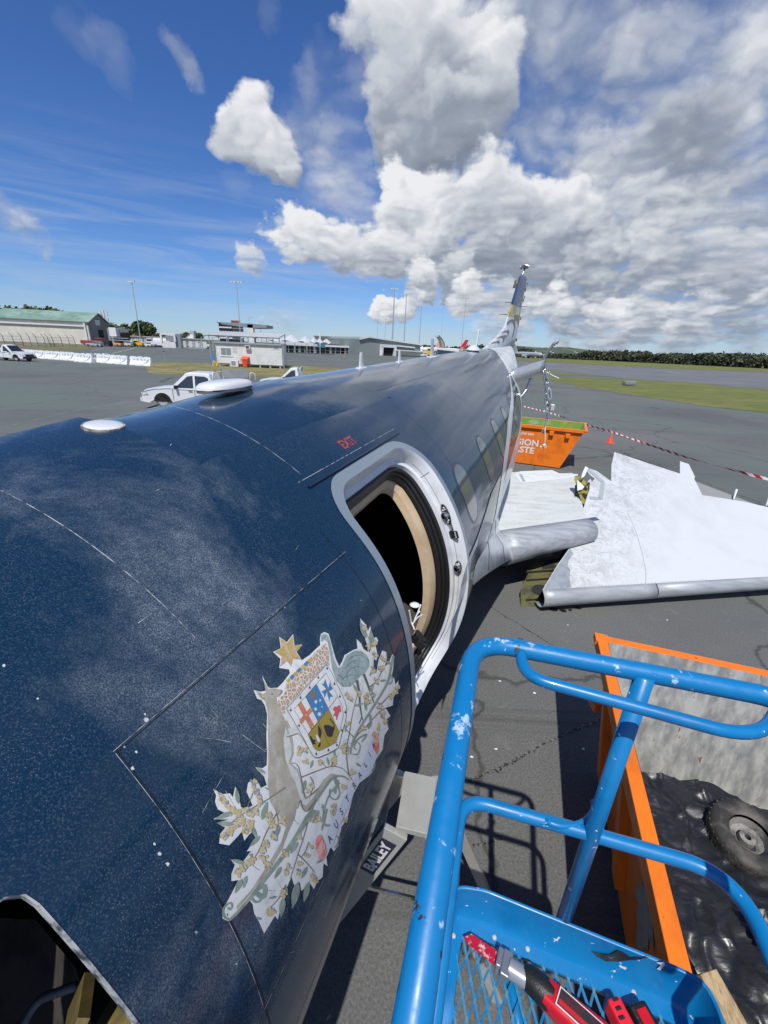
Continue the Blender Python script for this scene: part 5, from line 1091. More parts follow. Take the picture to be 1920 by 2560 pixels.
def wheel(name, label, c, R_, w, M3, tm=M_tyre):
    t = thing(name, label, 'wheel', tuple(c))
    MB().lathe([(R_*.52, -w*.42), (R_*.62, -w*.5), (R_*.9, -w*.5), (R_*.98, -w*.36), (R_, -w*.2), (R_, w*.2), (R_*.98, w*.36), (R_*.9, w*.5), (R_*.62, w*.5), (R_*.52, w*.42)], c, 40, M=M3).obj('tyre', tm, t, smooth='full')
    tr_ = MB()
    for k in range(34):
        a = k*2*math.pi/34
        for s_ in (-1, 1): tr_.bar(c+M3@V((R_*1.004*math.cos(a), R_*1.004*math.sin(a), s_*w*.04)), c+M3@V((R_*.985*math.cos(a+.09), R_*.985*math.sin(a+.09), s_*w*.36)), R_*.05, .008, up=M3@V((math.cos(a), math.sin(a), 0)))
    tr_.obj('tread', tm, t)['kind'] = 'stuff'
    MB().lathe([(R_*.52, -w*.42), (R_*.50, w*.3), (R_*.42, w*.0), (R_*.22, -w*.1), (R_*.2, w*.15), (R_*.08, w*.17), (R_*.07, -w*.3), (0, -w*.3)], c, 32, M=M3).obj('rim', mat('dusty_rim', (.10, .095, .09), .6, c2=(.25, .24, .22), scale=14), t, smooth=True)
    return t
wc_ = zp(1866, 2098, .56); Mw = Matrix.Rotation(rad(10), 3, 'X')@Matrix.Rotation(rad(-6), 3, 'Y')
wheel('aircraft_wheel', 'dusty black tyre lying in the near skip against its bare metal wall', wc_, .205, .16, Mw, mat('dusty_tyre', (.025, .024, .022), .7, c2=(.11, .10, .085), scale=9, thr=(.45, .68), bump=.3, bscale=50))
def at3(x, y, z): return zp(x, y, z)
mb = MB(); mb.bar(at3(1765, 2430, .76), at3(1880, 2640, .70), .09, .04); o = mb.obj('timber_batten', mat('pale_timber', (.42, .31, .17), .7, c2=(.25, .17, .09), scale=8, stretch=(8, 1, 8)), None, bevel=.004); tag(o, 'short length of pale timber sticking out of the black plastic in the skip', 'timber')
mb = MB(); mb.bar(at3(1755, 2435, .70), at3(1860, 2620, .68), .13, .03); o = mb.obj('timber_board', mat('dark_timber', (.16, .11, .06), .8, c2=(.08, .06, .04), scale=8), None, bevel=.004); tag(o, 'dark weathered board beneath the pale timber in the skip', 'timber')
random.seed(4); mb = MB(); c = at3(1912, 2330, .66)
for k in range(14): mb.tube([c+V((random.uniform(-.05, .05), random.uniform(-.08, .08), random.uniform(-.02, .05))) for _ in range(4)], .012, 5)
tag(mb.obj('rope_bundle', mat('dirty_rope', (.35, .33, .28), .8), None, smooth='full'), 'knotted pale rope end on the black plastic at the right', 'rope')
# far skip
r1 = zp(1463, 1076, 1.26); ex2 = (zp(1463, 1076, 1.26)-zp(1305, 1060, 1.26)).normalized(); ex2.z = 0; ex2.normalize(); ey2 = V((-ex2.y, ex2.x, 0)); Lx = 3.6
O2 = r1-ex2*Lx
M_ing = mat('green_orange_inside', (.16, .36, .06), .5, c2=(.70, .22, .04), scale=1.1, thr=(.5, .62), c3=(.45, .42, .36), s3=3, thr3=(.55, .7))
sk2, Q4, C4 = skip('waste_skip', 'far orange skip lettered REGION WASTE beyond the wing stub', O2, ex2, ey2, Lx, 1.6, 1.26, .5, .02, [M_ing]*4, .03)
nf = (Q4[1]-Q4[0]).cross(C4[0]-Q4[0]).normalized(); nf = nf if nf.dot(-ey2) > 0 else -nf; upf = (Q4[0]-C4[0]); upf = (upf-ex2*upf.dot(ex2)).normalized()
M_let = mat('white_lettering', (.68, .68, .66), .6, c2=(.5, .4, .3), scale=30, thr=(.6, .7))
if ex2.cross(upf).dot(nf) < 0: nf = -nf
def fr2(x, y): return pp(x, y, nf, Q4[0])+nf*.008
def t_end(s, size, xr, y, bold):           # right-aligned at the measured right end of the word
    vs, fs = text2d(s, size, bold, 1.05); w_ = max(v.x for v in vs); E = fr2(xr, y); mb = MB(); mb.add([E+ex2*(v.x-w_)+upf*v.y for v in vs], fs); return mb
t_end('REGION', .27, 1346, 1110, .010).obj('lettering', M_let, sk2); t_end('WASTE', .27, 1335, 1128, .010).obj('lettering', M_let, sk2); t_end('ABOVE RIM', .10, 1334, 1087, .004).obj('lettering', M_let, sk2)
for x, y in ((1379, 1085), (1419, 1092)):
    p = fr2(x, y); MB().prism([p-ex2*.06-upf*.03, p+ex2*.06-upf*.03, p+ex2*.07+upf*.10, p-ex2*.07+upf*.10], nf*.09).obj('lifting_lug', M_orange, sk2, bevel=.01)
MB().bar(fr2(1362, 1078)+nf*.0, fr2(1357, 1160), .012, .012).obj('panel_joint', mat('rusty_joint', (.45, .2, .05), .6), sk2)
# cone, barrier tape
c = zp(1524, 1108); t = thing('traffic_cone', 'small red orange traffic cone alone on the asphalt by the tape', 'traffic cone', tuple(c))
M_cone = mat('cone_orange', (.85, .07, .03), .45)
MB().box(c+V((0, 0, .012)), (.30, .30, .024), rz=.3).obj('base', M_cone, t, bevel=.01); MB().lathe([(.105, .02), (.10, .03), (.03, .34), (.022, .36), (0, .36)], c, 20).obj('body', M_cone, t, smooth=True)
M_tape = bpy.data.materials.new('red_white_tape'); M_tape.use_nodes = True; N, L = M_tape.node_tree.nodes, M_tape.node_tree.links; b = N['Principled BSDF']; tcx = N.new('ShaderNodeUVMap'); wv = N.new('ShaderNodeTexWave'); wv.bands_direction = 'DIAGONAL'; wv.inputs['Scale'].default_value = 1.; L.new(tcx.outputs[0], wv.inputs['Vector'])
crx = N.new('ShaderNodeValToRGB'); crx.color_ramp.interpolation = 'CONSTANT'; crx.color_ramp.elements[0].color = (.40, .02, .03, 1); crx.color_ramp.elements[1].position = .5; crx.color_ramp.elements[1].color = (.72, .70, .70, 1); L.new(wv.outputs[0], crx.inputs[0]); L.new(crx.outputs[0], b.inputs['Base Color']); b.inputs['Roughness'].default_value = .4
tp = [(1300, 1014), (1344, 1024), (1394, 1038), (1470, 1063), (1528, 1079), (1617, 1110), (1715, 1143), (1813, 1170), (1920, 1198), (2100, 1245)]
P = [zp(x, y, .8) for x, y in tp]; PP = []
for a, b_ in zip(P, P[1:]):
    k = max(2, int((b_-a).length/.12))
    for i in range(k): PP.append(a.lerp(b_, i/k))
me = MB(); rows = []
for i, p in enumerate(PP):
    tw = .9*math.sin(i*.12)+.5*math.sin(i*.31); rows.append([p-V((math.sin(tw)*.028, 0, math.cos(tw)*.034)), p+V((math.sin(tw)*.028, 0, math.cos(tw)*.034))])
me.grid(rows); o = me.obj('barrier_tape', M_tape, None); uv = o.data.uv_layers.new(name='UVMap')
for lp in o.data.loops: i = lp.vertex_index; uv.data[lp.index].uv = ((i//2)*.24, (i % 2)*.25)
tag(o, 'red and white striped barrier tape strung across the apron', 'barrier tape')

# ------------------------------------------------------------------ step ladder
lt_ = [zp(x, y, 1.13) for x, y in ((1013, 1928), (1091, 1945), (1071.5, 2086), (990, 2067))]
ld = thing('step_ladder', 'aluminium step ladder with ribbed platform and BAILEY label beside the fuselage', 'ladder', (lt_[0].x, lt_[0].y, 0))
M_lad = mat('ladder_aluminium', (.46, .46, .44), .42, .35, c2=(.42, .42, .40), scale=6, rvar=.08)
la = (lt_[3]-lt_[0]).normalized(); lb = (lt_[1]-lt_[0]); lb = (lb-la*lb.dot(la)).normalized(); LW = (lt_[3]-lt_[0]).length; LD = (lt_[1]-lt_[0]).length
mb = MB(); mb.prism([lt_[0], lt_[0]+lb*LD, lt_[0]+lb*LD+la*LW, lt_[0]+la*LW], V((0, 0, -.03))); mb.obj('platform', M_lad, ld)
mb = MB()
for k in range(30): c = lt_[0]+lb*(LD*(k+.5)/30)+V((0, 0, .001)); mb.bar(c+la*.003, c+la*(LW-.003), LD/75, .007)
mb.obj('platform_ribs', M_lad, ld)['kind'] = 'stuff'
# four legs: front pair splays toward the fuselage side, rear pair outward
def leg(a, b, w, h, nm='leg'): return MB().bar(a, b, w, h, up=la).obj(nm, M_lad, ld, bevel=.003)
f0, f1 = lt_[3]+V((0, 0, -.03)), lt_[0]+V((0, 0, -.03))
foot = zp(900, 2340, .45); dirf = (foot-f0).normalized(); k_ = (f0.z)/(-dirf.z); gA = f0+dirf*k_; gA.z = .0
u_ = V((dirf.x, dirf.y, 0)).normalized()
fA, fB = f0, f1; run = f0.z*.42
gA = V((f0.x, f0.y, 0))-lb*run+la*.05; gB = V((f1.x, f1.y, 0))-lb*run-la*.05
leg(fA, gA, .13, .03); leg(fB, gB, .10, .03)
hA, hB = lt_[3]+lb*LD, lt_[0]+lb*LD
gC = V((hA.x, hA.y, 0))+lb*run+la*.05; gD = V((hB.x, hB.y, 0))+lb*run-la*.05
leg(hA, gC, .06, .03); leg(hB, gD, .06, .03)
for f in (.28, .52, .76):
    a, b_ = fA.lerp(gA, f), fB.lerp(gB, f); MB().bar(a, b_, .10, .03).obj('tread', M_lad, ld, bevel=.002)
a, b_ = hA.lerp(gC, .35), hB.lerp(gD, .35); MB().tube([a, b_], .012, 8).obj('rear_brace', M_steel, ld)
a, b_ = fA.lerp(gA, .42)+lb*.02, hA.lerp(gC, .42); MB().bar(a, b_, .012, .022).obj('spreader', M_steel, ld)
# label on the outer face of the near front leg
d_ = (gA-fA).normalized(); w_ = la.cross(d_).normalized(); cL = fA.lerp(gA, .17)+la*.0165; nL = la.copy()
upv = w_ if w_.dot(-lb) > 0 else -w_
exl, eyl = -d_, None; eyl = nL.cross(exl).normalized()
MB().prism([cL-exl*.14-eyl*.04, cL+exl*.14-eyl*.04, cL+exl*.14+eyl*.04, cL-exl*.14+eyl*.04], nL*.0008).obj('label', mat('label_navy', (.02, .02, .05), .4), ld)
mb = MB(); vs, fs = text2d('BAILEY', .08, .003); mb.add([cL+exl*v.x*.95+eyl*v.y+nL*.0016 for v in vs], fs); mb.obj('label_lettering', mat('label_silver', (.6, .6, .62), .4), ld)

# ------------------------------------------------------------------ blue work basket
ZT, ZM, ZF = H-.69, H-1.26, H-1.79
bk_ = thing('work_platform_basket', 'blue painted lift basket with tubular rails, worn paint and mesh floor', 'lift basket', (.5, .5, ZF))
KP = lambda x, y, z: zp(x, y, z)
def rail(pts, z, r, name, fr_=.1, m=M_blue):
    return MB().tube(fillet([KP(x, y, z) for x, y in pts], fr_, 9), r, 20).obj(name, m, bk_, smooth='full')
tc0 = KP(1184, 1600, ZT); tl = KP(1024, 2600, ZT); tR = KP(2010, 1757, ZT); tback = tR+(tl-tc0)*.95
mb = MB().tube(fillet([tl+(tl-tc0)*.6, tc0, tR, tback], .105, 10), .0225, 24); mb.obj('top_rail', M_blueworn, bk_, smooth='full')
rail([(1302, 1606), (1306, 1690), (1900, 1852), (1960, 1750)], ZT, .0135, 'inner_rail', .085)
# inner rail hangs below the top rail
m0, m1, m2 = KP(1154, 1993, ZM), KP(1845, 2190, ZM), KP(1990, 2440, ZM)
mb = MB().tube(fillet([m0+(tl-tc0)*.95, m0, m1, m1+(tl-tc0)*.95], [0, .085, .13, 0], 10), .0195, 20); mb.obj('mid_rail', M_blue, bk_, smooth='full')
pt, pb_ = KP(1612, 1690, ZT), KP(1612, 1690, ZT); pb_ = V((pt.x, pt.y, ZF)); MB().tube([pt, pb_], .0215, 20).obj('post', M_blue, bk_, smooth='full')
cL0 = V((m0.x-.012, m0.y-.03, 0))
for (x, y) in ((tc0+(tl-tc0)*.12).xy, ): MB().tube([V((x+.035, y, ZM)), V((x+.04, y, ZF))], .0165, 14).obj('post', M_blue, bk_, smooth='full')
for pt_ in (tR+(tl-tc0)*1.5, tl+(tl-tc0)*.5): MB().tube([pt_, V((pt_.x, pt_.y, ZF))], .0205, 14).obj('post', M_blue, bk_, smooth='full')
MB().tube(fillet([KP(x, y, ZM+.012) for x, y in ((1362, 2052), (1400, 2066), (1455, 2062), (1486, 2026), (1484, 2003))], .04, 5), .009, 12).obj('latch_rod', M_blue, bk_, smooth='full')
# toe board: rounded tray edge with a rolled lip
f_ = [(1060, 2700), (1106, 2330), (1128, 2208), (1215, 2222), (1700, 2418), (1765, 2452), (1812, 2545), (1830, 2700)]
tb = fillet([KP(x, y, ZF+.15) for x, y in f_], [0, .02, .10, .02, .02, .12, .10, 0], 8)
bot = [V((p.x, p.y, ZF)) for p in tb]; cen2 = sum(tb, V((0, 0, 0)))/len(tb)
def inw(loop, d):
    out = []
    for i, p in enumerate(loop):
        a, b_ = loop[max(i-1, 0)], loop[min(i+1, len(loop)-1)]; t_ = (b_-a).normalized(); n_ = V((t_.y, -t_.x, 0)); out.append(p+n_*d)
    return out
if (inw(tb, .05)[len(tb)//2]-cen2).length > (tb[len(tb)//2]-cen2).length: _i = inw; inw = lambda l, d: _i(l, -d)
MB().grid([tb, [p+V((0, 0, -.005)) for p in inw(tb, .006)], [V((p.x, p.y, ZF+.02)) for p in inw(tb, .008)], [V((p.x, p.y, ZF+.002)) for p in inw(tb, .022)], [V((p.x, p.y, ZF)) for p in inw(tb, .06)], [V((p.x, p.y, ZF-.012)) for p in inw(tb, .062)]]).obj('toe_board', M_blue, bk_, smooth=True, solid=.0025)
c = KP(1415, 2348, ZF+.07); n_ = V((.29, .957, 0)); e_ = V((.957, -.29, 0))
sl = [c+e_*(.02*math.cos(a))+V((0, 0, .032*math.sin(a)+(.028 if math.sin(a) > 0 else -.028))) for a in [k*.3927 for k in range(16)]]
MB().tube([p-n_*.0 for p in sl], .0035, 6, closed=True).obj('slot_rim', M_blue, bk_, smooth='full')
# torn sticker and scratches on the board
e_ = (KP(1700, 2418, ZF+.15)-KP(1215, 2222, ZF+.15)).normalized(); n_ = V((-e_.y, e_.x, 0))
def tbp(x, y): return pp(x, y, n_, KP(1215, 2222, ZF+.15)-n_*.011)-n_*.002
MB().poly([tbp(x, y) for x, y in ((1478, 2376), (1500, 2382), (1525, 2384), (1545, 2374), (1560, 2380), (1578, 2392), (1626, 2390), (1600, 2397), (1570, 2399), (1545, 2402), (1515, 2402), (1495, 2392))]).obj('torn_sticker', mat('sticker_black', (.02, .02, .02), .3, c2=(.2, .22, .24), scale=60, thr=(.6, .7)), bk_)
MB().poly([tbp(x, y) for x, y in ((1660, 2403), (1662, 2410), (1650, 2424), (1642, 2420), (1652, 2411), (1640, 2404))]).obj('paint_splash', M_whiteclean, bk_)
# expanded metal floor
M_mesh = mat('mesh_blue', (.02, .20, .42), .35, c2=(.10, .24, .32), scale=30, thr=(.45, .7), rvar=.1)
fx = V((.957, -.29, 0)); fy = V((.29, .957, 0)); fo = KP(1130, 2330, ZF); mb = MB()
inner = [V((p.x, p.y, 0)) for p in inw(tb, .058)]
def inside(p):
    c_ = False; n__ = len(inner)
    for i in range(n__):
        a, b_ = inner[i], inner[(i+1) % n__]
        if (a.y > p.y) != (b_.y > p.y) and p.x < (b_.x-a.x)*(p.y-a.y)/(b_.y-a.y)+a.x: c_ = not c_
    return c_
cw, ch = .036, .092
for i in range(-4, 26):
    for j in range(-10, 6):
        o_ = fo+fx*(i*cw+(cw/2 if j % 2 else 0))+fy*(j*ch/2)
        for sx in (-1, 1):
            a = o_; b_ = o_+fx*(sx*cw/2)+fy*(ch/2)
            if inside(a) or inside(b_): 
                d = (b_-a).normalized(); s_ = V((-d.y, d.x, 0))*.0032
                a2, b2 = a+d*.006, b_-d*.006
                mb.prism([a2-s_+V((0, 0, .002)), a2+s_+V((0, 0, -.002)), b2+s_+V((0, 0, -.001)), b2-s_+V((0, 0, .003))], V((0, 0, -.004)))
        if inside(o_): mb.box(o_, (.008, .016, .004), rz=-.3)
mb.obj('mesh_floor', M_mesh, bk_)['kind'] = 'stuff'
for x, y in ((1134, 2340), (1236, 2344), (1319, 2373), (1584, 2482), (1324, 2412)):
    MB().lathe([(0, .005), (.006, .004), (.008, 0)], KP(x, y, ZF+.001), 12).obj('rivet', mat('dull_rivet', (.6, .6, .55), .5, .4), bk_, smooth=True)
MB().tube([V((p.x, p.y, ZF-.03)) for p in (KP(1250, 2300, ZF), KP(1330, 2700, ZF))], .02, 10).obj('floor_beam', M_blue, bk_, smooth='full')
# black cord down the left side
mb = MB(); P = []
for i in range(80):
    f = i/79; p = KP(1108, 2330, ZF+.14).lerp(KP(1086, 2500, ZF+.2), f); a = i*1.4; P.append(p+V((math.cos(a)*.006, 0, math.sin(a)*.006)))
tag(mb.tube(P, .003, 6).obj('coiled_cord', M_black, None, smooth='full'), 'black coiled cord tied along the left side of the blue basket', 'cord')
# reciprocating saw on the mesh
sv = thing('reciprocating_saw', 'red cordless reciprocating saw with red blade lying on the mesh floor', 'power saw', tuple(KP(1380, 2470, ZF)))
zs = ZF+.045; a0, a1, a2, a3 = KP(1160, 2338, zs), KP(1247, 2402, zs), KP(1318, 2440, zs), KP(1452, 2562, zs)
d = (a2-a0).normalized(); s_ = V((-d.y, d.x, 0)); up = V((0, 0, 1)); F_ = Matrix((d, s_, up)).transposed()
MB().prism([a0-s_*.010+up*.004, a0+d*.02-s_*.016, a1-s_*.019, a1+s_*.019, a0+d*.02+s_*.014], up*.0025).obj('blade', mat('blade_red', (.42, .01, .03), .3, c2=(.6, .5, .5), scale=50, thr=(.55, .65), coat=.4), sv)
mb = MB(); mb.box(a1+d*.022, (.028, .066, .034), M=F_); mb.box(a1+d*.0, (.016, .05, .052), M=F_); mb.obj('shoe', mat('shoe_grey', (.25, .27, .32), .3, .5), sv, bevel=.004)
mb = MB(); mb.lathe([(.0, -.0), (.026, .0), (.026, .085), (0, .085)], a1+d*.03, 16, M=Matrix((s_, up, d)).transposed()); mb.obj('collar', mat('collar_grey', (.30, .31, .35), .35, .3), sv, smooth=True)
d2 = (a3-a2).normalized(); s2_ = V((-d2.y, d2.x, 0)); F2 = Matrix((d2, s2_, up)).transposed()
mb = MB(); mb.lathe([(0, -.015), (.024, -.015), (.033, .005), (.037, .05), (.034, .075), (0, .075)], a2, 20, M=Matrix((s2_, up, d2)).transposed()); mb.obj('gaiter', M_black, sv, smooth=True)
def body(sec, L_, m, n_, dz=0.):
    rows = []
    for x, w1, h1 in sec: rows.append([a2+d2*x+s2_*(w1*math.copysign(abs(math.cos(q))**.55, math.cos(q)))+up*(dz+h1*math.copysign(abs(math.sin(q))**.55, math.sin(q))) for q in [k*math.pi/12 for k in range(24)]])
    return MB().grid(rows, closed=True).obj(n_, m, sv, smooth=True)
body([(.05, .024, .026), (.055, .033, .032), (.12, .036, .036), (.20, .042, .040), (.27, .043, .040), (.30, .034, .034), (.305, .02, .02)], 0, M_red, 'body')
nlab = (up*.94+s2_*-.0).normalized()
O = a2+d2*.150+up*.0375
for nm, m_, dx, dw, dz, xo, yo in (('label_border', M_whiteclean, .066, .023, .0016, 0, 0), ('label_face', mat('label_black', (.03, .03, .035), .3, c2=(.12, .02, .02), scale=30), .063, .020, .0026, 0, 0), ('label_stripe', mat('label_red', (.5, .02, .03), .3), .060, .0055, .0034, 0, -.011)):
    c = O+s2_*yo; MB().prism([c-d2*dx-s2_*dw, c+d2*dx-s2_*dw, c+d2*dx+s2_*dw, c-d2*dx+s2_*dw], up*dz).obj(nm, m_, sv)
hp = fillet([a2+d2*.26+up*.0, a2+d2*.33+s2_*-.03, a2+d2*.40-s2_*.10, a2+d2*.36-s2_*.17, a2+d2*.24-s2_*.17], .05, 5)
MB().tube(hp, .021, 14).obj('handle', M_black, sv, smooth='full')
MB().tube([a2+d2*.20-s2_*.03, a2+d2*.24-s2_*.10], .024, 12).obj('grip_bridge', M_red, sv, smooth='full')
tw = thing('battery_tool', 'small red and black cordless tool battery at the bottom edge of the basket', 'power tool', tuple(KP(1575, 2550, ZF)))
c = KP(1552, 2553, ZF+.04); c2_ = KP(1612, 2566, ZF+.04)
mb = MB(); mb.box(c, (.042, .08, .06), rz=.25); mb.obj('housing', mat('bright_red', (.75, .02, .04), .35), tw, bevel=.008)
mb = MB()
for k in range(4): mb.box(c+V((-.008, .03-k*.018, .036)), (.016, .006, .002), rz=.25)
mb.obj('vents', M_dark, tw)
mb = MB(); mb.box(c2_, (.055, .08, .06), rz=.25); mb.obj('battery_pack', M_black, tw, bevel=.008)
MB().box(c2_+V((0, 0, .031)), (.03, .05, .002), rz=.25).obj('pack_label', M_red, tw)
# ------------------------------------------------------------------ utes
def ute(label, loc, rz, kind, group='white utes parked around the apron'):
    """local: +x forward, length 5.2"""
    t = thing('parked_ute', label, 'ute', loc, rz, group)
    def P(m_, n_, mt, **k): o = m_.obj(n_, mt, t, local=True, **k); return o
    Wd = .88
    prof = [(-.95, .42), (-.95, .95), (.55, 1.0), (1.0, 1.03), (1.75, .98), (2.28, .86), (2.42, .70), (2.46, .38), (2.15, .33)]
    arch = [(1.45+.42*math.cos(a), .38+.42*math.sin(a)) for a in [rad(k) for k in range(10, 171, 16)]]
    poly = prof[:-1]+[(2.1, .32)]+[p for p in arch if p[1] > .30]+[(.95, .34)]
    rows = []
    for y, k in ((-Wd, .0), (-Wd-.02, 1), (-Wd*.6, 1), (0, 1), (Wd*.6, 1), (Wd+.02, 1), (Wd, 0)): pass
    mb = MB(); n = len(poly)
    secs = [(-Wd*.97, -.05), (-Wd, 0.), (-Wd*.86, .035), (-Wd*.4, .06), (Wd*.4, .06), (Wd*.86, .035), (Wd, 0.), (Wd*.97, -.05)]
    vs = []
    for y, dz in secs:
        for x, z in poly: vs.append(V((x+(.05*(1-(y/Wd)**2) if x > 2. else 0), y, z+(dz if z > .8 else 0))))
    fs = [(i*n+k, i*n+(k+1) % n, (i+1)*n+(k+1) % n, (i+1)*n+k) for i in range(len(secs)-1) for k in range(n)]
    mb.add(vs, fs); tr = tessellate_polygon([[V((x, 0, z)) for x, z in poly]])
    mb.f += [tuple(q) for q in tr]+[tuple(len(vs)-n+i for i in reversed(q)) for q in tr]
    P(mb, 'body', M_whiteclean, smooth=True)
    # cab: lofted greenhouse
    xb = -1.0 if kind == 'dual' else -.28
    cabp = [(xb, .95), (xb+.02, 1.40), (xb+.16, 1.70), (xb+.35, 1.78), (.05, 1.79), (.28, 1.74), (1.02, 1.03)]
    if kind != 'dual': cabp = [(xb, .95), (xb+.02, 1.45), (xb+.10, 1.70), (xb+.2, 1.77), (.05, 1.78), (.28, 1.73), (1.02, 1.03)]
    mb = MB(); n = len(cabp); vs = []
    cs = [-1, -.93, -.5, .5, .93, 1]
    for c_ in cs:
        for x, z in cabp: k = 1-(z-.95)*.20; vs.append(V((x, c_*Wd*.985*k, z-(.05 if abs(c_) == 1 and z > 1.6 else 0)+(.02 if abs(c_) < .6 and z > 1.6 else 0))))
    fs = [(i*n+k, i*n+k+1, (i+1)*n+k+1, (i+1)*n+k) for i in range(len(cs)-1) for k in range(n-1)]
    mb.add(vs, fs); mb.f += [tuple(range(n)), tuple(reversed(range(len(vs)-n, len(vs))))]
    P(mb, 'cab', M_whiteclean, smooth=True)
    def side(x, z, s_, off=.006): k = 1-(z-.95)*.20; return V((x, s_*(Wd*.985*k+off), z-(.03 if z > 1.6 else 0)))
    for s_ in (-1, 1):
        f = MB().prism([side(*p, s_) for p in ((.05, 1.06), (.80, 1.06), (.18, 1.60), (-.02, 1.66), (-.06, 1.66), (-.08, 1.06))], V((0, s_*.004, 0))); P(f, 'window', M_glass)
        if kind == 'dual': f = MB().prism([side(*p, s_) for p in ((-.18, 1.06), (-.16, 1.66), (-.62, 1.65), (-.80, 1.54), (-.82, 1.06))], V((0, s_*.004, 0))); P(f, 'window', M_glass)
        f = MB().box((.72, s_*(Wd+.10), 1.10), (.12, .20, .16)); P(f, 'mirror', M_black, bevel=.03)
        f = MB().bar((-.02, s_*(Wd+.012), .93), (.16, s_*(Wd+.012), .93), .02, .03); P(f, 'door_handle', M_black)
        f = MB()
        for x in (-.13, .92): f.box((x, s_*(Wd+.004), .72), (.012, .01, .55))
        P(f, 'door_gap', M_seam)
        f = MB().prism([V((2.10, s_*(Wd+.008), .72)), V((2.42, s_*(Wd-.02), .66)), V((2.42, s_*(Wd-.04), .80)), V((2.16, s_*(Wd+.008), .84))], V((0, s_*.01, 0))); P(f, 'headlight', mat('headlight_lens', (.55, .57, .58), .1, coat=1.))
        for x in (1.45, -1.75):
            Mx = Matrix.Rotation(rad(90), 3, 'X'); w = MB().lathe([(.20, -.1), (.34, -.1), (.36, -.06), (.36, .06), (.34, .1), (.20, .1)], (x, s_*(Wd-.12), .36), 24, M=Mx); o = P(w, 'wheel', M_tyre, smooth=True)
            w = MB().lathe([(.0, -.03*1), (.2, -.05), (.21, .05), (0, .03)], (x, s_*(Wd-.08), .36), 18, M=Mx); q = w.obj('rim', M_grey, o, smooth=True, local=True)
        P(MB().prism([V((x, s_*(Wd-.02), z)) for x, z in [(1.45+.41*math.cos(a), .38+.41*math.sin(a)) for a in [rad(k) for k in range(0, 181, 15)]]], V((0, -s_*.2, 0))), 'wheel_arch', M_dark)
    f = MB().prism([V((.98, -.74, 1.075)), V((.98, .74, 1.075)), V((.34, .64, 1.70)), V((.34, -.64, 1.70))], V((.012, 0, .012))); P(f, 'windscreen', M_glass)
    f = MB().prism([V((2.475, -.5, .56)), V((2.475, .5, .56)), V((2.44, .55, .80)), V((2.44, -.55, .80))], V((.02, 0, 0))); P(f, 'grille', M_black)
    f = MB().box((2.46, 0, .44), (.12, 1.74, .22)); P(f, 'bumper', M_whiteclean if kind != 'bar' else M_black, bevel=.04)
    # tray
    f = MB().box((-1.78, 0, .86), (1.55 if kind == 'dual' else 1.9, 1.8, .08)); P(f, 'tray', M_alu)
    f = MB().box((-1.8, 0, .58), (1.4, .9, .25)); P(f, 'chassis', M_dark)
    xt = -1.06 if kind == 'dual' else -.4
    f = MB().tube(fillet([V((xt, -.85, .88)), V((xt, -.85, 1.80)), V((xt, .85, 1.80)), V((xt, .85, .88))], .12, 5), .03, 8); P(f, 'headboard', M_whiteclean, smooth='full')
    if kind == 'dual': 
        for x_, a_ in ((-1.8, 1),):
            f = MB().prism([V((-2.5, .98, .9)), V((-1.1, .98, .9)), V((-1.15, 1.22, 1.55)), V((-2.5, 1.22, 1.55))], V((0, .03, 0))); 
        f = MB().box((-2.56, 0, 1.05), (.04, 1.7, .3)); P(f, 'tailboard', M_alu)
        for y in (-.5, .5): P(MB().cyl((xt-.02, y, 1.8), (xt-.02, y, 1.98), .01, 6), 'aerial', M_black)
    else:
        f = MB()
        for k in range(9): f.tube([V((xt-.02, -.8+k*.2, .9)), V((xt-.02, -.8+k*.2, 1.78))], .008, 5)
        P(f, 'headboard_mesh', M_grey)
    return t
# anchor on measured points: nearest front corner and length direction seen from the raised basket
c = zp(356, 1003, .4); face = math.atan2(zp(356, 1003, .4).y-zp(640, 985, .4).y, zp(356, 1003, .4).x-zp(640, 985, .4).x)
def place_ute(px, py, z, ang, kind, label, fwd_off=2.45, side_off=.88):
    p = zp(px, py, z); f = V((math.cos(ang), math.sin(ang), 0)); l = V((-f.y, f.x, 0)); q = p-f*fwd_off
    toc = l if (q+l*side_off).length > (q-l*side_off).length else -l
    q = q+toc*side_off; return ute(label, (q.x, q.y, 0), ang, kind)
place_ute(354, 1000, .42, rad(184), 'dual', 'white dual cab ute with alloy tray parked just beyond the satellite dome')
place_ute(643, 949, .95, rad(186), 'single', 'white single cab ute half hidden behind the navy fuselage, right of the ribbed tray gate')
place_ute(57, 893, .5, rad(-8), 'bar', 'white ute with black bull bar at the left edge beside the water barriers')
tr = thing('tray_gate', 'ribbed aluminium gate panel standing up between the two nearer white utes', 'tray gate', tuple(zp(600, 960, 0)))
A_, B_ = zp(560, 944, .95), zp(620, 944, .95); up = V((0, 0, 1)); tl_ = dp(553, 923, A_.y); tR_ = dp(617, 923, B_.y)
MB().prism([A_, B_, V((tR_.x, B_.y, tR_.z)), V((tl_.x, A_.y, tl_.z))], V((0, .04, 0))).obj('panel', mat('galvanised', (.45, .46, .47), .5, .5, c2=(.55, .55, .55), scale=3), tr)
mb = MB()
for k in range(26):
    f = k/25; mb.bar(A_.lerp(B_, f)-V((0, .015, 0)), V((tl_.x, A_.y, tl_.z)).lerp(V((tR_.x, B_.y, tR_.z)), f)-V((0, .015, 0)), .03, .02)
mb.obj('ribs', M_grey, tr)
for x in (A_.x, B_.x): MB().cyl((x, A_.y, 0), (x, A_.y, A_.z), .04, 8).obj('post', M_grey, tr)
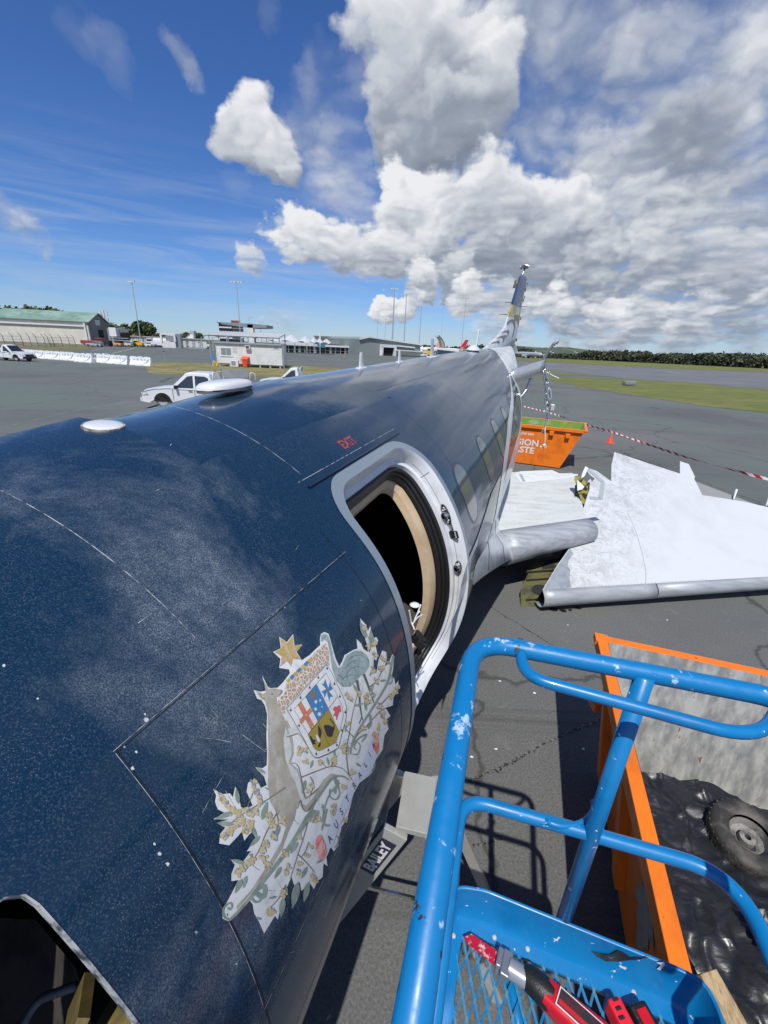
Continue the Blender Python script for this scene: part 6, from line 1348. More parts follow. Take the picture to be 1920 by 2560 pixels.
o = MB().tube(fillet([zp(625, 966, .4), dp(625, 931, zp(625, 966, .4).y), dp(637, 934, zp(637, 966, .4).y), zp(640, 966, .4)], .12, 4), .03, 8).obj('tray_hoop', M_whiteclean, None, smooth='full'); tag(o, 'white tubular hoop in front of the single cab ute', 'tray hoop')

# ------------------------------------------------------------------ water barriers
def barrier_mesh(t):
    mb = MB(); n = 9
    # body: tapered trough wall, base wide, with four arched through-holes suggested by flat patches, their shade painted in grey
    prof = [(-.28, 0), (-.28, .10), (-.13, .48), (-.11, .86), (.11, .86), (.13, .48), (.28, .10), (.28, 0)]
    mb.grid([[V((x, y, z)) for y, z in prof] for x in (-.98, .98)]); mb.f += [tuple(range(8)), tuple(range(15, 7, -1))]
    mb.obj('body', M_barrier, t, local=True, bevel=.03)
    mb = MB()
    for k, w in enumerate((.42, .42, .42)): mb.box((-.65+k*.65, 0, .90), (w, .24, .10))
    mb.obj('top_lugs', M_barrier, t, local=True, bevel=.02)
    for s_ in (-1, 1):
        fr_m = MB()
        for k in range(21):     # big bowl-shaped relief on the face
            pass
        pts = [V((.82*math.cos(a), s_*(.165+.10*(1-min(1, (.80+.66*math.sin(a))/.8))), .80+.62*math.sin(a))) for a in [math.pi+math.pi*k/16 for k in range(17)]]
        fr_m.tube(pts, .035, 6); fr_m.obj('rib', M_barrier, t, local=True, smooth=True)
    for x, h_ in ((-.56, .20), (-.2, .30), (.2, .30), (.56, .20)):
        m_ = MB()
        for s_ in (-1, 1):
            q = []
            for k in range(12):
                a = 2*math.pi*k/12; z = .66+(-.04 if h_ < .25 else 0)+h_*.5*math.sin(a); q.append(V((x+.09*math.cos(a)*(1.2 if math.sin(a) > 0 else .8)-(x*.25*math.sin(a)), s_*(.122+.03*(.86-z)), z)))
            m_.poly(q if s_ < 0 else q[::-1])
        m_.obj('hole', M_bhole, t, local=True)
    m_ = MB()
    for x in (-.6, .25): m_.box((x, 0, .03), (.26, .57, .07))
    m_.obj('forklift_slot', M_bhole, t, local=True)
M_barrier = mat('barrier_plastic', (.78, .80, .82), .4); M_bhole = mat('barrier_shadow', (.42, .44, .45), .7)
bp_ = [(372, 915), (321, 913), (313, 908), (274, 905), (239, 903), (228, 907), (184, 900), (148, 897), (111, 894), (74, 893), (50, 890), (20, 888)]
first = None
segs = [((321, 913.5), (373, 916)), ((274, 907), (315, 910)), ((239, 905), (275, 907)), ((184, 903), (227, 908.5)), ((148, 898.5), (185, 901)), ((111, 896), (148, 898)), ((74, 893.5), (111, 896)), ((38, 891.5), (74, 893.5)), ((2, 889), (38, 891.5))]
blab = ['water barrier closest to the hut lawn, right-hand end of the row', 'water barrier second from the right end of the row', 'water barrier third from the right end of the row', 'water barrier standing slightly forward, left of the bend in the row', 'water barrier just left of the forward one', 'water barrier sixth from the right end of the row', 'water barrier seventh from the right end of the row', 'water barrier just right of the parked ute at the left edge', 'water barrier half hidden behind the ute at the left edge']
RA, RB = zp(373, 916), zp(2, 889.5)
def onrow(px):
    r = ray(px, 900); d = RB-RA; s_ = (RA.x*d.y-RA.y*d.x)/(r.x*d.y-r.y*d.x); return V((r.x*s_, r.y*s_, 0))
for i, (a, b_) in enumerate(segs):
    A2, B2 = onrow(a[0]), onrow(b_[0]);
    if i == 3: A2 = A2*.975; B2 = B2*.975
    SX = (B2-A2).length/2.0; m_ = (A2+B2)/2; d = B2-A2; rz = math.atan2(d.y, d.x); nrm = V((-d.y, d.x, 0)).normalized(); m_ += nrm*.28 if nrm.dot(m_) > 0 else -nrm*.28
    if first is None:
        first = thing('water_barrier', 'white plastic '+blab[0], 'barrier', (m_.x, m_.y, 0), rz, 'white water-filled barriers in a row'); barrier_mesh(first)
    else: q_ = dup(first, (m_.x, m_.y, 0), rz, 'white plastic '+blab[i]); q_.scale = (SX, 1, 1.1)
    if i == 0: first.scale = (SX, 1, 1.1)
mA, mB_ = zp(228, 905), zp(243, 906); dup(first, tuple((mA+mB_)/2+V((0, 1., 0))), rad(70), 'white plastic water barrier turned across the bend of the row')

# ------------------------------------------------------------------ site hut
h0, h1 = zp(545, 915), zp(706, 922); hut = thing('site_hut', 'white portable site hut with a window and air conditioner on the lawn', 'hut', (h0.x, h0.y, 0))
hx = (h1-h0).normalized(); hy = V((-hx.y, hx.x, 0)); Lh = (h1-h0).length; hz0, hz1 = .38, 2.95
def hp_(x, y, z): return h0+hx*x+hy*y+V((0, 0, z))
M_hut = mat('hut_white', (.66, .67, .66), .5, c2=(.58, .59, .57), scale=.8); M_hutt = mat('hut_trim', (.22, .24, .27), .5)
MB().prism([hp_(0, 0, hz0), hp_(Lh, 0, hz0), hp_(Lh, 3, hz0), hp_(0, 3, hz0)], V((0, 0, hz1-hz0))).obj('wall_core', M_hut, hut)
for k in range(9):
    z = hz0+.04+k*.27; MB().prism([hp_(.1, -.004, z), hp_(Lh-.06, -.004, z), hp_(Lh-.06, -.03, z), hp_(.1, -.03, z)], V((0, 0, .255))).obj('plank', M_hut, hut)
MB().prism([hp_(-.25, -.25, hz1), hp_(Lh+.05, -.25, hz1), hp_(Lh+.05, 3.2, hz1), hp_(-.25, 3.2, hz1)], V((0, 0, .20))).obj('roof', mat('hut_roof', (.30, .33, .36), .5), hut)
for x in (0, 3.0, Lh): MB().prism([hp_(x-.05, -.05, hz0), hp_(x+.05, -.05, hz0), hp_(x+.05, -.03, hz0), hp_(x-.05, -.03, hz0)], V((0, 0, hz1-hz0))).obj('corner_trim', M_whiteclean, hut)
def hbox(x, z, w, h_, d, nm, m_, y=-.035): return MB().prism([hp_(x, y, z), hp_(x+w, y, z), hp_(x+w, y-d, z), hp_(x, y-d, z)], V((0, 0, h_))).obj(nm, m_, hut)
wf_ = hbox(.55, 1.35, 1.55, 1.1, .03, 'window_frame', M_whiteclean); hbox(.62, 1.45, .64, .9, .034, 'window_pane', mat('dusty_glass', (.20, .24, .25), .12)); hbox(1.31, 1.45, .64, .9, .034, 'window_pane', MATS['dusty_glass']); hbox(.45, 1.28, 1.75, .06, .07, 'sill', M_whiteclean)
hbox(2.2, 1.75, .55, .75, .012, 'patch_panel', mat('hut_patch', (.5, .5, .49), .5))
hbox(4.0, 2.35, .65, .48, .38, 'air_conditioner', M_whiteclean); hbox(4.08, 2.42, .46, .34, .39, 'grille', mat('brown_grille', (.10, .06, .04), .6))
hbox(Lh-1.1, 2.5, .75, .28, .03, 'vent_window', M_whiteclean); hbox(Lh-1.05, 2.54, .64, .2, .036, 'window_pane', MATS['dusty_glass'])
for k in range(7): MB().box(hp_(.3+k*(Lh-.6)/6, .2, .19), (.2, .3, .38)).obj('stump', mat('stump_grey', (.35, .35, .34), .8), hut)
hbox(2.55, .7, .7, .5, .004, 'rust_stain', mat('rust_stain', (.62, .60, .52), .6, c2=(.50, .38, .10), scale=3, thr=(.5, .65)))
o = thing('condenser_unit', 'white outdoor air conditioner unit on the grass beneath the hut window', 'air conditioner', tuple(hp_(2.2, -.5, 0)))
MB().prism([hp_(1.95, -.7, .05), hp_(3.0, -.7, .05), hp_(3.0, -.3, .05), hp_(1.95, -.3, .05)], V((0, 0, .8))).obj('case', M_hut, o, bevel=.02); MB().prism([hp_(2.08, -.71, .2), hp_(2.65, -.71, .2), hp_(2.65, -.70, .2), hp_(2.08, -.70, .2)], V((0, 0, .55))).obj('fan_grille', M_hutt, o)
o = thing('wheelie_bin', 'red orange bin with open lid standing against the white hut', 'bin', tuple(hp_(3.9, -.6, 0)))
M_bin = mat('bin_red', (.75, .07, .02), .45)
MB().add([hp_(3.65, -.8, .05), hp_(4.2, -.8, .05), hp_(4.2, -.3, .05), hp_(3.65, -.3, .05), hp_(3.55, -.9, 1.0), hp_(4.3, -.9, 1.0), hp_(4.3, -.2, 1.0), hp_(3.55, -.2, 1.0)], [(0, 1, 5, 4), (1, 2, 6, 5), (2, 3, 7, 6), (3, 0, 4, 7), (0, 3, 2, 1), (4, 5, 6, 7)]).obj('body', M_bin, o, bevel=.03)
MB().prism([hp_(3.5, -.95, 1.02), hp_(4.35, -.95, 1.02), hp_(4.4, -.1, 1.35), hp_(3.45, -.1, 1.35)], V((0, 0, .06))).obj('lid', M_bin, o); MB().prism([hp_(3.8, -.81, .75), hp_(4.1, -.81, .75), hp_(4.1, -.83, .75), hp_(3.8, -.83, .75)], V((0, 0, .12))).obj('sticker', M_whiteclean, o)
o = thing('leaning_boards', 'blue board and black yellow striped block leaning at the left end of the hut', 'boards', tuple(hp_(-.4, -.4, 0)))
MB().prism([hp_(-.9, -.2, 0), hp_(-.1, -.5, 0), hp_(-.3, -.2, 1.5), hp_(-.9, .1, 1.6)], V((0, .05, 0))).obj('blue_board', mat('faded_blue', (.08, .16, .32), .6), o)
MB().prism([hp_(-.4, -.9, 0), hp_(.3, -1.0, .1), hp_(.2, -.9, .55), hp_(-.3, -.8, .7)], V((0, .15, 0))).obj('striped_block', mat('hazard_yellow', (.75, .55, .03), .5), o)
for k in range(2): MB().prism([hp_(-.25+k*.25, -1.0, .1), hp_(-.15+k*.25, -1.0, .08), hp_(-.1+k*.25, -.92, .6), hp_(-.2+k*.25, -.92, .6)], V((0, .02, 0))).obj('black_stripe', M_black, o)
cn = thing('steel_canopy', 'steel framed canopy with white corrugated roof behind the hut', 'canopy', tuple(hp_(0, 5, 0)))
y0_, y1_ = 3.6, 7.2; zc = 4.05
MB().prism([hp_(-2.2, y0_-.5, zc-.1), hp_(Lh-.9, y0_-.5, zc-.1), hp_(Lh-.9, y1_, zc+.42), hp_(-2.2, y1_, zc+.42)], V((0, 0, .10))).obj('roof_sheet', mat('corrugated_white', (.60, .62, .63), .5, c2=(.48, .5, .52), scale=3, stretch=(8, .3, 1)), cn)
for i in range(26): MB().bar(hp_(-2.1+i*(Lh+1.1)/25, y0_-.5, zc+.03), hp_(-2.1+i*(Lh+1.1)/25, y1_, zc+.55), .08, .04).obj('roof_rib', M_hut, cn)
for x in (-2.1, 0.6, 3.4, 6.0, Lh-1): 
    for y in (y0_-.3, y1_-.1): MB().cyl(hp_(x, y, 0), hp_(x, y, zc-.05+(.4 if y > 5 else 0)), .06, 8).obj('column', M_hutt if x > 0 else M_grey, cn)
MB().bar(hp_(-2.2, y0_-.4, zc-.15), hp_(Lh-.9, y0_-.4, zc-.15), .08, .16).obj('beam', M_hutt, cn)
o = MB().tube([hp_(Lh+.3, -.3, 0), hp_(Lh+.3, -.3, 3.3)], .06, 8).obj('downpipe_post', M_grey, None); tag(o, 'slim white post at the right corner of the hut', 'post')
for x, y, lab in ((413, 888, 'thin post with a dark cap across the lawn, left of the hut'), (380, 904, 'short stake at the lawn edge close to the water barriers')):
    p = zp(x, y+14 if x > 400 else y); o = MB().cyl(p, p+V((0, 0, 1.3 if x > 400 else .4)), .03, 6).obj('marker_post', M_grey, None); tag(o, lab, 'post')
    if x > 400: MB().box(p+V((0, 0, 1.35)), (.12, .12, .16)).obj('cap', M_black, o).parent = o

# ------------------------------------------------------------------ hangars and sheds on the left
def wall_pt(a, b, f): return a.lerp(b, f)
def ztop(px, py, base):       # height of a measured point above a foot standing on the ground
    r = ray(px, py); k = math.hypot(base.x, base.y)/math.hypot(r.x, r.y); return H+r.z*k
def tbox(name, label, cat, a, b, depth, z1, m_, parts=(), roof=None, group=None, z0=0.):
    """box building on the front line a-b, running back by depth"""
    d = (b-a).normalized(); n = V((-d.y, d.x, 0)); n = n if n.dot(a+b) > 0 else -n
    t = thing(name, label, cat, (a.x, a.y, 0), 0, group)
    B4 = [V((p.x, p.y, z0)) for p in (a, b, b+n*depth, a+n*depth)]
    MB().prism(B4, V((0, 0, z1-z0))).obj('wall', m_, t)
    if roof: MB().prism([p+V((0, 0, z1-z0)) for p in (B4[0]-n*.4-d*.4, B4[1]-n*.4+d*.4, B4[2]+n*.4+d*.4, B4[3]+n*.4-d*.4)], V((0, 0, .35))).obj('roof', roof, t)
    return t, d, n
def ybase(px, y): r = ray(px, 900); return V((r.x/r.y*y, y, 0))
M_stucco = mat('beige_wall', (.58, .55, .49), .8, c2=(.64, .61, .55), scale=.6, bump=.3, bscale=3, bd=.05); M_roofg = mat('green_roof', (.17, .28, .22), .6, c2=(.26, .36, .30), scale=.12, c3=(.12, .20, .17), s3=.5, thr3=(.5, .7)); M_gable = mat('grey_gable', (.23, .24, .22), .8, c2=(.19, .20, .18), scale=.2)
def hangar(name, label, a, b, w, ze, zr, wall, gable, roof):
    """long wall a-b, ridge parallel to it, gable at b"""
    d = (b-a).normalized(); n = V((-d.y, d.x, 0)); n = n if n.dot(a+b) > 0 else -n; t = thing(name, label, 'hangar', (b.x, b.y, 0)); Z = lambda p, z: V((p.x, p.y, z))
    MB().prism([Z(a, 0), Z(b, 0), Z(b, ze), Z(a, ze)], n*.3).obj('wall', wall, t)
    g = [Z(b, 0), Z(b+n*w, 0), Z(b+n*w, ze), Z(b+n*w/2, zr), Z(b, ze)]; MB().prism(g, -d*.3).obj('gable_wall', gable, t); MB().prism([p+(a-b) for p in g], d*.3).obj('gable_wall', gable, t)
    MB().prism([Z(a+n*w, 0), Z(b+n*w, 0), Z(b+n*w, ze), Z(a+n*w, ze)], -n*.3).obj('wall', wall, t)
    e = d*.5
    MB().prism([Z(a-n*.6-e, ze-.05), Z(b-n*.6+e, ze-.05), Z(b+n*w/2+e, zr+.25), Z(a+n*w/2-e, zr+.25)], V((0, 0, .15))).obj('roof', roof, t); MB().prism([Z(a+n*(w+.6)-e, ze-.05), Z(b+n*(w+.6)+e, ze-.05), Z(b+n*w/2+e, zr+.25), Z(a+n*w/2-e, zr+.25)], V((0, 0, .15))).obj('roof', roof, t)
    return t, d, n, Z
a, b_ = ybase(-260, 146), ybase(238, 158); ze = ztop(231, 806, b_); zr = ze+3.0
b2 = b_; dd = (b_-a).normalized(); nn_ = V((-dd.y, dd.x, 0)); 
hg, d, n, Z = hangar('hangar', 'long beige hangar with pale green roof at the left', a, b_, 17, ze, zr, M_stucco, M_gable, M_roofg)
MB().bar(Z(b_-d*62, ze-1.3)-n*.3, Z(b_-d*1, ze-1.3)-n*.3, .4, .5).obj('door_rail', M_whiteclean, hg); MB().bar(Z(b_-d*1.2, 0)-n*.2, Z(b_-d*1.2, ze-.3)-n*.2, .5, .5, up=n).obj('downpipe', M_whiteclean, hg)
MB().prism([Z(b_+n*7, 0)+d*.05, Z(b_+n*11, 0)+d*.05, Z(b_+n*11, 5)+d*.05, Z(b_+n*7, 5)+d*.05], d*.05).obj('gable_door', M_dark, hg); MB().prism([Z(b_+n*5.5, ze-.8)+d*.05, Z(b_+n*9.5, ze-.8)+d*.05, Z(b_+n*9.5, ze+1.0)+d*.05, Z(b_+n*5.5, ze+1.0)+d*.05], d*.05).obj('gable_louvre', M_hut, hg)
a, b_ = ybase(262, 180), ybase(272, 181); ze2 = ztop(266, 811, b_)
hg2, d, n, Z = hangar('hangar', 'second smaller hangar with green roof and brown gable beside the long one', b_-(b_-a).normalized()*14, b_, 9.5, ze2, ztop(274, 801, b_), mat('cream_wall', (.48, .44, .36), .8), mat('brown_gable', (.22, .20, .18), .8), M_roofg)
MB().prism([Z(b_-d*6, .2)-n*.05, Z(b_-d*.2, .2)-n*.05, Z(b_-d*.2, 2.8)-n*.05, Z(b_-d*6, 2.8)-n*.05], -n*.05).obj('lower_panel', M_hut, hg2)
a, b_ = ybase(301, 150), ybase(333, 153); t, d, n = tbox('store_shed', 'grey corrugated shed with black signs, right of the brown gable', 'shed', a, b_, 8, ztop(302, 822, a), mat('grey_shed', (.24, .25, .26), .7, c2=(.20, .21, .22), scale=1, stretch=(6, 6, .1)))
for f in (.35, .6, .78): c = a.lerp(b_, f)-n*.1; MB().prism([c+V((0, 0, 2.2)), c+d*1.1+V((0, 0, 2.2)), c+d*1.1+V((0, 0, 4.5)), c+V((0, 0, 4.2))], -n*.05).obj('dark_panel', M_black, t)
a, b_ = ybase(285, 149), ybase(302, 149); zt = ztop(286, 819, a); zb = ztop(286, 841, a); t, d, n = tbox('raised_white_box', 'plain white box body raised above racks beside the grey shed', 'storage box', a, b_, 4, zt, M_whiteclean, z0=zb)
for f in (.05, .5, .95): MB().cyl(a.lerp(b_, f)+n*.3, a.lerp(b_, f)+n*.3+V((0, 0, zb)), .12, 6).obj('leg', M_dark, t)
for k in range(4): MB().bar(a-n*.3+V((0, 0, .5+k*.7)), b_+d*4-n*.3+V((0, 0, .5+k*.7)), .3, .18).obj('rack_beam', M_grey, t)
a, b_ = ybase(336, 165), ybase(517, 175); z1 = ztop(336, 842, a); t, d, n = tbox('white_boundary_building', 'long low white walled building across the far side of the left apron', 'building', a, b_, 14, z1, mat('off_white_wall', (.55, .58, .62), .6), roof=mat('pale_roof', (.38, .37, .35), .6))
for k in range(12): c = a.lerp(b_, (k+.5)/12)-n*.05; MB().prism([c-d*1.6+V((0, 0, .3)), c+d*1.6+V((0, 0, .3)), c+d*1.6+V((0, 0, z1*.8)), c-d*1.6+V((0, 0, z1*.8))], -n*.03).obj('wall_panel', M_hut, t)
a, b_ = ybase(413, 162), ybase(446, 163); z1 = ztop(413, 835, a); t = thing('viewing_shelter', 'tall white box framed shelter standing above the long white wall', 'shelter', tuple(a))
n = V((0, 1, 0)); a = a-V((0, .6, 0)); b_ = b_-V((0, .6, 0))
MB().prism([a, b_, b_+V((0, 0, z1*.45)), a+V((0, 0, z1*.45))], V((0, 5, 0))).obj('lower_wall', M_hut, t)
for p in (a, b_): MB().bar(p+V((0, 0, z1*.45)), p+V((0, 0, z1)), .6, .6, up=V((0, 1, 0))).obj('frame_post', M_whiteclean, t)
MB().bar(a+V((0, 0, z1)), b_+V((0, 0, z1)), .6, .6).obj('frame_beam', M_whiteclean, t); MB().prism([a+V((0, 3, z1*.5)), b_+V((0, 3, z1*.5)), b_+V((0, 3, z1*.9)), a+V((0, 3, z1*.9))], V((0, .2, 0))).obj('dark_back', M_hutt, t)
a, b_ = ybase(447, 163), ybase(458, 163.5); z2 = ztop(450, 835, a); tbox('dark_roof_shed', 'dark grey flat roofed shed beside the white framed shelter', 'shed', a, b_, 6, z2, M_hutt)
def far_base(px, dist):
    r = ray(px, 860); k = dist/math.hypot(r.x, r.y); return V((r.x*k, r.y*k, 0))
a, b_ = far_base(229, 300), far_base(270, 300); t, d, n = tbox('apartment_block', 'grey apartment block on the hill behind the green roofed hangars', 'building', a, b_, 20, ztop(240, 784, a), mat('block_grey', (.22, .24, .25), .7))
for k in range(4): 
    z = ztop(240, 784, a)-2.2-k*3.4; MB().prism([a+d*2-n*.1+V((0, 0, z)), b_-d*1-n*.1+V((0, 0, z)), b_-d*1-n*.1+V((0, 0, z+1.4)), a+d*2-n*.1+V((0, 0, z+1.4))], -n*.1).obj('window_band', M_glass, t)
p = far_base(272, 260); zt = ztop(272, 776, p); t = thing('phone_mast', 'phone mast with white panel antennas behind the hangars', 'mast', tuple(p)); MB().cyl(p, p+V((0, 0, zt)), .5, 8).obj('mast', M_hut, t)
for k in range(6): a_ = k*1.05; MB().box(p+V((1.6*math.cos(a_), 1.6*math.sin(a_), zt-1.5-(k % 2)*3)), (.5, .5, 2.2)).obj('panel_antenna', M_whiteclean, t)
# hotel, hung canopy, tents
a, b_ = far_base(551, 330), far_base(611, 330); zt = ztop(560, 808, a); t, d, n = tbox('hotel_tower', 'dark glass hotel block with white floor slabs behind the hut', 'building', a, b_, 22, zt, mat('hotel_dark', (.05, .065, .07), .3))
for k in range(6):
    z = zt-k*3.3-3.0; MB().prism([a-n*1.0-d*.6+V((0, 0, z)), a.lerp(b_, .52)-n*1.0+V((0, 0, z)), a.lerp(b_, .52)+V((0, 0, z)), a+V((0, 0, z))], V((0, 0, .9))).obj('balcony_slab', M_hut, t); MB().prism([a.lerp(b_, .52)-n*.2+V((0, 0, z)), b_-n*.2+V((0, 0, z)), b_+V((0, 0, z)), a.lerp(b_, .52)+V((0, 0, z))], V((0, 0, .35))).obj('floor_slab', M_grey, t)
    for f in (.58, .66, .74, .82, .9): MB().prism([a.lerp(b_, f)-n*.15+V((0, 0, z+.5)), a.lerp(b_, f+.055)-n*.15+V((0, 0, z+.5)), a.lerp(b_, f+.055)-n*.15+V((0, 0, z+2.9)), a.lerp(b_, f)-n*.15+V((0, 0, z+2.9))], -n*.08).obj('window', M_glass, t)
MB().prism([a-n*2-d*1+V((0, 0, zt)), b_-n*1+V((0, 0, zt)), b_+n*18+V((0, 0, zt)), a+n*18+V((0, 0, zt))], V((0, 0, .5))).obj('roof_slab', M_hutt, t); MB().prism([a+d*8+V((0, 0, zt+.5)), a+d*14+V((0, 0, zt+.5)), a+d*14+n*6+V((0, 0, zt+.5)), a+d*8+n*6+V((0, 0, zt+.5))], V((0, 0, 1.6))).obj('plant_room', mat('dull_red', (.30, .07, .04), .6), t)
p = far_base(628, 190); zt = ztop(626, 811, p); t = thing('roof_canopy', 'great dark wing canopy on one white pillar above the tents', 'canopy', tuple(p))
MB().prism([p+V((-1.3, 0, 0)), p+V((1.3, 0, 0)), p+V((1.1, 0, zt)), p+V((-1.1, 0, zt))], V((0, 2, 0))).obj('pillar', M_hut, t)
L0_ = dp(552, 808, p.y); R0_ = dp(666, 814, p.y); Mi = V((p.x, p.y, zt)); 
for a_, c_ in ((L0_, Mi), (Mi, R0_)): MB().prism([a_+V((0, 0, -.3)), c_+V((0, 0, -1.3 if a_ is not Mi else -.3)) if c_ is Mi else c_+V((0, 0, -.8)), c_+V((0, 0, .3)), a_+V((0, 0, .3))] if a_ is not Mi else [a_+V((0, 0, -1.3)), c_+V((0, 0, -.8)), c_+V((0, 0, .2)), a_+V((0, 0, .3))], V((0, 10, 0))).obj('roof_wing', M_hutt, t)
def tent_row(name, label, peaks, valley, dist, depth=14.):
    t = thing(name, label, 'marquee', tuple(far_base(peaks[0][0], dist))); 
    xs = []
    for i, (x, y) in enumerate(peaks):
        x0 = valley[i][0]; x1 = valley[i+1][0]; c = far_base(x, dist); zt_ = ztop(x, y, c); mb = MB(); rows = []
        l = far_base(x0, dist); r_ = far_base(x1, dist); zl = ztop(x0, valley[i][1], l); zr_ = ztop(x1, valley[i+1][1], r_)
        half = (r_-l).length/2; ctr = c+V((0, depth*.5, 0)); fr4 = [l, r_, r_+V((0, depth, 0)), l+V((0, depth, 0))]; zz = [zl, zr_, zr_, zl]; edge = []
        for q in range(4):
            for j in range(8): f = j/8; pq = fr4[q].lerp(fr4[(q+1) % 4], f); pq.z = zz[q]+(zz[(q+1) % 4]-zz[q])*f+.5*math.sin(math.pi*f); edge.append(pq)
        for k in range(10):
            f = k/9; sag = .62*math.sin(math.pi/2*f)+.38*f**3; rows.append([V((e.x+(ctr.x-e.x)*(f*.97), e.y+(ctr.y-e.y)*(f*.97), e.z+(zt_-e.z)*sag)) for e in edge])
        m = mb.grid(rows, closed=True).obj('tent_roof', M_whiteclean, t, smooth='full')
        MB().cyl(V((l.x, l.y, 0)), V((l.x, l.y, zl)), .15, 6).obj('tent_pole', M_grey, t)
tent_row('marquee_roofs', 'row of white peaked tensile marquee roofs right of the hut', [(674, 834), (718, 836), (754, 839), (778, 842), (791, 844), (809, 846)], [(655, 852), (690, 853), (737, 856), (767, 857), (785, 858), (800, 858.5), (822, 860)], 172)
tent_row('marquee_roofs', 'row of white marquee peaks seen through the canopy behind the hut', [(516, 835), (550, 830), (587, 831), (626, 833)], [(505, 842), (532, 842), (568, 843), (606, 845), (650, 847)], 150)
# terminal
M_tg = mat('terminal_grey', (.22, .26, .25), .7, c2=(.19, .23, .22), scale=.1); M_td = mat('terminal_dark', (.03, .035, .04), .4)
a, b_ = zp(822, 882), zp(930, 888); z1 = ztop(830, 851, a); t, d, n = tbox('terminal_block', 'low grey green terminal block with dark glazing beneath', 'building', a, b_, 30, z1, M_tg)
zz_ = ztop(830, 861, a); MB().prism([a-n*.1+V((0, 0, 1)), b_-n*.1+V((0, 0, 1)), b_-n*.1+V((0, 0, zz_)), a-n*.1+V((0, 0, zz_))], -n*.1).obj('glazing', M_glass, t)
for k in range(5): c = a.lerp(b_, random.uniform(.3, .95))+n*random.uniform(2, 12); MB().box(c+V((0, 0, z1+.7)), (random.uniform(2, 5), 3, 1.6)).obj('plant_unit', random.choice([M_hut, M_grey]), t)
a, b_ = zp(786, 882), zp(930, 888); a = a*1.25; b_ = b_*1.25; a.z = b_.z = 0; z1 = ztop(800, 840, a); t2, d, n = tbox('terminal_rear_block', 'brown grey upper terminal roof behind the grey block', 'building', a, b_, 20, z1, mat('terminal_brown', (.13, .125, .12), .7))
for k in range(4): c = a.lerp(b_, .1+k*.25)-n*.3; MB().bar(c, c+V((0, 0, z1+1.5)), .8, .8).obj('light_column', M_hut, t2)
# gabled grey terminal with sloping white edged roof
pts = [(897, 846), (921, 841.5), (1050, 860.5)]; a, b_ = zp(897, 887), zp(1052, 892); P3 = []
def onl(px, py):
    r = ray(px, py); A_, B_ = a, b_; d = (B_-A_); den = r.x*d.y-r.y*d.x; s_ = (A_.x*d.y-A_.y*d.x)/den; return V((r.x*s_, r.y*s_, H+r.z*s_))
G = [V((a.x, a.y, 0)), V((b_.x, b_.y, 0)), onl(1050, 861), onl(921, 842), onl(897, 847)]
t = thing('sloping_roof_terminal', 'grey terminal building with long white edged sloping roof', 'building', tuple(a)); n = V((-(b_-a).y, (b_-a).x, 0)).normalized()
MB().prism(G, n*30).obj('wall', M_tg, t)
for p, q in ((G[4], G[3]), (G[3], G[2])): MB().bar(p-n*.3, q-n*.3, .9, .7).obj('roof_edge', M_whiteclean, t)
MB().bar(onl(985, 863.5)-n*.4, onl(1035, 869)-n*.4, .8, .5).obj('lower_roof_edge', M_whiteclean, t); MB().bar(onl(985, 875)-n*2.5, onl(1050, 879)-n*2.5, 3, .5).obj('awning', M_hut, t)
pf = [onl(949, 864), onl(987, 866)]
for x in (951.5, 984.5): q = onl(x, 866); MB().bar(V((q.x, q.y, 0))-n*.8, q-n*.8, 1.2, 1.2, up=n).obj('portal_post', M_whiteclean, t)
MB().bar(pf[0]-n*.8, pf[1]-n*.8, 1.2, 1.2).obj('portal_beam', M_whiteclean, t); q, w_ = onl(955, 867), onl(983, 868); MB().prism([V((q.x, q.y, 0))-n*.2, V((w_.x, w_.y, 0))-n*.2, w_-n*.2, q-n*.2], -n*.1).obj('portal_opening', M_dark, t)
# covered walkway with posts
a, b_ = zp(704, 879), zp(953, 888); t = thing('covered_walkway', 'long covered walkway with thin white roof along the terminal front', 'walkway', tuple(a)); d = (b_-a).normalized(); n = V((-d.y, d.x, 0)); zt = ztop(704, 861.5, a)
MB().prism([a-n*1+V((0, 0, zt-.1)), b_-n*1+V((0, 0, zt-.1)), b_+n*3+V((0, 0, zt-.1)), a+n*3+V((0, 0, zt-.1))], V((0, 0, .75))).obj('roof', M_whiteclean, t)
MB().prism([a+n*3, b_+n*3, b_+n*3+V((0, 0, zt)), a+n*3+V((0, 0, zt))], n*.3).obj('glass_wall', mat('walkway_glass', (.06, .075, .08), .2, c2=(.16, .17, .16), scale=.4, thr=(.45, .6)), t)
Ln = (b_-a).length
for k in range(20):
    c = a+d*(Ln*(k+.3)/20); MB().bar(c, c+V((0, 0, zt)), .35 if k % 3 else .9, .35, up=n).obj('post', M_grey if k % 4 else mat('sandstone_post', (.42, .33, .22), .7), t)
MB().bar(a-n*.4+V((0, 0, 1.0)), b_-n*.4+V((0, 0, 1.0)), .08, .08).obj('rail', M_grey, t)
for x in (795, 880): c = a+d*(Ln*((x-704)/249.)); MB().box(c-n*1.1+V((0, 0, zt+.1)), (3.4, .2, 1.1), rz=math.atan2(d.y, d.x)).obj('gate_sign', mat('sign_blue', (.06, .22, .36), .5), t)
c = a+d*(Ln*.665)-n*1.5; MB().box(c+V((0, 0, 1.4)), (2.6, .3, 2.6)).obj('gate_panel', mat('gate_panel_blue', (.12, .25, .45), .5), t)
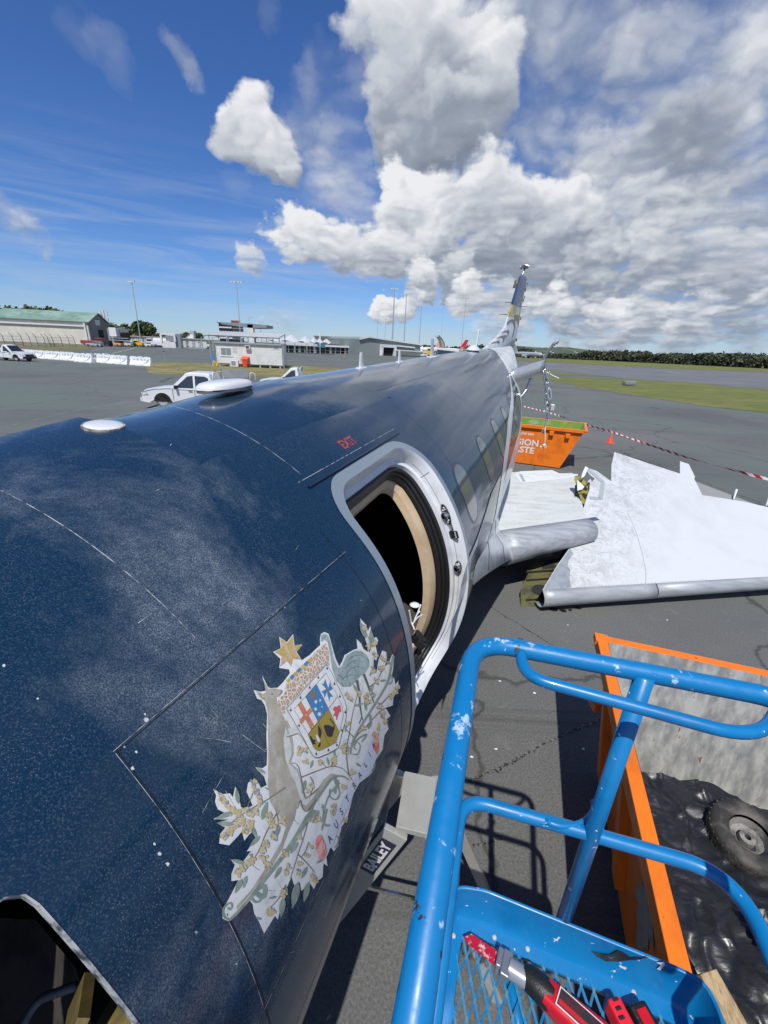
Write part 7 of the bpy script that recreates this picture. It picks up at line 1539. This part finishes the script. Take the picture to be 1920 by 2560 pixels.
# light poles
def pole(top, bot, lab, head=1., w=.35, yb=None, arm=1.):
    b = zp(*bot); zt_ = ztop(top[0], top[1], b); t = thing('light_pole', lab, 'light pole', tuple(b), 0, 'tall apron light poles'); hh = zt_
    MB().cyl(b, V((b.x, b.y, hh)), w, 8, r2=w*.5).obj('pole', M_pole, t)
    if head:
        MB().box((b.x, b.y, hh), (3.4*head, .5, .3)).obj('crossarm', M_pole, t)
        for s_ in (-1.4, -.5, .5, 1.4): MB().box((b.x+s_*head, b.y-.3, hh-.25), (.6, .5, .3)).obj('floodlight', M_hut, t)
M_pole = mat('pole_grey', (.34, .36, .38), .5)
pole((330.6, 703), (354, 866), 'leftmost tall pale light pole, beside the round green tree', .6, .2)
pole((596, 704), (604, 878), 'tall light pole rising behind the hut and hotel', 1.2, .2)
pole((624, 793), (628, 874), 'short light pole just right of the wing canopy pillar', .8, .12)
pole((652, 805), (655, 877), 'short light pole at the tip of the wing canopy', .8, .12)
pole((988, 721), (979, 887), 'pale light pole in front of the terminal portal', 1., .4)
pole((1016, 735), (1008, 890), 'grey light pole just right of the terminal portal', 1.6, .3)
pole((1052, 763), (1046, 886), 'pale light pole at the right end of the sloping roof', .8, .28)
pole((1162, 745), (1151, 888), 'light pole with wide white lamp head left of the aircraft fin', 2., .25)
pole((944, 804), (942, 882), 'faint far pole behind the terminal roof, left one of the close pair', .5, .14)
pole((963, 797), (961, 882), 'faint far pole behind the terminal roof, right one of the close pair', .5, .14)
pole((1105, 760), (1099, 886), 'faint thin mast above the grey winglet', .3, .1)

# ------------------------------------------------------------------ trees
M_leafA = mat('leaf_dark', (.045, .070, .022), .7, c2=(.09, .12, .035), scale=.35, thr=(.4, .65)); M_leafB = mat('leaf_olive', (.075, .085, .03), .7, c2=(.05, .06, .02), scale=.3, thr=(.4, .65)); M_bark = mat('bark', (.10, .08, .06), .9)
def crown_mesh(mb, c, rx, ry, rz_, n, leaf, seed):
    rnd = random.Random(seed); lobes = [(V((rnd.uniform(-.6, .6)*rx, rnd.uniform(-.6, .6)*ry, rnd.uniform(-.35, .6)*rz_)), rnd.uniform(.35, .6)) for _ in range(9)]
    for i in range(n):
        lc, lr = lobes[rnd.randrange(9)]; u = V((rnd.gauss(0, 1), rnd.gauss(0, 1), rnd.gauss(0, 1))).normalized(); rr = lr*(rnd.random()**.35)
        p = c+lc+V((u.x*rx, u.y*ry, u.z*rz_))*rr; s_ = leaf*rnd.uniform(.6, 1.4); a_ = V((rnd.gauss(0, 1), rnd.gauss(0, 1), rnd.gauss(0, 1))).normalized(); b_ = a_.orthogonal().normalized(); w_ = a_.cross(b_)
        mb.quad(p-b_*s_, p-w_*s_*.6, p+b_*s_, p+w_*s_*.7)
def tree(name, label, px, ptop, pbase_d, wpx, m_, seed, group=None, n=1800, leaf=None, cat='tree'):
    b = far_base(px, pbase_d); h_ = ztop(px, ptop, b); r = wpx/2/FPX*pbase_d*1.15; t = thing(name, label, cat, tuple(b), 0, group)
    MB().tube([b, b+V((.2, 0, h_*.45)), b+V((0, .2, h_*.75))], [h_*.035, h_*.025, h_*.01], 7).obj('trunk', M_bark, t)
    mb = MB(); zc_ = h_*.62; crown_mesh(mb, b+V((0, 0, zc_)), r, r*.8, h_*.40, n, leaf or r*.10, seed); mb.obj('crown', m_, t)
tree('round_tree', 'big round dark green tree beside the leftmost light pole', 376, 804, 215, 46, M_leafA, 1, n=4500)
tree('low_tree', 'olive green tree below the big round tree on its right', 402, 833, 205, 34, M_leafB, 2)
tree('low_tree', 'olive green low tree between the light pole and the big round tree', 360, 832, 200, 22, M_leafB, 8)
tree('green_tree', 'mid green tree right of the white framed shelter', 476, 832, 240, 26, M_leafB, 3)
tree('dark_tree', 'dark rounded tree at the left end of the white marquees', 494, 830, 238, 24, M_leafA, 4)
tree('green_tree', 'small green tree between the shelter and the dark rounded tree', 462, 836, 236, 18, M_leafB, 5)
tree('hill_tree', 'dark leafy tree above the left end of the hangar roof', 3, 758, 210, 30, M_leafA, 6)
M_wood = mat('bushland', (.050, .060, .036), .8, c2=(.075, .085, .050), scale=.05)
# wooded hill behind the hangars and beyond the runway: masses nobody could count
def wood(name, label, prof, dist, depth, size, n, m_, seed, y_base=None, spread=1.):
    rnd = random.Random(seed); mb = MB()
    for i in range(n):
        f = rnd.random()*(len(prof)-1); k = int(f); g = f-k; x = prof[k][0]*(1-g)+prof[k+1][0]*g; y = prof[k][1]*(1-g)+prof[k+1][1]*g
        dd_ = dist+rnd.random()*depth; b = far_base(x, dd_); zt_ = ztop(x, y, far_base(x, dist))*(.55+.45*rnd.random() if rnd.random() < .6 else 1.)-size*rnd.uniform(.6, 1.8)
        if rnd.random() < .4: zt_ *= rnd.random()
        c = V((b.x, b.y, max(size*.3, zt_))); s_ = size*rnd.uniform(.5, 1.2)
        for q in range(11):
            u = V((rnd.gauss(0, 1), rnd.gauss(0, 1), rnd.gauss(0, .8))).normalized()*s_*rnd.uniform(.4, 1.); a_ = V((rnd.gauss(0, 1), rnd.gauss(0, 1), rnd.gauss(0, 1))).normalized(); b_ = a_.orthogonal().normalized(); w_ = a_.cross(b_); l_ = s_*.36
            p = c+u; mb.quad(p-b_*l_, p-w_*l_*.7, p+b_*l_, p+w_*l_*.7)
    o = mb.obj(name, m_); tag(o, label, 'wood', kind='stuff'); return o
wood('hangar_wood', 'brown green trees along the hill crest behind the long hangar', [(34, 770), (50, 766), (62, 772), (85, 768), (95, 766), (110, 772), (130, 770), (150, 770), (165, 778), (190, 785)], 240, 30, 2.6, 2600, M_leafB, 11)
wood('hill_wood', 'dark green wooded slope right of the phone mast', [(272, 806), (290, 814), (305, 815), (318, 814), (340, 815), (352, 822)], 330, 60, 3.5, 2600, M_leafA, 12)
wood('runway_wood', 'dark band of bushland trees beyond the runway on the right', [(1290, 886), (1340, 889), (1400, 892), (1452, 890), (1458, 881), (1480, 877), (1510, 880), (1549, 876), (1590, 880), (1616, 878), (1632, 884), (1680, 884), (1710, 884), (1745, 887), (1782, 882), (1830, 884), (1860, 882), (1920, 886), (1990, 884), (2100, 890)], 520, 120, 3.6, 26000, M_wood, 13)
wood('horizon_wood', 'distant tree line behind the fin and parked airliners', [(1040, 868), (1060, 863), (1090, 864), (1110, 868), (1160, 865), (1200, 863), (1250, 866), (1300, 868), (1340, 874)], 560, 60, 3.6, 5000, M_wood, 14)
# hills
def hill(name, prof, dist, m_, dep=900):
    rows = []
    for k in range(7):
        g = k/6; r_ = []
        for j in range(80):
            f = j/79*(len(prof)-1); i = min(int(f), len(prof)-2); q = f-i; x = prof[i][0]*(1-q)+prof[i+1][0]*q; y = prof[i][1]*(1-q)+prof[i+1][1]*q
            b = far_base(x, dist); zt_ = ztop(x, y, b); u = b.normalized(); h_ = math.sin(math.pi*min(1, g*1.2)/2.4*1.0)/math.sin(math.pi/2.4) if g < .84 else 1.
            p = b+u*(dep*(g-.8)); r_.append(V((p.x, p.y, zt_*min(1, h_)*(1+.05*noise.noise(V((j*.4, k*.8, 2))))-(1 if g == 0 else 0))))
        rows.append(r_)
    return struct(MB().grid(rows).obj(name, m_, smooth='full'))
M_hill = mat('hill_green', (.075, .10, .06), .95, c2=(.045, .065, .045), scale=.02, thr=(.42, .6), c3=(.11, .14, .07), s3=.006, thr3=(.5, .6), bump=.5, bscale=.06, bd=4)
hill('hills', [(1180, 884), (1230, 868), (1292, 864), (1340, 868), (1367, 869), (1400, 867), (1427, 868), (1471, 874), (1520, 880), (1600, 884), (1700, 888)], 2600, M_hill)
random.seed(31); mb = MB()
for k in range(16):
    x = random.uniform(1290, 1470); b = far_base(x, 2000+random.uniform(0, 60)); z = ztop(x, 884+random.uniform(-9, 2)+(x-1300)*.03, b); mb.box((b.x, b.y, z), (5, 5, random.uniform(1.5, 3)))
o = mb.obj('hill_houses', M_hut); tag(o, 'pale houses dotted over the distant hills right of the fin', 'houses', kind='stuff')

# ------------------------------------------------------------------ vehicles and gear far across the apron
def small_vehicle(name, label, cat, px, py, L_, Wd_, Hh, m_, cabf=.35, rz=0., cabm=None, group=None):
    b = zp(px, py); t = thing(name, label, cat, tuple(b), rz, group)
    MB().box((0, 0, Hh*.42), (L_, Wd_, Hh*.45)).obj('body', m_, t, local=True, bevel=.12)
    MB().box((L_*(.5-cabf/2)-.1, 0, Hh*.78), (L_*cabf, Wd_*.9, Hh*.42)).obj('cab', cabm or m_, t, local=True, bevel=.15); MB().box((L_*(.5-cabf/2)-.1, 0, Hh*.80), (L_*cabf*.9, Wd_*.92, Hh*.24)).obj('cab_glass', M_glass, t, local=True)
    for sx in (-.32, .32):
        for sy in (-.5, .5): MB().lathe([(0, -.12), (.34, -.12), (.36, 0), (.34, .12), (0, .12)], (L_*sx, Wd_*sy, .36), 14, M=Matrix.Rotation(rad(90), 3, 'X')).obj('wheel', M_tyre, t, local=True)
    return t
M_yel = mat('machine_yellow', (.75, .42, .02), .45); M_rd = mat('machine_red', (.62, .05, .03), .5)
fk = small_vehicle('forklift', 'yellow forklift with black mast near the grey shed', 'forklift', 348, 867, 3.0, 1.6, 2.1, M_yel, .5, rad(180))
for y in (-.45, .45): MB().box((1.75, y, 1.6), (.12, .12, 3.2)).obj('mast_rail', M_black, fk, local=True)
small_vehicle('flatbed_truck', 'orange flatbed truck in front of the brown gabled hangar', 'truck', 284, 866, 6, 2.2, 1.7, mat('truck_tan', (.62, .30, .12), .6), .3, 0, M_dark)
small_vehicle('red_truck', 'dark red truck body parked against the long hangar', 'truck', 235, 864, 7, 2.2, 2.4, mat('dull_red_body', (.26, .05, .05), .6), .3)
small_vehicle('silver_car', 'low silver car in front of the dark red truck', 'car', 238, 867, 4.4, 1.8, 1.4, M_grey, .5)
small_vehicle('dark_vehicle', 'black vehicle in the shade between the two hangars', 'vehicle', 262, 866, 4.4, 1.9, 1.8, M_dark, .5)
small_vehicle('white_trailer', 'small white trailer left of the forklift', 'trailer', 319, 867, 3, 1.5, 1.7, M_hut, .3)
tk = small_vehicle('fuel_tanker', 'white fuel tanker parked along the white boundary building', 'tanker', 405, 868, 10, 2.5, 2.8, M_whiteclean, .2, rad(180)); MB().tube([V((-4.4, 0, 2.1)), V((2.6, 0, 2.1))], 1.0, 14).obj('tank', M_whiteclean, tk, smooth=True, local=True)
small_vehicle('red_tug', 'bright red square machine at the right end of the fuel tanker', 'tug', 427, 869, 4.2, 2.5, 3.2, M_rd, .4)
for i, (x, lab) in enumerate(((365, 'small white car next to the foot of the leftmost light pole'), (442, 'white ute right of the bright red machine'), (456, 'white sedan left of the passenger stairs'), (513, 'white van near the canopy of the hut'), (375, 'small grey car left of the fuel tanker'))):
    small_vehicle('parked_car', lab, 'car', x, 867.5 if x < 400 else 869, 4.4, 1.8, 1.6 if x < 510 else 2.1, M_grey if x == 375 else M_whiteclean, .5, rad(180), group='cars parked across the far apron')
p = zp(468, 869); st_ = thing('passenger_stairs', 'white mobile passenger stairs beside the dark red loader', 'airstairs', tuple(p)); MB().prism([p+V((-4, 0, .8)), p+V((2, 0, 5.2)), p+V((3, 0, 5.2)), p+V((3, 0, 1)), p+V((-2, 0, .6))], V((0, 2, 0))).obj('stair_body', M_hut, st_); MB().prism([p+V((1.8, -.1, 5.2)), p+V((3.4, -.1, 5.2)), p+V((3.4, -.1, 6.3)), p+V((1.8, -.1, 6.3))], V((0, 2.2, 0))).obj('top_rails', M_grey, st_)
for k in range(9): MB().box(p+V((-3.6+k*.62, -.1, 1.15+k*.46)), (.5, .3, .1)).obj('step', M_grey, st_)
small_vehicle('dark_loader', 'dark red loader standing right of the passenger stairs', 'loader', 485, 869.5, 7, 2.4, 2.2, mat('loader_dark', (.14, .03, .03), .6), .3)
p = zp(487, 869.5); 
for x, lab in ((932, 'white baggage truck before the terminal glass left of the portal'), (972, 'white van inside the dark terminal portal')):
    small_vehicle('service_truck', lab, 'truck', x, 886.5, 5.5, 2.2, 2.5, M_whiteclean, .3, group='service vehicles before the terminal')
small_vehicle('service_truck', 'white fronted belt loader with yellow arm, left of the yellow tug', 'truck', 1034, 890.5, 6, 2.4, 2.0, M_hut, .3)
small_vehicle('yellow_tug', 'tall yellow ground support vehicle left of the big white blade antenna', 'tug', 1066, 890.5, 4, 2.4, 4.0, M_yel, .4)
small_vehicle('service_truck', 'white low tug in front of the yellow vehicle', 'truck', 1055, 891.5, 5, 2.2, 1.8, M_hut, .4)
for i, x in enumerate((953, 984, 995, 1008)): 
    p = zp(x, 889); o = MB().box(p+V((0, 0, 1.)), (1.0, .8, 2.0)).obj('bollard_block', M_whiteclean if i < 2 else M_cone, None, bevel=.08); tag(o, ('white bollard block left of the portal opening', 'white bollard block right of the portal opening', 'orange bollard block beside the portal', 'orange bollard block below the grey light pole')[i], 'bollard')
# fence along the bank below the hangar
fn = thing('chain_fence', 'leaning chain wire fence with angled posts along the bank below the hangar', 'fence', tuple(zp(100, 868)))
fp = [(-20, 868), (14, 869), (38, 869), (60, 869), (80, 870), (97, 871), (116, 870), (126, 871), (137, 871), (158, 871), (176, 870), (190, 869)]
FT = []
for i, (x, y) in enumerate(fp):
    b = zp(x, y-4); MB().tube([b, b+V((-.25, 0, 2.3)), b+V((-.8, 0, 2.9))], .07, 6).obj('fence_post', mat('rusty_post', (.16, .14, .12), .8), fn); FT.append(b)
mb = MB()
for a, b_ in zip(FT, FT[1:]):
    for z in (.3, .9, 1.5, 2.1, 2.3): mb.tube([a+V((-.2*z/2.3, 0, z)), b_+V((-.2*z/2.3, 0, z))], .022, 4)
    for k in range(14): q = a.lerp(b_, k/14); mb.tube([q, q+V((-.2, 0, 2.1))], .012, 3)
mb.obj('wire', M_grey, fn)['kind'] = 'stuff'
# airliners
def fuselage_rows(L_, R_, nose, tail, seg=20):
    rows = []
    for k in range(25):
        x = k/24; r = R_*min(1, math.sqrt(max(0, 1-max(0, (nose-x)/nose)**2)))*(1 if x < 1-tail else max(.05, 1-((x-1+tail)/tail)**1.6)); zc_ = R_*.6*((x-1+tail)/tail)**1.6 if x > 1-tail else 0
        rows.append([V(((.5-x)*L_, r*math.cos(a), r*math.sin(a)+zc_)) for a in [q*2*math.pi/seg for q in range(seg)]])
    return rows
def airliner(label, loc, rz, L_, m_, tailm, z0=3.2):
    t = thing('parked_airliner', label, 'airliner', loc, rz, 'airliners on the far side of the airport'); R_ = L_*.052
    U = V((0, 0, z0)); rows = [[p+U for p in r] for r in fuselage_rows(L_, R_, .12, .35)]; MB().grid(rows, closed=True).obj('body', m_, t, smooth=True, local=True)
    for s_ in (-1, 1):
        MB().prism([V((L_*.10, s_*R_*.8, z0-R_*.5)), V((-L_*.10, s_*R_*.8, z0-R_*.5)), V((-L_*.19, s_*L_*.45, z0+R_*.35)), V((-L_*.13, s_*L_*.45, z0+R_*.35))], V((0, 0, .35))).obj('wing', m_, t, local=True)
        MB().prism([V((-L_*.13, s_*L_*.45, z0+R_*.4)), V((-L_*.19, s_*L_*.45, z0+R_*.4)), V((-L_*.22, s_*L_*.47, z0+R_*1.5)), V((-L_*.19, s_*L_*.47, z0+R_*1.5))], V((0, s_*.2, 0))).obj('winglet', M_whiteclean, t, local=True)
        MB().lathe([(0, -2.2), (.9, -2.), (1.15, 0), (1.1, 2.2), (.85, 2.25), (0, 1.6)], (L_*.06, s_*L_*.16, z0-R_*.9), 16, M=Matrix.Rotation(rad(90), 3, 'Y')).obj('engine', m_, t, smooth=True, local=True)
        MB().prism([V((-L_*.40, s_*.3, z0+R_*.6)), V((-L_*.47, s_*.3, z0+R_*.6)), V((-L_*.50, s_*L_*.17, z0+R_*.8)), V((-L_*.46, s_*L_*.17, z0+R_*.8))], V((0, 0, .2))).obj('tailplane', m_, t, local=True)
        MB().cyl((-L_*.02, s_*2.6, 0), (-L_*.02, s_*2.6, z0-R_*.6), .25, 8).obj('gear_leg', M_dark, t, local=True)
        for x_ in (-.5, .5): MB().lathe([(0, -.25), (.6, -.25), (.6, .25), (0, .25)], (-L_*.02+x_*1.2, s_*2.6, .6), 14, M=Matrix.Rotation(rad(90), 3, 'X')).obj('wheel', M_tyre, t, local=True)
    MB().prism([V((-L_*.33, -.15, z0+R_*.8)), V((-L_*.46, -.15, z0+R_*.9)), V((-L_*.53, -.15, z0+R_*4.4)), V((-L_*.46, -.15, z0+R_*4.4))], V((0, .3, 0))).obj('tail_fin', tailm, t, local=True)
    MB().cyl((L_*.38, 0, 0), (L_*.38, 0, z0-R_*.6), .2, 8).obj('nose_gear', M_dark, t, local=True)
    for k in range(22): 
        for s_ in (-1, 1): MB().box((L_*.30-k*L_*.026, s_*R_*.985, z0+R_*.25), (L_*.008, .06, .45)).obj('window', M_glass, t, local=True)
    return t
p = far_base(1322, 400); airliner('grey airliner taxiing in the distance just right of the fin', (p.x, p.y, 0), rad(-62), 34, mat('airliner_grey', (.36, .38, .42), .35), M_grey)
M_redt = mat('tail_red', (.55, .03, .05), .4)
p = far_base(1112, 290); airliner('white airliner with red tail fin behind the grey winglet', (p.x, p.y, 0), rad(195), 30, M_whiteclean, M_redt)
p = far_base(1052, 300); airliner('white airliner with pink and white tail right of the terminal', (p.x, p.y, 0), rad(195), 28, M_whiteclean, mat('tail_pink', (.62, .35, .34), .4))
# upright grey winglet on a white wing panel beyond the fuselage
y_ = 52.; t = thing('detached_wing_tip', 'curved grey winglet on a white wing panel standing beyond the fuselage', 'aircraft wing tip', (dp(1120, 880, y_).x, y_, 0))
MB().prism([dp(x, y, y_) for x, y in ((1093, 868.5), (1094, 874), (1148, 880), (1148, 875))], V((.1, 1.2, 0))).obj('wing_panel', M_whiteclean, t)
MB().prism([dp(x, y, y_+.3) for x, y in ((1095, 874), (1093, 889), (1122, 889), (1135, 884), (1138, 879))], V((0, 1., 0))).obj('lower_box', M_hutt, t)
cv = [(1091, 838), (1098, 838), (1104, 844), (1110, 853), (1113, 863), (1114, 870), (1099, 869), (1099, 862), (1097, 854), (1093, 845), (1088.5, 840)]
MB().prism([dp(x, y, y_+.2) for x, y in cv], V((0, .12, 0))).obj('winglet', mat('winglet_grey', (.16, .15, .14), .4), t); MB().prism([dp(x, y, y_+.18) for x, y in ((1101, 848), (1106, 852), (1112, 868), (1105, 868))], V((0, -.03, 0))).obj('winglet_edge', mat('winglet_tan', (.34, .29, .24), .5), t)
MB().prism([dp(x, y, y_+.16) for x, y in ((1089, 838), (1094, 838), (1096, 842), (1091, 842))], V((0, -.05, 0))).obj('winglet_tip', M_whiteclean, t)
for x in (1098, 1130): b = dp(x, 880, y_+.8); MB().cyl((b.x, b.y, 0), b, .08, 8).obj('stand_leg', M_grey, t)
# marker gear in the grass by the runway
o = MB().box(zp(1573, 957.5, .35), (1.6, .8, .5), rz=.2).obj('drain_box', M_hutt, None, bevel=.1); tag(o, 'low dark box lying on the near edge of the right-hand grass', 'drain box')
p = zp(1620, 905); t = thing('windsock', 'small white windsock by the trees beyond the runway', 'windsock', tuple(p)); MB().cyl(p, p+V((0, 0, 4.5)), .12, 6).obj('mast', M_whiteclean, t); MB().cyl(p+V((0, 0, 4.3)), p+V((-1.6, 0, 5.6)), .5, 8, r2=.25).obj('sock', M_whiteclean, t)
